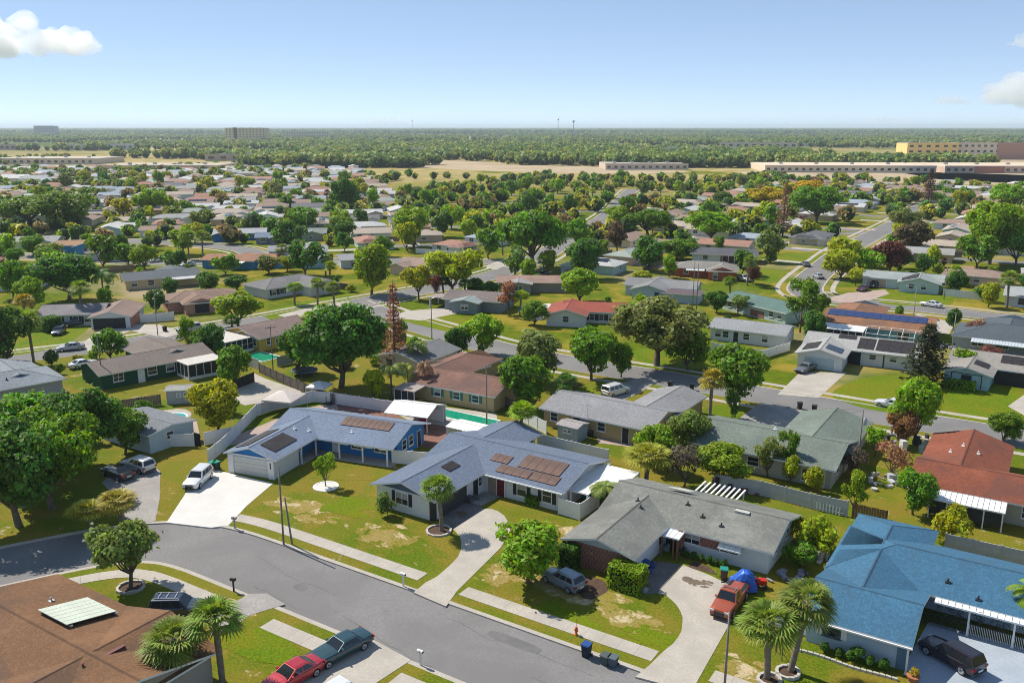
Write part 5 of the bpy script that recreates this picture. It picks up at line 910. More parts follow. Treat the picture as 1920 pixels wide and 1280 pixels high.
def carmeshes(kind):
    L, W, prof, gh, H, r = SPEC[kind]; b = MB(); m = b.mi(PAINT); hw = W/2; rings = []
    for (x, z) in prof:
        e = 1-.16*(abs(x)/.5)**6; wx = hw*e; n = len(b.v); zb = .24+.06*(abs(x) > .47)
        b.v += [(x*L, -wx*.9, zb), (x*L, -wx*.985, zb+.12), (x*L, -wx, zb+.3*(z-zb)+.1), (x*L, -wx*.985, z-.12), (x*L, -wx*.9, z-.015), (x*L, -wx*.5, z+.03), (x*L, 0, z+.04), (x*L, wx*.5, z+.03), (x*L, wx*.9, z-.015), (x*L, wx*.985, z-.12), (x*L, wx, zb+.3*(z-zb)+.1), (x*L, wx*.985, zb+.12), (x*L, wx*.9, zb)]; rings.append(n)
    for a, c in zip(rings, rings[1:]):
        for i in range(12): b.f.append((a+i, c+i, c+i+1, a+i+1)[::-1]); b.m.append(m)
        b.f.append((a, a+12, c+12, c)[::-1]); b.m.append(m)
    for rr_, fl in ((rings[0], 0), (rings[-1], 1)):
        q = tuple(rr_+i for i in range(13)); b.f.append(q if not fl else q[::-1]); b.m.append(m)
    # cabin shell
    def zt(x): 
        for (x0, z0), (x1, z1) in zip(prof, prof[1:]):
            if x0 <= x <= x1: return z0+(z1-z0)*(x-x0)/(x1-x0)
        return prof[0][1]
    xa, xb, xc, xd = [v*L for v in gh]; za, zd = zt(gh[0])-.03, zt(gh[3])-.03; wb, wt = hw*.93, hw*.73
    v = [(xa, -wb, za), (xd, -wb, zd), (xd, wb, zd), (xa, wb, za), (xb, -wt, H-.05), (xc, -wt, H-.05), (xc, wt, H-.05), (xb, wt, H-.05), (xb+.06, -wt*.7, H), (xc-.06, -wt*.7, H), (xc-.06, wt*.7, H), (xb+.06, wt*.7, H)]
    n = len(b.v); b.v += v
    for f in ((0, 1, 5, 4), (1, 2, 6, 5), (2, 3, 7, 6), (3, 0, 4, 7), (4, 5, 9, 8), (5, 6, 10, 9), (6, 7, 11, 10), (7, 4, 8, 11), (8, 9, 10, 11)): b.f.append(tuple(n+i for i in f)); b.m.append(m)
    if kind == 'pickup':
        for (x0, x1, y0, y1) in ((-.49*L, -.11*L, -hw*.78, hw*.78),): b.box(x0, x1, y0, y1, 1.075, 1.085, BLACK)
    V = [Vector(q) for q in v]
    def pane(a, c, d, e, s0=.08, s1=.92, t0=.1, t1=.9):
        P = lambda s_, t_: (V[a].lerp(V[c], s_)).lerp(V[e].lerp(V[d], s_), t_)
        q = [P(s0, t0), P(s1, t0), P(s1, t1), P(s0, t1)]; nn = (q[1]-q[0]).cross(q[3]-q[0]).normalized()*.012; return [x+nn for x in q]
    ws = MB(); ws.poly(pane(1, 2, 6, 5, .05, .95, .06, .94), CARGLASS); rw = MB(); rw.poly(pane(3, 0, 4, 7, .07, .93, .12, .9), CARGLASS); sw = []
    for s0, s1 in ((.08, .34), (.37, .64), (.67, .9)) if kind in ('suv', 'van', 'hatch') else ((.14, .48), (.52, .86)):
        for f in ((0, 1, 5, 4), (2, 3, 7, 6)):
            a_ = MB(); t0, t1 = (s0, s1) if f[0] == 0 else (1-s1, 1-s0); a_.poly(pane(*f, t0, t1, .14, .86), CARGLASS); sw.append(a_.mesh('side_window'))
    hl = MB(); hl.box(.482*L, .497*L, -.24, .14, zt(.45)-.22, zt(.45)-.06, LAMP); tl = MB(); tl.box(-.503*L, -.48*L, -.14, .16, .72, .9, TAIL)
    gr = MB(); gr.box(.497*L, .507*L, -.45, .45, .42, zt(.47)-.14, DARKM); gr.box(.49*L, .51*L, -hw*.75, hw*.75, .28, .4, BLACK); rb = MB(); rb.box(-.512*L, -.495*L, -hw*.78, hw*.78, .34, .52, DARKM); rb.box(-.515*L, -.505*L, -.26, .26, .55, .68, WHITE)
    mi_ = MB(); mi_.box(-.08, .08, 0, .2, 0, .13, PAINT); rk = MB(); [rk.box(xb+.2, xc-.15, y-.02, y+.02, H+.0, H+.06, GALV) for y in (-wt*.72, wt*.72)]; [rk.box(x, x+.05, -wt*.72, wt*.72, H+.05, H+.08, GALV) for x in (xb+.5, (xb+xc)/2, xc-.45)]
    return dict(body=b.mesh('body', False), ws=ws.mesh('windshield'), rw=rw.mesh('rear_window'), sw=sw, hl=hl.mesh('headlight'), tl=tl.mesh('tail_light'), gr=gr.mesh('grille'), rb=rb.mesh('rear_bumper'), mi=mi_.mesh('mirror'), rk=rk.mesh('roof_rack'), w=wheelmesh(r, .22))
def car(kind, rear, front, col, label, rack=False, group='parked cars', name='car'):
    c = ((rear[0]+front[0])/2, (rear[1]+front[1])/2); an = math.atan2(front[1]-rear[1], front[0]-rear[0]); L, W, prof, gh, H, r = SPEC[kind]; M_ = shared(('car', kind), lambda: carmeshes(kind))
    o = tag(empty(name, (c[0], c[1], gz(c)+.03), an), label, {'suv': 'car', 'pickup': 'pickup truck', 'van': 'van'}.get(kind, 'car'), group); bd = inst('body', M_['body'], o, color=col)
    for f in bd.data.polygons: f.use_smooth = False
    inst('windshield', M_['ws'], o); inst('rear_window', M_['rw'], o); [inst('side_window', s_, o) for s_ in M_['sw']]; inst('grille', M_['gr'], o); inst('rear_bumper', M_['rb'], o)
    for s_ in (-1, 1): inst('headlight', M_['hl'], o, (0, s_*W*.36, 0), scl=(1, s_, 1)); inst('tail_light', M_['tl'], o, (0, s_*W*.4, 0), scl=(1, s_, 1)); inst('mirror', M_['mi'], o, (gh[3]*L-.35, s_*W*.46, 1.0), scl=(1, s_, 1), color=col)
    for x in (-.31, .31):
        for s_ in (-1, 1): wt = inst('wheel', M_['w'][0], o, (x*L, s_*(W/2-.1), r)); wt.name = 'wheel'; inst('rim', M_['w'][1], wt)
    if rack: inst('roof_rack', M_['rk'], o)
    return o
WHT, BLK, SIL, GRY, NAV, REDC = (.75, .75, .75), (.02, .02, .025), (.45, .46, .48), (.16, .17, .18), (.03, .05, .1), (.42, .02, .03)
car('saloon', (-43.5, 46.1), (-44.4, 41.4), (.02, .06, .075), 'long dark teal sedan parked nose-in across the sidewalk'); car('sedan', (-44.2, 41.6), (-44.8, 37.1), REDC, 'red sedan in front of the dark teal sedan'); car('hatch', (-39.9, 40.4), (-40.4, 36.7), WHT, 'white car cut by the bottom photo edge')
car('suv', (-61.3, 39.5), (-57.6, 42.1), (.03, .045, .08), 'dark blue SUV with roof rails on the corner drive', True); car('suv', (-82.5, 62.2), (-80.2, 57.7), WHT, 'white SUV on the white concrete drive'); car('suv', (-88.4, 58.8), (-93.4, 58.8), WHT, 'white SUV under the oak on the grey drive'); car('sedan', (-88.6, 56.0), (-93.5, 56.3), BLK, 'black car half hidden under the oak')
car('hatch', (-32.8, 62.1), (-36.2, 62.9), (.2, .25, .3), 'silver-blue hatchback parked on the dry lawn'); car('pickup', (-20.7, 70.6), (-20.7, 63.5), (.42, .09, .035), 'orange pickup with roof rack on the cracked drive', True); car('suv', (-2.1, 67.6), (-5.2, 69.3), (.02, .015, .02), 'black SUV on the blue-grey drive')
car('van', (-56.6, 115.0), (-55.4, 119.3), WHT, 'white van in the tan house drive'); car('sedan', (-34.5, 148.9), (-35.5, 144.7), GRY, 'grey sedan before the solar house garage'); car('sedan', (-17.0, 133.3), (-21.1, 133.9), WHT, 'white sedan behind the tall fresh green tree')
car('sedan', (-152.4, 90.3), (-154.5, 86.1), SIL, 'silver sedan on the crescent street'); car('pickup', (-171.0, 102.7), (-173.0, 98.4), NAV, 'dark blue pickup before the white crescent house'); car('sedan', (-165.7, 102.5), (-163.9, 104.2), BLK, 'black sedan on the curved crescent drive'); car('hatch', (-169.9, 96.9), (-165.5, 92.0), (.04, .06, .1), 'dark hatchback on the crescent lawn'); car('suv', (-146.9, 112.2), (-148.3, 107.4), SIL, 'silver pickup-like SUV parked on the crescent'); car('sedan', (-140.2, 81.3), (-139.9, 83.6), WHT, 'white sedan beside the green house')
car('sedan', (-63.3, 260.6), (-67.6, 267.6), GRY, 'dark grey car on the far street kerb'); car('sedan', (-55.2, 241.7), (-58.5, 246.8), SIL, 'pale car by the olive street tree'); car('sedan', (-42.0, 234.8), (-43.3, 227.0), (.12, .02, .04), 'maroon car on the pink drive'); car('suv', (-40.2, 241.5), (-41.9, 234.0), BLK, 'black SUV beside the maroon car'); car('suv', (-63.3, 416.9), (-65.5, 432.0), GRY, 'dark car driving up the far street'); car('pickup', (-70.7, 227.8), (-74.3, 230.5), WHT, 'white pickup before the brick house'); car('sedan', (-24.0, 217.9), (-26.4, 218.6), WHT, 'white car behind the solar array'); car('suv', (-78.0, 236.5), (-76.0, 241.0), SIL, 'silver SUV under the brick house carport') if 0 else None
car('sedan', (-219.5, 166.7), (-219.8, 162.8), SIL, 'silver sedan behind the dark grey roof'); car('pickup', (-282.7, 208.3), (-282.2, 202.8), NAV, 'dark pickup by the turning circle'); car('sedan', (-235.2, 166.8), (-235.2, 164.2), WHT, 'white car near the tan board fence') ; car('sedan', (-121.4, 203.4), (-122.6, 211.2), BLK, 'black car under the wide umbrella oak')
# ---------------------------------------------------------------- poles, lights, wires
def upole(p, h_, label, arm=1.0, rz=0, can=False):
    o = tag(empty('utility_pole', (p[0], p[1], gz(p)), rz), label, 'pole'); b = MB(); b.tube([(0, 0, -.3), (0, 0, h_*.5), (0, 0, h_)], [.1, .09, .07], POLE, 8); b.build('pole', o, True)
    if arm:
        b = MB(); b.box(-arm, arm, -.06, .06, h_-.45, h_-.32, POLE); b.build('crossarm', o); ib = MB(); ib.tube([(0, 0, 0), (0, 0, .09), (0, 0, .16)], [.05, .06, .03], GALV, 6); im = ib.mesh('insulator')
        for x in (-.9, -.3, .3, .9): inst('insulator', im, o, (x*arm, 0, h_-.33))
    if can: b = MB(); b.lathe([(.2, 0), (.22, .1), (.22, .75), (.12, .82)], GALV, 10); q = b.build('transformer', o, True); q.location = (.32, 0, h_-1.7)
    return o
upole((-61.6, 54.5), 8.4, 'weathered utility pole on the near verge by the blue house lawn', 0); upole((-60.9, 54.95), 5, 'short stub pole leaning beside the weathered utility pole', 0).rotation_euler = (R(2), R(-5), 0)
upole((-127.1, 77.6), 8.2, 'tall dark pole beside the green house', .0); upole((-64.7, 94.7), 8.6, 'utility pole at the end of the green pool', 1.0, R(80)); upole((-108.9, 96.6), 8.4, 'utility pole between the yellow house and towering oak', .9, R(70)); upole((-17.7, 103.1), 8.2, 'utility pole with transformer beside the green-grey house', .0, 0, True); upole((-17.0, 55.2), 6.6, 'bare wooden pole on the lawn beside the driveway', 0); upole((-69.2, 185.5), 12, 'left pole of the tall pair behind the live oak', 0); upole((-69.3, 183.3), 12, 'right pole of the tall pair behind the live oak', 0)
def slight(p, h_, label, rz=0):
    o = tag(empty('street_light', (p[0], p[1], gz(p)), rz), label, 'street light'); b = MB(); b.tube([(0, 0, -.2), (0, 0, h_*.5), (0, 0, h_)], [.11, .09, .06], CONCG, 8); b.build('pole', o, True); b = MB(); b.tube([(0, 0, h_-.1), (.8, 0, h_+.25), (1.7, 0, h_+.3)], .04, GALV, 6); b.build('arm', o); b = MB(); b.lathe([(.05, .12), (.2, .05), (.22, 0), (.12, -.08)], GALV, 10); q = b.build('lamp_head', o); q.location = (1.8, 0, h_+.25)
slight((-102.2, 130.9), 8, 'street light on the lawn corner of the middle street', R(30)); slight((-149.9, 104.2), 8, 'street light on the crescent kerb', R(120)); slight((-15.0, 165.5), 9, 'street light pole behind the brownish conifer', R(200)); slight((-24.7, 188.7), 9, 'street light on the verge of the far side street', R(200)) ; slight((-78.7, 282.0), 9, 'street light on the far lawn strip', 0); slight((-234.1, 228.0), 10, 'pale street light before the leafy tree', R(40)); slight((-62.1, 289.8), 9, 'street light at the far street kerb', 0); slight((-23.8, 229.5), 9, 'street light before the mint house fence', R(180))
def wire(a, c, sag, label, group):
    n = 12; b = MB(); b.tube([(a[0]+(c[0]-a[0])*i/n, a[1]+(c[1]-a[1])*i/n, a[2]+(c[2]-a[2])*i/n-sag*4*(i/n)*(1-i/n)) for i in range(n+1)], .007, DARKM, 4); tag(b.build('overhead_wire'), label, 'wire', group)
pa = (-64.7, 94.7); pb = (-108.9, 96.6); pc = (-17.7, 103.1)
for i, x in enumerate((-.9, -.3, .3, .9)): wire((pa[0]+x*.2, pa[1]+x, 8.3), (pc[0]+x*.2, pc[1]+x, 8.0), .9, '%s of four thin overhead wires from the pool pole over the tan roof' % ('nearest', 'second', 'third', 'farthest')[i], 'overhead wires of the back lots')
for i, x in enumerate((-.8, .8)): wire((pa[0]+x*.2, pa[1]+x, 8.3), (pb[0]+x*.2, pb[1]+x, 8.1), .9, '%s thin overhead wire between the pool pole and oak pole' % ('nearer', 'farther')[i], 'overhead wires behind the blue house')
# ---------------------------------------------------------------- street furniture and yard things
def mailbox(p, m, label, rz=0):
    o = tag(empty('mailbox', (p[0], p[1], 0), rz), label, 'mailbox'); b = MB(); b.box(-.06, .06, -.06, .06, -.1, 1.05, m); b.build('post', o); b = MB(); b.box(-.26, .26, -.12, .12, 1.05, 1.22, m); b.tube([(-.26, 0, 1.2), (.26, 0, 1.2)], .12, m, 10); b.build('box', o, False); b = MB(); b.box(.0, .03, -.15, -.12, 1.1, 1.35, mat('flag_red', (.5, .03, .03), .6, .05)); b.build('flag', o)
mailbox((-68.5, 54.3), mat('grey_mailbox', (.4, .4, .4), .6, .1), 'grey pillar mailbox by the white concrete drive', .3); mailbox((-46.5, 54.6), WHITE, 'white mailbox on the verge by the curved driveway'); mailbox((-58.6, 45.8), DKS, 'black mailbox on the far corner verge', .4); mailbox((-37.8, 46.1), WHITE, 'white mailbox at the bottom verge')
def bin_(p, col, label, lid=None, rz=0, h_=1.05):
    o = tag(empty('wheelie_bin', (p[0], p[1], gz(p)), rz), label, 'bin'); b = MB(); s_ = h_/1.05; n = len(b.v); c1, c2 = .26, .33
    b.v += [(-c1, -c1, .03), (c1, -c1, .03), (c1, c1, .03), (-c1, c1, .03), (-c2, -c2, h_*.93), (c2, -c2, h_*.93), (c2, c2, h_*.93), (-c2, c2, h_*.93)]; m = b.mi(COLR)
    for f in ((0, 3, 2, 1), (4, 5, 6, 7), (0, 1, 5, 4), (1, 2, 6, 5), (2, 3, 7, 6), (3, 0, 4, 7)): b.f.append(f); b.m.append(m)
    q = b.build('body', o); q.color = (*col, 1); b = MB(); b.box(-.36, .36, -.38, .36, h_*.93, h_, COLR); b.box(-.3, .3, -.42, -.38, h_*.93, h_*.96, COLR); q = b.build('lid', o); q.color = (*(lid or col), 1); b = MB(); b.tube([(-.3, .36, h_*.95), (.3, .36, h_*.95)], .03, BLACK, 6); b.build('handle', o)
    wb_ = MB(); wb_.tube([(0, 0, 0), (.06, 0, 0)], .11, BLACK, 10); wm_ = wb_.mesh('wheel'); [inst('wheel', wm_, o, (x, .3, .11)) for x in (-.34, .28)]
bin_((-27.7, 54.1), (.02, .035, .05), 'tall dark bin with blue lid on the near verge', (.02, .07, .25), 0, 1.15); bin_((-26.0, 54.0), (.08, .1, .1), 'left of two small grey bins on the near verge', None, 0, .85); bin_((-25.4, 54.1), (.1, .13, .15), 'right of two small grey bins on the near verge', None, 0, .85); bin_((-22.7, 71.3), (.14, .08, .04), 'brown bin with teal lid beside the tarp', (.02, .25, .2), .4, 1.1); bin_((-83.4, 63.6), (.02, .06, .05), 'green-lidded bin beside the blue house garage', (.02, .3, .2))
bin_((-83.0, 63.9), (.02, .06, .05), 'second green-lidded bin beside the blue house garage', (.02, .3, .2)); bin_((-47.1, 126.0), (.02, .02, .025), 'black bin at the middle street kerb by the tall palm', None, .3); bin_((-30.3, 125.6), (.03, .03, .035), 'black bin on the kerb opposite the long drive', None, .5); bin_((-28.3, 126.0), (.03, .03, .035), 'lone small bin right of the kerb bin', None, 0, .85); bin_((-151.9, 107.3), (.02, .02, .02), 'black bin at the crescent kerb'); bin_((-50.9, 126.4), (.04, .04, .04), 'small bin on the verge beside the tan house', None, 0, .8)
o = tag(empty('fire_hydrant', (*(-29.7, 56.1), 0)), 'orange fire hydrant at the sidewalk edge', 'hydrant'); b = MB(); ORG = mat('orange_paint', (.65, .13, .02), .5, .08); b.lathe([(.16, 0), (.16, .06), (.1, .08), (.1, .55), (.14, .57), (.14, .62), (.1, .7), (.03, .78)], ORG, 12); b.build('barrel', o, True)
for a in (0, math.pi/2, math.pi): b = MB(); b.tube([(0, 0, .42), (.17*math.cos(a), .17*math.sin(a), .42)], .06, ORG, 8); b.build('nozzle', o)
b = MB(); b.tube([(0, 0, .7), (0, 0, 1.5)], .015, ORG, 5); b.build('marker_rod', o)
def ring(p, r, label, m=STONE, n=12, h_=.22):
    o = tag(empty('stone_ring', (p[0], p[1], 0)), label, 'stone ring'); b = MB(); b.prism([(-.16, -.1), (.16, -.12), (.18, .1), (-.15, .12)], 0, h_, m); me = b.mesh('stone')
    for i in range(n): a = 2*math.pi*i/n; inst('stone', me, o, (r*math.cos(a), r*math.sin(a), 0), (0, 0, a+1.57), (r*.5/.26*6.28/n*1.9, 1, rnd.uniform(.8, 1.3)))
    b = MB(); b.prism([(r*math.cos(a*.35), r*math.sin(a*.35)) for a in range(18)], -.03, .05, MULCH if m is STONE else CONCW); b.build('soil', o)
ring((-66.8, 41.2), 1.1, 'pale stone ring round the olive tree'); ring((-68.3, 67.2), 1.35, 'wide white stone bed round the thin young tree', WHITE, 20, .07); ring((-50.5, 65.1), 1.2, 'pale stone ring round the driveway palm', STONE, 12, .15); ring((-14.7, 58.5), .8, 'stone ring round the nearer palm by the pickup'); ring((-13.8, 60.2), .8, 'stone ring round the taller palm by the blue wall')
def shed(p, rz, w_, d, h_, col, rcol, label, name='shed'):
    hh = House(label, p, rz, col, rcol, cat='shed', name=name, age=.3); hh.roof(0, w_, 0, d, 'x', 'gg', eave=h_, pitch=.22, ov=.2, t=.1); hh.win('y-', 0, w_*.4, .5, .4, 1.2); hh.win('y-', 0, w_*.62, .5, .4, 1.2); hh.door('x-', 0, d/2, wallm((.5, .5, .52))); hh.done()
shed((-109.9, 76.8), 42, 4.4, 2.8, 2.1, wallm((.42, .41, .42)), (.4, .39, .36), 'grey garden shed with twin windows below the green house'); shed((-53.8, 95.3), -4, 3, 2.6, 2, wallm((.34, .4, .45)), (.4, .37, .36), 'small blue-grey shed behind the tan house'); shed((-187.8, 179.7), 44, 7, 6, 2.8, wallm((.3, .48, .6)), (.62, .64, .66), 'white-roofed workshop with pale blue end'); shed((-26.6, 269.3), 10, 5, 3, 2.2, wallm((.35, .2, .1)), (.42, .26, .16), 'small brown shed behind the mint house')
def canopy(p, w_, d, h_, label, peak=.8, m=VINYL, rz=0, name='canopy_tent', cat='canopy'):
    o = tag(empty(name, (p[0], p[1], gz(p)), rz), label, cat); b = MB(); a = [(-w_/2, -d/2, h_), (w_/2, -d/2, h_), (w_/2, d/2, h_), (-w_/2, d/2, h_)]; t = (0, 0, h_+peak)
    for i in range(4):
        q, r_ = a[i], a[(i+1) % 4]; md = (((q[0]+r_[0])/2)*.62, ((q[1]+r_[1])/2)*.62, h_+peak*.42); b.poly([q, r_, md], m); b.poly([q, md, t], m); b.poly([r_, t, md], m); b.poly([q, (q[0], q[1], h_-.22), (r_[0], r_[1], h_-.22), r_], m)
    b.build('canopy', o); pb_ = MB(); pb_.tube([(0, 0, 0), (0, 0, h_)], .035, GALV, 6); pm = pb_.mesh('pole'); [inst('pole', pm, o, (q[0], q[1], 0)) for q in a]
canopy((-92.5, 83.8), 4.6, 4.6, 2.3, 'cream gazebo with peaked top behind the blue house', 1.0, mat('cream_canvas', (.62, .55, .5), .8, .06), .3); canopy((-92.7, 91.0), 3, 3, 2.2, 'small white parasol-like canopy at the fence corner', .7, VINYL, .3)
hh = House('large white carport tent behind the blue house', (-75.8, 86.3), 12, WHITE, mat('white_tarp', (.74, .74, .72), .7, .04), cat='tent', name='carport_tent'); hh.roof(0, 6.4, 0, 6, 'x', 'gg', eave=2.2, pitch=.3, ov=.1, t=.05, walls=False); [hh.post(x, y, 2.2, .05) for x in (.1, 6.3) for y in (.1, 5.9)]; hh.wb.box(0, 6.4, 5.86, 5.9, 0, 2.2, WHITE); hh.done('tarp_wall')
hh = House('white tarp shelter beside the paver patio', (-65.8, 86.9), 0, WHITE, mat('white_tarp', (.74, .74, .72)), cat='tent', name='tarp_shelter'); hh.roof(0, 4.6, 0, 3.4, 'x', 'gg', eave=1.9, pitch=.2, ov=.1, t=.05, walls=False); [hh.post(x, y, 1.9, .05) for x in (.1, 4.5) for y in (.1, 3.3)]; hh.wb.box(0, .04, 0, 3.4, 0, 1.9, WHITE); hh.done('tarp_wall')
hh = House('white metal carport over a green tarp by the bushy palm', (-42.4, 79.8), 0, WHITE, WHITE, cat='carport', name='metal_carport'); hh.awning(0, 5.2, 0, 5, 2.4, 2.5, WHITE, 'roof_sheet'); [hh.post(x, y, 2.4, .06) for x in (.1, 5.1) for y in (.1, 4.9)]; hh.wb.box(.3, 2.2, .4, 2.6, 0, 1.7, mat('green_tarp', (.01, .36, .25), .6, .12)); hh.done('stored_tarp')
o = tag(empty('pergola', (-30.2, 83.2, 0)), 'white slatted pergola behind the grey roof', 'pergola')
for i in range(9): b = MB(); b.box(i*.55, i*.55+.18, 0, 3, 2.5, 2.62, WHITE); b.build('slat', o)
for x, y in ((.1, .1), (4.4, .1), (.1, 2.8), (4.4, 2.8)): b = MB(); b.box(x-.06, x+.06, y-.06, y+.06, -.1, 2.5, WHITE); b.build('post', o)
def pool(p, pts, m, label, rz=0):
    o = tag(empty('swimming_pool', (p[0], p[1], 0), rz), label, 'pool'); g = gz(p); b = MB(); b.prism(pts, g-.05, g+.05, m); b.build('water', o); c = [(x*1.0, y*1.0) for x, y in offs(pts+[pts[0]], -.32)[:-1]]; cc = MB(); n = len(pts)
    for i in range(n): j = (i+1) % n; cc.prism([pts[i], pts[j], c[j], c[i]], g-.05, g+.09, WHITE)
    cc.build('coping', o)
pool((-69.7, 96.1), [(-6.3, 1.0), (-6.3, -1.6), (5.4, -2.0), (5.6, .9)], GREENW, 'long green swimming pool beside the yellow house', 0); pool((-104.3, 73.4), [(2.2*math.cos(a*.4)*(1.25 if math.cos(a*.4) < 0 else .9), 1.7*math.sin(a*.4)) for a in range(16)], TEAL, 'kidney-shaped teal pool in the oak backyard', .6); pool((-119.9, 103.6), [(-3, -2), (3.4, -2), (3.4, 2), (-3, 2)], GREENW, 'green pool before the yellow house porch', -.1)
slab('patio', [(-104.3, 168.8), (-100.9, 174.0), (-96.4, 171.6), (-93.4, 156.6), (-95.9, 156.3)], CONCW, .04); pool((-99.9, 165.8), [(-3.4, -2.6), (3, -2.6), (3, 2.6), (-3.4, 2.6)], TEAL, 'teal pool beside the salmon-roofed house', .4)
o = tag(empty('trampoline', (*(-104.5, 99.4), 0)), 'round trampoline below the towering oak', 'trampoline'); b = MB(); b.prism([(2*math.cos(a*.26), 2*math.sin(a*.26)) for a in range(24)], .78, .82, BLACK); b.build('mat', o); b = MB(); b.tube([(2.1*math.cos(a*.2618), 2.1*math.sin(a*.2618), .82) for a in range(25)], .09, mat('blue_pad', (.1, .2, .3), .7, .1), 6); b.build('rim_pad', o)
for a in range(6): b = MB(); b.tube([(2*math.cos(a*1.047), 2*math.sin(a*1.047), 0), (2*math.cos(a*1.047), 2*math.sin(a*1.047), .8)], .04, GALV, 6); b.build('leg', o)
# tarp-covered trailer, bikes of clutter, garden furniture
o = tag(empty('covered_trailer', (*(-20.7, 70.6), 0), .35), 'trailer load under a crumpled blue tarp beside the pickup', 'trailer'); rg = np.random.default_rng(5); b = MB(); nx, ny = 11, 9; TARP = mat('blue_tarp', (.03, .12, .5), .4, .25, 2, 6)
for j in range(ny):
    for i in range(nx):
        x, y = (i/(nx-1)-.5)*2.6, (j/(ny-1)-.5)*2; ed = max(abs(x)/1.3, abs(y)); z = .25+1.45*(1-ed**4)*(.8+.25*math.sin(x*2.3+1))+rg.uniform(-.1, .1); b.v.append((x+rg.uniform(-.05, .05), y+rg.uniform(-.05, .05), max(.2, z)))
mt_ = b.mi(TARP)
for j in range(ny-1):
    for i in range(nx-1): q = j*nx+i; b.f.append((q, q+1, q+nx+1, q+nx)); b.m.append(mt_)
b.build('tarp', o); b = MB(); b.box(-1.3, 1.3, -.8, .8, .35, .5, DARKM); b.box(-1.9, -1.3, -.05, .05, .38, .46, DARKM); b.build('frame', o); wm2 = wheelmesh(.3, .18)[0]
for y in (-.9, .9): inst('wheel', wm2, o, (0, y, .3))
o = tag(empty('red_mower', (*(-19.7, 71.5), 0), .5), 'red ride-on mower beside the tarp-covered trailer', 'mower'); b = MB(); RM = mat('mower_red', (.5, .03, .02), .4, .1); b.box(-.1, .8, -.3, .3, .35, .8, RM); b.box(-.8, -.1, -.45, .45, .4, .6, RM); b.build('body', o); b = MB(); b.box(-.6, -.15, -.22, .22, .6, .72, BLACK); b.box(-.7, -.6, -.22, .22, .6, 1.05, BLACK); b.build('seat', o); wm3 = wheelmesh(.25, .2)[0]; [inst('wheel', wm3, o, (x, y, .25)) for x in (-.5, .55) for y in (-.5, .5)]
b = MB(); b.tube([(.1, 0, .7), (-.05, 0, 1.0)], .02, BLACK, 5); b.lathe([(.17, 1.0), (.17, 1.03)], BLACK, 10, (-.05, 0, 0)); b.build('steering_wheel', o)
def chair(p, m, label, rz=0, g=None):
    o = tag(empty('garden_chair', (p[0], p[1], gz(p)), rz), label, 'chair', g); b = MB(); b.box(-.25, .25, -.25, .25, .4, .45, m); b.build('seat', o); b = MB(); b.box(-.25, .25, .21, .26, .45, .95, m); b.build('backrest', o)
    for x in (-.22, .22):
        for y in (-.22, .22): b = MB(); b.box(x-.02, x+.02, y-.02, y+.02, 0, .4, m); b.build('leg', o)
def heap(p, n, r, h_, cols, label, name='junk_pile', cat='clutter'):
    """boxes, tubs and boards piled up"""
    o = tag(empty(name, (p[0], p[1], gz(p))), label, cat); rr = random.Random(int(p[0]*3+p[1]))
    for i in range(n):
        a, q = rr.uniform(0, 6.28), r*math.sqrt(rr.random()); s_ = rr.uniform(.2, .6); hh_ = rr.uniform(.2, h_); b = MB(); col = rr.choice(cols)
        if i % 3 == 0: b.lathe([(s_*.5, 0), (s_*.6, hh_*.8), (s_*.65, hh_)], COLR, 9)
        elif i % 3 == 1: b.prism([(-s_, -s_*.5), (s_, -s_*.6), (s_*.9, s_*.5), (-s_*.9, s_*.6)], 0, hh_, COLR)
        else: b.prism([(-s_*1.6, -.08), (s_*1.6, -.12), (s_*1.5, .1), (-s_*1.6, .12)], hh_*.3, hh_*.5, COLR)
        w_ = b.build(('tub', 'crate', 'board')[i % 3], o); w_.location = (q*math.cos(a), q*math.sin(a), 0); w_.rotation_euler = (0, 0, a*3); w_.color = (*col, 1)
heap((-29.0, 74.1), 16, 1.6, 1, [(.05, .05, .06), (.3, .3, .3), (.15, .1, .07), (.4, .4, .42)], 'bikes and clutter piled in the grey house entry'); heap((-29.2, 69.2), 5, .7, 1.0, [(.03, .06, .25), (.05, .1, .3)], 'blue covered grill by the grey house garage', 'covered_grill', 'grill'); heap((-28.9, 65.6), 8, 1.0, .5, [(.4, .42, .45), (.2, .2, .2)], 'loose pipes and tools below the block hedge'); heap((-28.3, 66.2), 3, .3, .8, [(.5, .03, .05)], 'red toy beside the dark concrete', 'toy', 'toy')
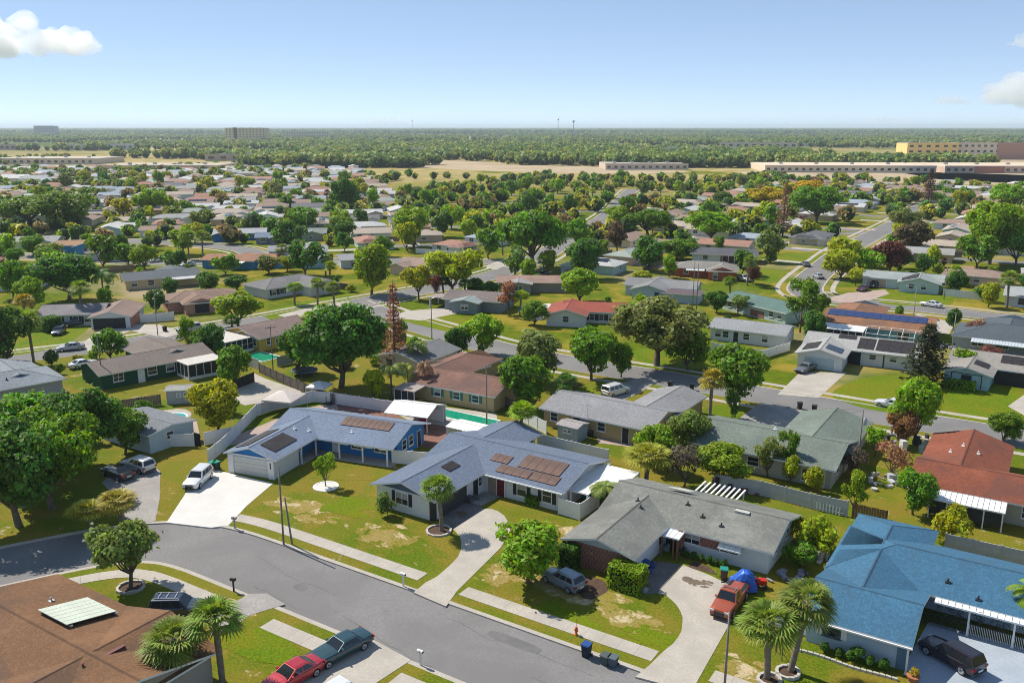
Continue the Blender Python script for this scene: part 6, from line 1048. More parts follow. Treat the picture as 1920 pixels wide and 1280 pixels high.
heap((-15.2, 118.1), 22, 4.0, 1.4, [(.6, .6, .6), (.06, .06, .07), (.35, .36, .4), (.2, .3, .4), (.5, .45, .4)], 'jumble of white and dark junk in the cluttered yard'); heap((-14.7, 102.7), 16, 3.2, .7, [(.6, .6, .6), (.5, .52, .55), (.3, .28, .25)], 'white scrap heap behind the blue roof'); heap((-28.3, 92.2), 22, 3.2, 1.6, [(.1, .04, .08), (.14, .06, .1), (.08, .05, .06), (.2, .1, .1)], 'dark purple brush heap along the vinyl fence'); heap((-15.1, 79.7), 10, 1.4, 1.1, [(.55, .52, .48), (.3, .3, .3)], 'covered white equipment between the grey and blue houses'); heap((-17.9, 74.7), 10, 2, .5, [(.3, .3, .35), (.08, .08, .1)], 'scattered pipes along the grey house end wall'); heap((-60.1, 87.0), 8, 1.8, .8, [(.5, .5, .5), (.06, .06, .06), (.6, .6, .6)], 'white patio clutter beside the paver patio'); heap((-71.9, 89.3), 7, .9, 1.3, [(.3, .02, .04), (.25, .03, .05)], 'dark red barbecue stand behind the blue house', 'barbecue_stand', 'barbecue'); heap((-90.1, 90.4), 9, 1.5, 1.1, [(.04, .04, .045), (.1, .1, .1)], 'dark patio furniture on the red pavers', 'patio_set', 'furniture'); heap((-52.5, 73.2), 7, 1.0, .9, [(.05, .05, .06), (.1, .1, .12)], 'potted plants and bikes by the dark garage door'); heap((-17.4, 177.6), 10, 2.6, 1.2, [(.5, .5, .5), (.1, .1, .1)], 'yard clutter behind the tall conifer'); heap((-109.4, 87.9), 6, 1.4, .8, [(.1, .12, .1), (.3, .3, .3)], 'plant pots beside the black board fence'); heap((-44.2, 88.7), 7, 1.4, 1, [(.1, .1, .12), (.4, .4, .4)], 'stored things under the white metal carport')
for q, (x, y) in enumerate(((-72.6, 72.0), (-73.2, 71.0), (-65.6, 77.6))): o = tag(empty('potted_plant', (x, y, .1)), ('potted plant on the blue porch step', 'potted plant nearest the blue porch post', 'dark potted plant at the far porch end')[q], 'plant'); b = MB(); b.lathe([(.14, 0), (.2, .3)], WHITE, 10); b.build('pot', o); inst('foliage', variant('shrub', q)[0], o, (0, 0, .3), scl=(.22,)*3, color=G2)
for q, (x, y, w_) in enumerate(((-12.2, 64.5, .9), (-11, 64.4, .8), (-9.8, 64.5, 1.3), (-8.8, 64.4, .9), (-7.9, 64.5, 1.0))): tree('shrub', (x, y), w_, w_*1.1, G2, 'dark leafy plant, number %s from the window in the stone-edged bed' % ('one', 'two', 'three', 'four', 'five')[q], 'plants along the pale blue wall')
for q in range(6): tree('shrub', (-27.2+q*.75, 73.4), .7+.1*(q % 2), .8, G2, 'small dark plant under the grey house windows, number %s from the entry' % ('one', 'two', 'three', 'four', 'five', 'six')[q], 'plants along the grey house front')
o = tag(empty('stone_edging', (-13.9, 63.6, 0)), 'low stone edging along the pale blue wall bed', 'edging'); b = MB(); b.prism([(-.2, -.1), (.2, -.1), (.18, .1), (-.19, .12)], 0, .18, STONE); me = b.mesh('stone')
for i in range(17): inst('stone', me, o, (i*.44, .1*math.sin(i*.5), 0), (0, 0, rnd.uniform(-.1, .1)))
b = MB(); o = tag(empty('metal_gate', (-15.9, 63.2, 0), -.9), 'open dark wire gate between the two right palms', 'gate')
for x in (0, 1, 2): b = MB(); b.tube([(x, 0, 0), (x, 0, 1.3)], .03, DARKM, 6); b.build('bar', o)
for z in (.1, .7, 1.3): b = MB(); b.tube([(0, 0, z), (2, 0, z)], .025, DARKM, 6); b.build('rail', o)
o = tag(empty('flower_pot', (*(-5.7, 64.2), 0)), 'terracotta pot with yellow flowers at the bottom edge', 'plant'); b = MB(); b.lathe([(.3, 0), (.45, .45), (.5, .5)], mat('terracotta', (.4, .16, .08), .85, .1), 14); b.build('pot', o); inst('flowers', variant('shrub', 1)[0], o, (0, 0, .4), scl=(.28,)*3, color=YY)

# ---------------------------------------------------------------- planting in the nearer yards
def clear(p, m=0.):
    if any(inside(p, f) for f in FOOT) or any(inside(p, s_) for s_ in SLABS): return False
    return True
HL = [(tuple(o.location[:2]), o['label']) for o in bpy.data.objects if o.get('category') == 'house']
allroad = np.array([((1-q/8)*pl[i][0]+q/8*pl[i+1][0], (1-q/8)*pl[i][1]+q/8*pl[i+1][1]) for pl in (C1, C2, C3, C4, C5, C6, C7) for i in range(len(pl)-1) for q in range(8)])
def offroad(p, d_): return np.min((allroad[:, 0]-p[0])**2+(allroad[:, 1]-p[1])**2) > d_*d_
def short(l):
    for s_ in (' with ', ' behind ', ' beside ', ' under ', ' at the ', ' near ', ' by ', ' set '):
        l = l.split(s_)[0] if len(l.split(s_)[0].split()) > 2 else l
    return ' '.join(l.split()[:7])
ry = random.Random(11); ycount = {}; made = 0; tries = 0; NTH = ['first', 'second', 'third', 'fourth', 'fifth', 'sixth', 'seventh', 'eighth', 'ninth', 'tenth', 'eleventh', 'twelfth', 'thirteenth', 'fourteenth', 'fifteenth']; got = []
while made < 150 and tries < 12000:
    tries += 1; f = ry.choice(FOOT); cx_, cy_ = sum(p[0] for p in f)/4, sum(p[1] for p in f)/4; a_ = ry.uniform(0, 6.28); r_ = ry.uniform(6, 17); p = (cx_+r_*math.cos(a_), cy_+r_*math.sin(a_))
    if p[1] < 88 and p[0] > -88: continue
    dn_ = math.hypot(*p); away = (p[0]/dn_, p[1]/dn_)
    if any(inside((p[0]+away[0]*t_, p[1]+away[1]*t_), f2) for t_ in (2, 5, 8, 11, 14) for f2 in FOOT): continue
    if not clear(p) or not offroad(p, 9) or any(math.dist(p, q) < 2.6 for q in got) or any(math.dist(p, (t[0], t[1])) < 2 for t in TREES): continue
    got.append(p); made += 1
got.sort(key=lambda p: math.hypot(*p))
for p in got:
    l = short(min(HL, key=lambda h_: math.dist(h_[0], p))[1]); x = ry.random(); cn, cc = (('dark', G2) if x < .3 else ('green', G1) if x < .6 else ('fresh', G3) if x < .8 else ('yellowish', G4) if x < .93 else ('reddish', RD)); y = ry.random()
    kd, kn, hh_, ww_ = ('shrub', 'bush', ry.uniform(1.2, 3), ry.uniform(1.6, 4)) if y < .62 else ('round', 'small tree', ry.uniform(4, 7), ry.uniform(3.5, 7)) if y < .84 else ('sparse', 'slim tree', ry.uniform(4.5, 7.5), ry.uniform(3, 5)) if y < .92 else ('sabal', 'palm', ry.uniform(4.5, 8), 4)
    key = (cn, kn, l); ycount[key] = ycount.get(key, 0)+1; tree(kd, p, hh_, ww_, cc, '%s %s %s from the camera around the %s' % (NTH[min(14, ycount[key]-1)], cn, kn, l), 'planting in the yards')

# worn marks on the paving: patches, cracks, stains
def mark(name, pts, z, m): return sheet(name, rounded(pts, 1), z, m)
PATCH = mat('asphalt_patch', (.165, .16, .158), .95, .15, .8, 8, objco=False); STAIN = mat('oil_stain', (.16, .125, .09), .9, .3, .8, 5, objco=False); CRK = mat('crack_filler', (.1, .098, .095), .9, .1, objco=False)
for pts in ([(-55, 49.2), (-53.6, 49.1), (-53.5, 50), (-55, 50.1)], [(-36, 52.2), (-31, 52.1), (-31, 53.2), (-36, 53.3)], [(-28, 47.4), (-27.2, 47.4), (-27.2, 48.3), (-28, 48.3)]): mark('asphalt_patch', pts, -.108, PATCH)
patchwork('stain', (-24.6, 69.6), 1.5, .9, .028, STAIN); mark('stain', [(-51.7, 69.7), (-51.0, 70.4), (-50.0, 69.8), (-50.4, 68.6)], .036, STAIN)
rc = random.Random(9)
for x0, y0, dx, n_ in ((-62, 51.5, 1.5, 10), (-48, 48.2, 1.6, 9), (-40, 52.6, 1.4, 12), (-30, 49.5, 1.7, 8), (-58, 47.6, 1.3, 7)):
    b = MB(); p = (x0, y0)
    for i in range(n_): q = (p[0]+dx*rc.uniform(.5, 1), p[1]+rc.uniform(-.35, .35)); w_ = rc.uniform(.012, .028); b.poly([(p[0], p[1]-w_, -.1085), (q[0], q[1]-w_, -.1085), (q[0], q[1]+w_, -.1085), (p[0], p[1]+w_, -.1085)], CRK); p = q
    tag(b.build('road_crack'), kind='structure')
for i, (a_, c_) in enumerate((((-64.7, 94.7), (-58, 99.5)), ((-17.7, 103.1), (-19.5, 97.6)), ((-108.9, 96.6), (-124, 108)), ((-61.6, 54.5), (-60, 66.8)), ((-17.7, 103.1), (-11, 100)))): wire((a_[0], a_[1], 7.6), (c_[0], c_[1], 2.9), .4, 'thin service wire dropping to the %s' % ('tan house', 'green-grey house', 'yellow porch house', 'white slate-roofed house', 'red-brown house')[i], 'service wires')

# ---------------------------------------------------------------- the far subdivision
HOUSES = [tuple(o.location[:2]) for o in bpy.data.objects if o.get('category') == 'house']
ROADS = [(p, pl is C4) for pl in (C1, C2, C3, C4, C5, C6, C7) for i in range(len(pl)-1) for p in [(pl[i][0]*(1-q/6)+pl[i+1][0]*q/6, pl[i][1]*(1-q/6)+pl[i+1][1]*q/6) for q in range(6)]]
rd = np.array([p for p, _ in ROADS])
def roadclear(p, d): return np.min((rd[:, 0]-p[0])**2+(rd[:, 1]-p[1])**2) > d*d
YAW = R(32.6)
def camxy(p): return p[0]*math.cos(YAW)+p[1]*math.sin(YAW), -p[0]*math.sin(YAW)+p[1]*math.cos(YAW)
def world(x, y): return x*math.cos(YAW)-y*math.sin(YAW), x*math.sin(YAW)+y*math.cos(YAW)
LM = [(-.57, 'the wide oak group'), (-.49, 'the orange-tan roof'), (-.42, 'the bright dome tree'), (-.36, 'the turning circle'), (-.3, 'the vivid blue house'), (-.24, 'the pale street light'), (-.18, 'the dark tall tree'), (-.11, 'the big fresh green tree'), (-.05, 'the brown ridge roof'), (.02, 'the umbrella oak'), (.09, 'the far street end'), (.16, 'the small red roofs'), (.23, 'the yellowish broad tree'), (.3, 'the tall brown pine'), (.36, 'the massive rounded tree'), (.43, 'the far driving car'), (.5, 'the olive street lawn'), (.58, 'the huge fresh green tree')]
ORD = ['nearest', 'second', 'third', 'fourth', 'fifth', 'sixth', 'seventh', 'eighth', 'ninth', 'tenth', 'eleventh', 'twelfth', 'thirteenth', 'fourteenth', 'fifteenth', 'sixteenth', 'seventeenth', 'eighteenth', 'nineteenth', 'twentieth']
def where(p):
    x, y = camxy(p); t = x/y; return min(LM, key=lambda l: abs(l[0]-t))[1]
HP = [('grey', (.38, .375, .37)), ('brown', (.35, .25, .2)), ('tan', (.5, .42, .34)), ('dark', (.19, .19, .2)), ('pale', (.58, .58, .57)), ('reddish', (.42, .23, .17)), ('green-grey', (.36, .4, .36)), ('blue-grey', (.36, .42, .48))]
WP = [(.75, .73, .7), (.68, .6, .47), (.6, .68, .7), (.74, .7, .6), (.45, .62, .65), (.62, .46, .36), (.78, .78, .79)]
OPEN = [(-120, 800, 150, 95), (-115, 1215, 190, 130), (-450, 760, 150, 70), (-700, 830, 160, 60), (30, 840, 160, 110)]   # school grounds, car park, sandy fields
def blocked(p): return any(((p[0]-a)/c)**2+((p[1]-b_)/d)**2 < 1 for a, b_, c, d in OPEN)
cand = []; rr = random.Random(21)
for a in range(-42, 30):
    for c in range(8, 72):
        # lots back to back along side streets, 19 m frontages; the western part is turned half right
        west = a < -9
        gx, gy = a*19+rr.uniform(-2.5, 2.5), c*25+(6 if (a % 2) else -4)+rr.uniform(-2.5, 2.5)
        if west: p = (-170+(gx+170)*.707-(gy-250)*.707, 250+(gx+170)*.707+(gy-250)*.707)
        else: p = (gx, gy)
        x, y = camxy(p)
        if y < 150 or y > 900 or abs(x/y) > .63: continue
        if x > 105 and y > 640 or blocked(p): continue
        cand.append((math.hypot(x, y), p, 45 if west else 0))
FOOT0 = list(FOOT); cand.sort(key=lambda t: t[0]); placed = []; pend = {}
FARH = []; REST = []
for dd, p, rot in cand:
    if any(math.dist(p, q) < 15 for q in placed) or not roadclear(p, 14): continue
    ringp = [(p[0]+11*math.cos(t), p[1]+11*math.sin(t)) for t in (0, .8, 1.6, 2.4, 3.1, 3.9, 4.7, 5.5)]+[p]
    if any(inside(q, f) for q in ringp for f in FOOT0) or any(inside(q, f) for q in ringp for f in SLABS if dd < 330): continue
    if rr.random() < (.02 if dd < 600 else .15): continue
    if dd > 235 and any(math.dist(p, (t[0], t[1])) < t[2]*.5+4 for t in TREES[:140]): continue
    if dd <= 235 and any(math.dist(p, (t[0], t[1])) < 8 for t in TREES[:140]): continue
    placed.append(p); (FARH if len(FARH) < 256 else REST).append((dd, p, rot))
cnt = {}
for i, (dd, p, rot) in enumerate(FARH):
    cn, cc = HP[rr.choice([0, 1, 1, 1, 2, 2, 2, 3, 4, 4, 5, 5, 6, 7])]; wc = rr.choice(WP); L = rr.uniform(13, 19); D = rr.uniform(8, 10); key = (cn, where(p)); cnt[key] = cnt.get(key, 0)+1
    hip = rr.random() < .4; lab = '%s %s-roofed %s house in the rows beyond %s' % (ORD[min(cnt[key]-1, 19)], cn, 'hip' if hip else 'gable', where(p))
    hs = House(lab, p, rot+rr.choice([0, 0, 90])+rr.uniform(-4, 4), wc, cc, group='houses of the far subdivision', age=.35); e = 'hh' if hip else 'gg'
    hs.roof(-L/2, L/2, -D/2, D/2, 'x', e, pitch=.28, ov=.5)
    if rr.random() < .65: s_ = rr.choice([-1, 1]); hs.roof(min(s_*L/2, s_*L/6), max(s_*L/2, s_*L/6), -D/2-rr.uniform(2, 4.5), D/4, 'y', e[0]+'g', pitch=.28, ov=.45)
    if dd < 520:
        for f, pl in (('y-', -D/2), ('y+', D/2)): hs.win(f, pl, -L*.28 if f == 'y-' else L*.3, 1.6, 1.2); hs.win(f, pl, L*.02, 1.4, 1.2)
        hs.win('x+', L/2, 0, 1.2, 1.1); hs.win('x-', -L/2, 0, 1.2, 1.1)
        if rr.random() < .3: hs.panels(0, rr.choice([1, -1]), -L*.3, L*.3, .6, 2.8, 5, PANEL)
    hs.done()
    if dd < 460:   # drive, car and back fence of the lot
        M = Matrix.Translation(hs.root.location) @ Matrix.Rotation(hs.root.rotation_euler.z, 4, 'Z'); sgn = rr.choice([-1, 1]); Q = lambda x, y: tuple((M @ Vector((x, y, 0)))[:2])
        dv = [Q(-L*.45, sgn*(D/2+.3)), Q(-L*.45+4.6, sgn*(D/2+.3)), Q(-L*.45+4.6, sgn*(D/2+10)), Q(-L*.45, sgn*(D/2+10))]; ok = all(roadclear(q, 4.6) for q in dv) and not any(inside(q, f) for q in dv for f in FOOT[:-1])
        if ok:
            slab('driveway', dv, CONC if rr.random() < .7 else CONCG, .03)
            if rr.random() < .6: kd = rr.choice(['sedan', 'suv', 'hatch', 'pickup', 'van']); cn2, c2_ = rr.choice([('white', WHT), ('silver', SIL), ('black', BLK), ('grey', GRY), ('red', REDC), ('white', WHT)]); car(kd, Q(-L*.45+2.3, sgn*(D/2+7.4)), Q(-L*.45+2.3, sgn*(D/2+2.6)), c2_, '%s %s at the %s' % (cn2, {'sedan': 'sedan', 'suv': 'SUV', 'hatch': 'hatchback', 'pickup': 'pickup', 'van': 'van'}[kd], lab.replace(' in the rows', '')), group='cars of the far subdivision')
        fp = [Q(-L/2-2, -sgn*(D/2+6)), Q(L/2+2, -sgn*(D/2+6))]
        if dd < 330 and rr.random() < .5 and all(roadclear(q, 7) for q in fp) and not any(inside(((fp[0][0]*(1-t)+fp[1][0]*t), (fp[0][1]*(1-t)+fp[1][1]*t)), f) for t in (0, .25, .5, .75, 1) for f in FOOT): wd = rr.random() < .5; fence(fp, '%s fence behind the %s' % ('wooden' if wd else 'white', lab.replace(' in the rows', '')), 1.8, WOODG if wd else VINYL, 2.8, .06, cap=False, plank=wd, group='back fences of the far subdivision')
# the roofs past those, too small to tell one from the next: one mass
mb = MB(); FW = [wallm(c) for c in WP[:4]]; FR = [mat('far_roof_'+n_, c_, .9, .15, .4, 3, objco=False) for n_, c_ in HP]
for dd, p, rot in REST:
    L, D, a_ = rr.uniform(13, 19)/2, rr.uniform(8, 10)/2, R(rot+rr.choice([0, 0, 90])+rr.uniform(-4, 4)); ca, sa = math.cos(a_), math.sin(a_); T = lambda x, y, z: (p[0]+x*ca-y*sa, p[1]+x*sa+y*ca, z-.12); wm_, rm_ = rr.choice(FW), rr.choice(FR); o_ = .6; zr = 2.5+(D+o_)*.28; hp = D*.9 if rr.random() < .4 else 0
    c_ = [(-L, -D), (L, -D), (L, D), (-L, D)]
    for i in range(4): q, r_ = c_[i], c_[(i+1) % 4]; mb.poly([T(*q, -.1), T(*r_, -.1), T(*r_, 2.6), T(*q, 2.6)], wm_)
    e_ = [T(-L-o_, -D-o_, 2.45), T(L+o_, -D-o_, 2.45), T(L+o_, D+o_, 2.45), T(-L-o_, D+o_, 2.45), T(-L-o_+hp, 0, zr), T(L+o_-hp, 0, zr)]
    for f in ((0, 1, 5, 4), (2, 3, 4, 5), (3, 0, 4), (1, 2, 5)): mb.poly([e_[i] for i in f], rm_ if len(f) == 4 or hp else wm_)
    FOOT.append([T(-L-1, -D-1, 0)[:2], T(L+1, -D-1, 0)[:2], T(L+1, D+1, 0)[:2], T(-L-1, D+1, 0)[:2]])
print('far mass houses', len(REST))
if REST: tag(mb.build('far_rooftops'), 'mass of tiny house roofs at the back of the subdivision', 'rooftops', kind='stuff')
# side streets of the far lots
for a in (-30, 30, 75, 120): pl = [(-40 if a > 0 else -66, 340+a*1.2), (110, 345+a*1.2)]; strip('road', pl, -3.5, 3.5, -.114, ASPH) if roadclear(pl[1], 5) else None
for y in (300, 368, 436, 504): strip('road', [(-72, y), (-150, y+3)], -3.5, 3.5, -.114, ASPH)
for q in range(5): a = (-200-q*48*.707*1.4, 230+q*30); strip('road', [(a[0], a[1]), (a[0]+150, a[1]+150)], -3.5, 3.5, -.1145, ASPH)
# trees of the far lots: individuals, then the woods as one mass
def far_tree_ok(p): return not any(abs(p[0]-f[0][0]) < 40 and abs(p[1]-f[0][1]) < 40 and inside(p, f) for f in FOOT) and roadclear(p, 6)
FC = [('green', G1), ('dark', G2), ('fresh green', G3), ('yellow-green', G4), ('olive', G5), ('rusty', (.15, .1, .05))]
tc = {}; n = 0; tries = 0
pts = []
while n < 185 and tries < 6000:
    tries += 1; y = 235+rr.random()**1.15*420; x = rr.uniform(-.61, .61)*y; p = world(x, y)
    if not far_tree_ok(p) or any(math.dist(p, q) < 7 for q in pts): continue
    if any(math.dist(p, (t[0], t[1])) < t[2] for t in TREES[:140]): continue
    pts.append(p); n += 1
pts.sort(key=lambda p: math.hypot(*p))
for p in pts:
    x = rr.random(); cn, cc = FC[0 if x < .28 else 1 if x < .45 else 2 if x < .68 else 3 if x < .83 else 4 if x < .95 else 5]
    kd = 'sabal' if rr.random() < .12 else 'far'; kn = 'palm' if kd == 'sabal' else 'tree'; key = (cn, kn, where(p)); tc[key] = tc.get(key, 0)+1
    hgt = rr.uniform(5.5, 11) if kd == 'far' else rr.uniform(6, 9); tree(kd, p, hgt, hgt*rr.uniform(.85, 1.35) if kd == 'far' else 4.5, cc, '%s %s %s among the roofs beyond %s' % (ORD[min(tc[key]-1, 19)], cn, kn, where(p)), 'trees among the far roofs')
# the woods and street trees past the last lots that can be told apart
def wood(name, label, npts, fn, variants, smin, smax):
    me = bpy.data.meshes.new(name); P = []; A = []; S = []; CI = []
    rg = random.Random(sum(map(ord, name)))
    for _ in range(npts):
        q = fn(rg)
        if q: P.append((q[0], q[1], -.12)); S.append(rg.uniform(smin, smax))
    me.from_pydata(P, [], []); o = bpy.data.objects.new(name, me); link(o); tag(o, label, 'woods', kind='stuff')
    at = me.attributes.new('s', 'FLOAT', 'POINT'); at.data.foreach_set('value', S)
    cl = bpy.data.collections.new(name+'_kinds')
    for i_, (v, col) in enumerate(variants):
        v = v.copy(); v.materials[0] = leafmat('%s_leaf_%d' % (name, i_), .35, .03, .5, col); c = bpy.data.objects.new('tree_kind', v); cl.objects.link(c)
    ng = bpy.data.node_groups.new(name, 'GeometryNodeTree'); ng.interface.new_socket('Geometry', in_out='INPUT', socket_type='NodeSocketGeometry'); ng.interface.new_socket('Geometry', in_out='OUTPUT', socket_type='NodeSocketGeometry')
    nn = ng.nodes; gi = nn.new('NodeGroupInput'); go = nn.new('NodeGroupOutput'); ip = nn.new('GeometryNodeInstanceOnPoints'); ci = nn.new('GeometryNodeCollectionInfo'); ci.inputs[0].default_value = cl; ci.inputs[1].default_value = True; ci.inputs[2].default_value = True; ip.inputs['Pick Instance'].default_value = True
    at_ = nn.new('GeometryNodeInputNamedAttribute'); at_.data_type = 'FLOAT'; at_.inputs[0].default_value = 's'; rv = nn.new('FunctionNodeRandomValue'); rv.data_type = 'FLOAT'; rv.inputs[3].default_value = 6.28; cx = nn.new('ShaderNodeCombineXYZ'); ng.links.new(rv.outputs[1], cx.inputs[2])
    ng.links.new(gi.outputs[0], ip.inputs[0]); ng.links.new(ci.outputs[0], ip.inputs['Instance']); ng.links.new(at_.outputs[0], ip.inputs['Scale']); ng.links.new(cx.outputs[0], ip.inputs['Rotation']); ng.links.new(ip.outputs[0], go.inputs[0])
    md = o.modifiers.new('scatter', 'NODES'); md.node_group = ng; return o
def lowcrown(seed, nl, size, W=9., H=8.):
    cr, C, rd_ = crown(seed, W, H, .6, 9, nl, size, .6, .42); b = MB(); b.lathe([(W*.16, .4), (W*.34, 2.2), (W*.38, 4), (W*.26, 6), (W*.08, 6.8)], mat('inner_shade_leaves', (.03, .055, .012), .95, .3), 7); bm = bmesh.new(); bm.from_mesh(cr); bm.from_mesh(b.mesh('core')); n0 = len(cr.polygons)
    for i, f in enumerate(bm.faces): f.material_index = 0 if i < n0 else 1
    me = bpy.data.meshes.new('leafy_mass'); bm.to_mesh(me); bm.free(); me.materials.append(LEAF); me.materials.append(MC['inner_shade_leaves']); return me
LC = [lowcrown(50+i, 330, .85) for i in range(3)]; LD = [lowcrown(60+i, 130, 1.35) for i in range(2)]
import mathutils.noise as mn
def clump(p, s, o=0): return mn.noise((p[0]*s+o, p[1]*s, .3))
def near_wood(rg):
    y = 300+rg.random()**.8*900; p = world(rg.uniform(-.64, .64)*y, y)
    if blocked(p) or not far_tree_ok(p) or (y < 700 and clump(p, .012) < -.3) or (y >= 700 and clump(p, .006, 5) < .1): return None
    return p
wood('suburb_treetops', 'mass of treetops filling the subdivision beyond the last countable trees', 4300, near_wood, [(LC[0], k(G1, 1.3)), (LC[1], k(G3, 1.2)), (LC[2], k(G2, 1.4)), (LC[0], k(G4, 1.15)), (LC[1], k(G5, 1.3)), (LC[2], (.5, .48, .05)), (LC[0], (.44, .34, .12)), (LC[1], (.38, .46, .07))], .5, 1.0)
def far_wood(rg):
    y = 900+rg.random()**1.5*5200; p = world(rg.uniform(-.66, .66)*y, y)
    if blocked(p) or clump(p, .0016, 9)+clump(p, .006, 2)*.6 < (.05 if y < 1700 else -.12): return None
    return p
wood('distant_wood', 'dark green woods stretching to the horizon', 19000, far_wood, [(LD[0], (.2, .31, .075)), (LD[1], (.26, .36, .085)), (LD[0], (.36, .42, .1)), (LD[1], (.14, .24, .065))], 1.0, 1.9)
def horizon_wood(rg):
    y = 5000+rg.random()**1.3*13000; p = world(rg.uniform(-.68, .68)*y, y)
    return p if clump(p, .0005, 3) > -.45 else None
wood('horizon_wood', 'hazy woods right under the skyline', 15000, horizon_wood, [(LD[0], (.16, .25, .08)), (LD[1], (.22, .31, .1))], 2.0, 3.4)
# ---------------------------------------------------------------- large far buildings
def block(p, rz, w_, d, h_, col, label, rows, cols, band=None, name='office_building', cat='building', tower=False, roofc=(.42, .38, .32)):
    o = tag(empty(name, (p[0], p[1], -.12), R(rz)), label, cat); b = MB(); b.box(-w_/2, w_/2, -d/2, d/2, -.5, h_, wallm(col)); b.build('wall', o); b = MB(); b.box(-w_/2+.6, w_/2-.6, -d/2+.6, d/2-.6, h_, h_+.3, wallm(roofc)); b.box(-w_/2-.2, w_/2+.2, -d/2-.2, -d/2+.5, h_-.4, h_+.9, wallm(col)); b.build('roof', o)
    for i in range(4): b = MB(); b.box(-1.6, 1.6, -1.2, 1.2, 0, 1.6, GALV); q = b.build('roof_unit', o); q.location = (w_*(-.35+.22*i), 0, h_+.25)
    ww, hh = w_/cols*.45, h_/rows*.36; wb_ = MB(); wb_.box(-ww/2, ww/2, -.12, 0, 0, hh, GLASS); wm_ = wb_.mesh('window')
    for r_ in range(rows):
        for c in range(cols): inst('window', wm_, o, (-w_/2+(c+.5)*w_/cols, -d/2-.01, h_/rows*(r_+.35)))
    if band: b = MB(); b.box(-w_*band[0], w_*band[1], -d/2-.6, -d/2+2, 0, h_*1.04, wallm(band[2])); b.build('brick_bay', o)
    return o
block(world(-662, 2250), 32.6, 100, 40, 37, (.88, .64, .36), 'tall tan slab office block left of the woods', 6, 12, (.28, -.2, (.12, .08, .05))); block(world(-638, 2800), 32.6, 140, 30, 26, (.85, .7, .5), 'long pale slab building right of the tan office block', 5, 18); block(world(-2070, 4000), 32.6, 90, 40, 44, (.45, .42, .4), 'grey block on the skyline at far left', 6, 8)
block(world(722, 1135), 28, 60, 40, 20, (.85, .6, .22), 'ochre end wing of the large school', 2, 5, None, 'school_building'); block(world(628, 1150), 28, 124, 36, 20, (.78, .66, .5), 'cream middle wing of the large school', 3, 16, (.1, .22, (.5, .28, .2)), 'school_building'); block(world(528, 1140), 28, 62, 40, 20, (.88, .62, .24), 'golden near wing of the large school', 3, 6, None, 'school_building') 
block(world(310, 850), 27, 150, 90, 5.5, (.72, .6, .45), 'long flat shop building before the school', 1, 24, None, 'shop_building', roofc=(.68, .56, .42)); block(world(455, 840), 30, 130, 90, 5.5, (.68, .5, .38), 'shop row with red-brown bays by the car park', 1, 20, (.3, -.1, (.45, .2, .15)), 'shop_building', roofc=(.66, .54, .4)); block(world(-330, 860), 33, 110, 70, 5, (.66, .55, .4), 'long low tan building behind the left roofs', 1, 18, None, 'warehouse', roofc=(.5, .43, .34)); block(world(-210, 980), 33, 130, 70, 5, (.64, .55, .45), 'pale low building row left of the middle', 1, 20, None, 'warehouse', roofc=(.46, .42, .38)); block(world(-520, 1020), 33, 120, 80, 6, (.68, .56, .42), 'pale sandy warehouse row at far left', 1, 16, None, 'warehouse', roofc=(.5, .45, .38)); block(world(130, 890), 33, 80, 60, 5, (.62, .52, .42), 'low sandy building beyond the far street end', 1, 12, None, 'warehouse', roofc=(.45, .4, .34))
rr = random.Random(3)
for i in range(20):
    y = rr.uniform(1000, 3600); x = (-.58+1.16*i/19)*y; block(world(x, y), 33+rr.uniform(-20, 20), rr.uniform(60, 160), 30, rr.uniform(6, 11), rr.choice([(.55, .5, .42), (.62, .6, .56), (.5, .4, .32)]), 'pale low roof in the distant woods, %s counted from the left' % ['first', 'second', 'third', 'fourth', 'fifth', 'sixth', 'seventh', 'eighth', 'ninth', 'tenth', 'eleventh', 'twelfth', 'thirteenth', 'fourteenth', 'fifteenth', 'sixteenth', 'seventeenth', 'eighteenth', 'nineteenth', 'last'][i], 1, 10, None, 'warehouse', roofc=(.6, .56, .5))
for q, (a, b_, c, d) in enumerate(OPEN): sheet('sandy_field', [(a+c*.98*math.cos(t*.3)*(1+.06*math.sin(t*2.1)), b_+d*.98*math.sin(t*.3)) for t in range(21)], -.108, SAND)
for i, (x, y, h_) in enumerate(((210, 4100, 75), (-620, 5600, 80), (205, 3000, 60))):
    p = world(x, y); o = tag(empty('radio_mast', (p[0], p[1], -.1)), ('thin radio mast on the skyline right of centre', 'faint mast on the skyline at left', 'water-tower-like mast on the skyline')[i], 'mast'); b = MB(); b.tube([(0, 0, 0), (0, 0, h_)], [1.6, .8], GALV, 6); b.build('shaft', o); b = MB(); b.lathe([(1, h_-6), (4, h_-3), (4, h_), (1, h_+2)], GALV, 8); b.build('head', o)
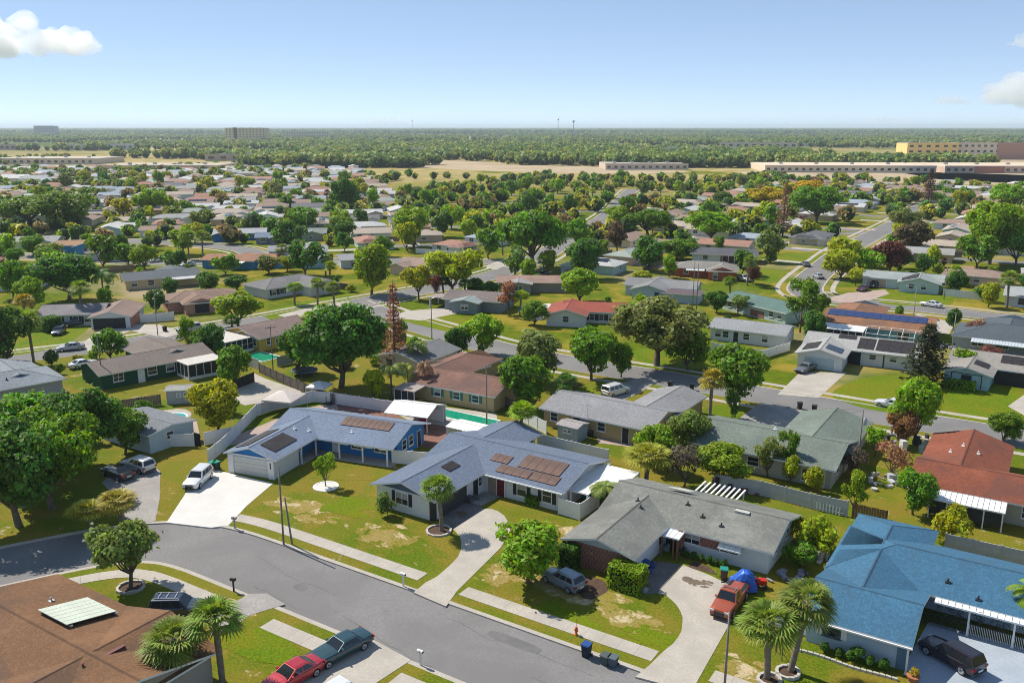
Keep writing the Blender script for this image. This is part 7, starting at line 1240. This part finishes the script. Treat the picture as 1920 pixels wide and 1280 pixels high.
# ---------------------------------------------------------------- air and clouds
b = MB(); b.box(-26000, 26000, -400, 26000, -1.2, 96, mat('haze_skin', (1, 1, 1))); hz = b.build('haze'); tag(hz, kind='stuff'); m = bpy.data.materials.new('haze_air'); m.use_nodes = True; t = m.node_tree; t.nodes.clear(); out = t.nodes.new('ShaderNodeOutputMaterial'); pv = t.nodes.new('ShaderNodeVolumePrincipled'); pv.inputs['Color'].default_value = (.75, .86, 1, 1); pv.inputs['Density'].default_value = .00008; pv.inputs['Anisotropy'].default_value = .2; t.links.new(pv.outputs[0], out.inputs['Volume']); hz.data.materials.clear(); hz.data.materials.append(m)
CLM = bpy.data.materials.new('cloud_vapour'); CLM.use_nodes = True; t = CLM.node_tree; t.nodes.clear(); out = t.nodes.new('ShaderNodeOutputMaterial'); pv = t.nodes.new('ShaderNodeVolumePrincipled'); pv.inputs['Color'].default_value = (1, 1, 1, 1); pv.inputs['Density'].default_value = .00135; pv.inputs['Anisotropy'].default_value = .3; t.links.new(pv.outputs[0], out.inputs['Volume'])
def cloud(px, py, wpx, hpx, label, seed, dist=30000.):
    """puffs of vapour; px, py are bearings in thousandths of the distance from straight ahead and from eye level"""
    rr = random.Random(seed); x, z = px*dist/1000, 40+py*dist/1000; p = world(x, dist); W, H = wpx*dist/1000, hpx*dist/1000; o = tag(empty('cloud', (p[0], p[1], z), YAW), label, 'cloud'); bm = bmesh.new()
    for i in range(60):
        f = rr.uniform(-.5, .5); en = (1-(2*f)**2); r = H*rr.uniform(.09, .26)*(.45+.55*en); bmesh.ops.create_icosphere(bm, subdivisions=3, radius=r, matrix=Matrix.Translation((f*W, rr.uniform(-.15, .15)*W, -.16*H+rr.uniform(0, .45)*H*en)) @ Matrix.Diagonal((1.5, 1.4, .9, 1)))
    for v in bm.verts: n_ = v.co*(3.5/H); v.co += v.normal*H*.12*mn.noise(n_)+v.normal*H*.07*mn.noise(n_*2.7)
    me = bpy.data.meshes.new('puff'); bm.to_mesh(me); bm.free(); me.materials.append(CLM); md = link(bpy.data.objects.new('puff', me), o); r_ = md.modifiers.new('merge', 'REMESH'); r_.mode = 'VOXEL'; r_.voxel_size = H*.035
for a in ((-560, 92, 230, 66, 'large white cumulus at the left photo edge', 1), (562, 37, 84, 46, 'bright cumulus low at the right edge', 2), (572, 92, 52, 26, 'small high cloud at the right edge', 3), (-140, 6, 50, 14, 'low cloud rising from the skyline left of centre', 4), (485, 28, 42, 14, 'thin wisp of cloud left of the bright cumulus', 5), (95, 146, 36, 24, 'cloud scrap at the top photo edge', 6), (415, 8, 34, 10, 'faint low cloud over the far woods', 7)): cloud(*a)
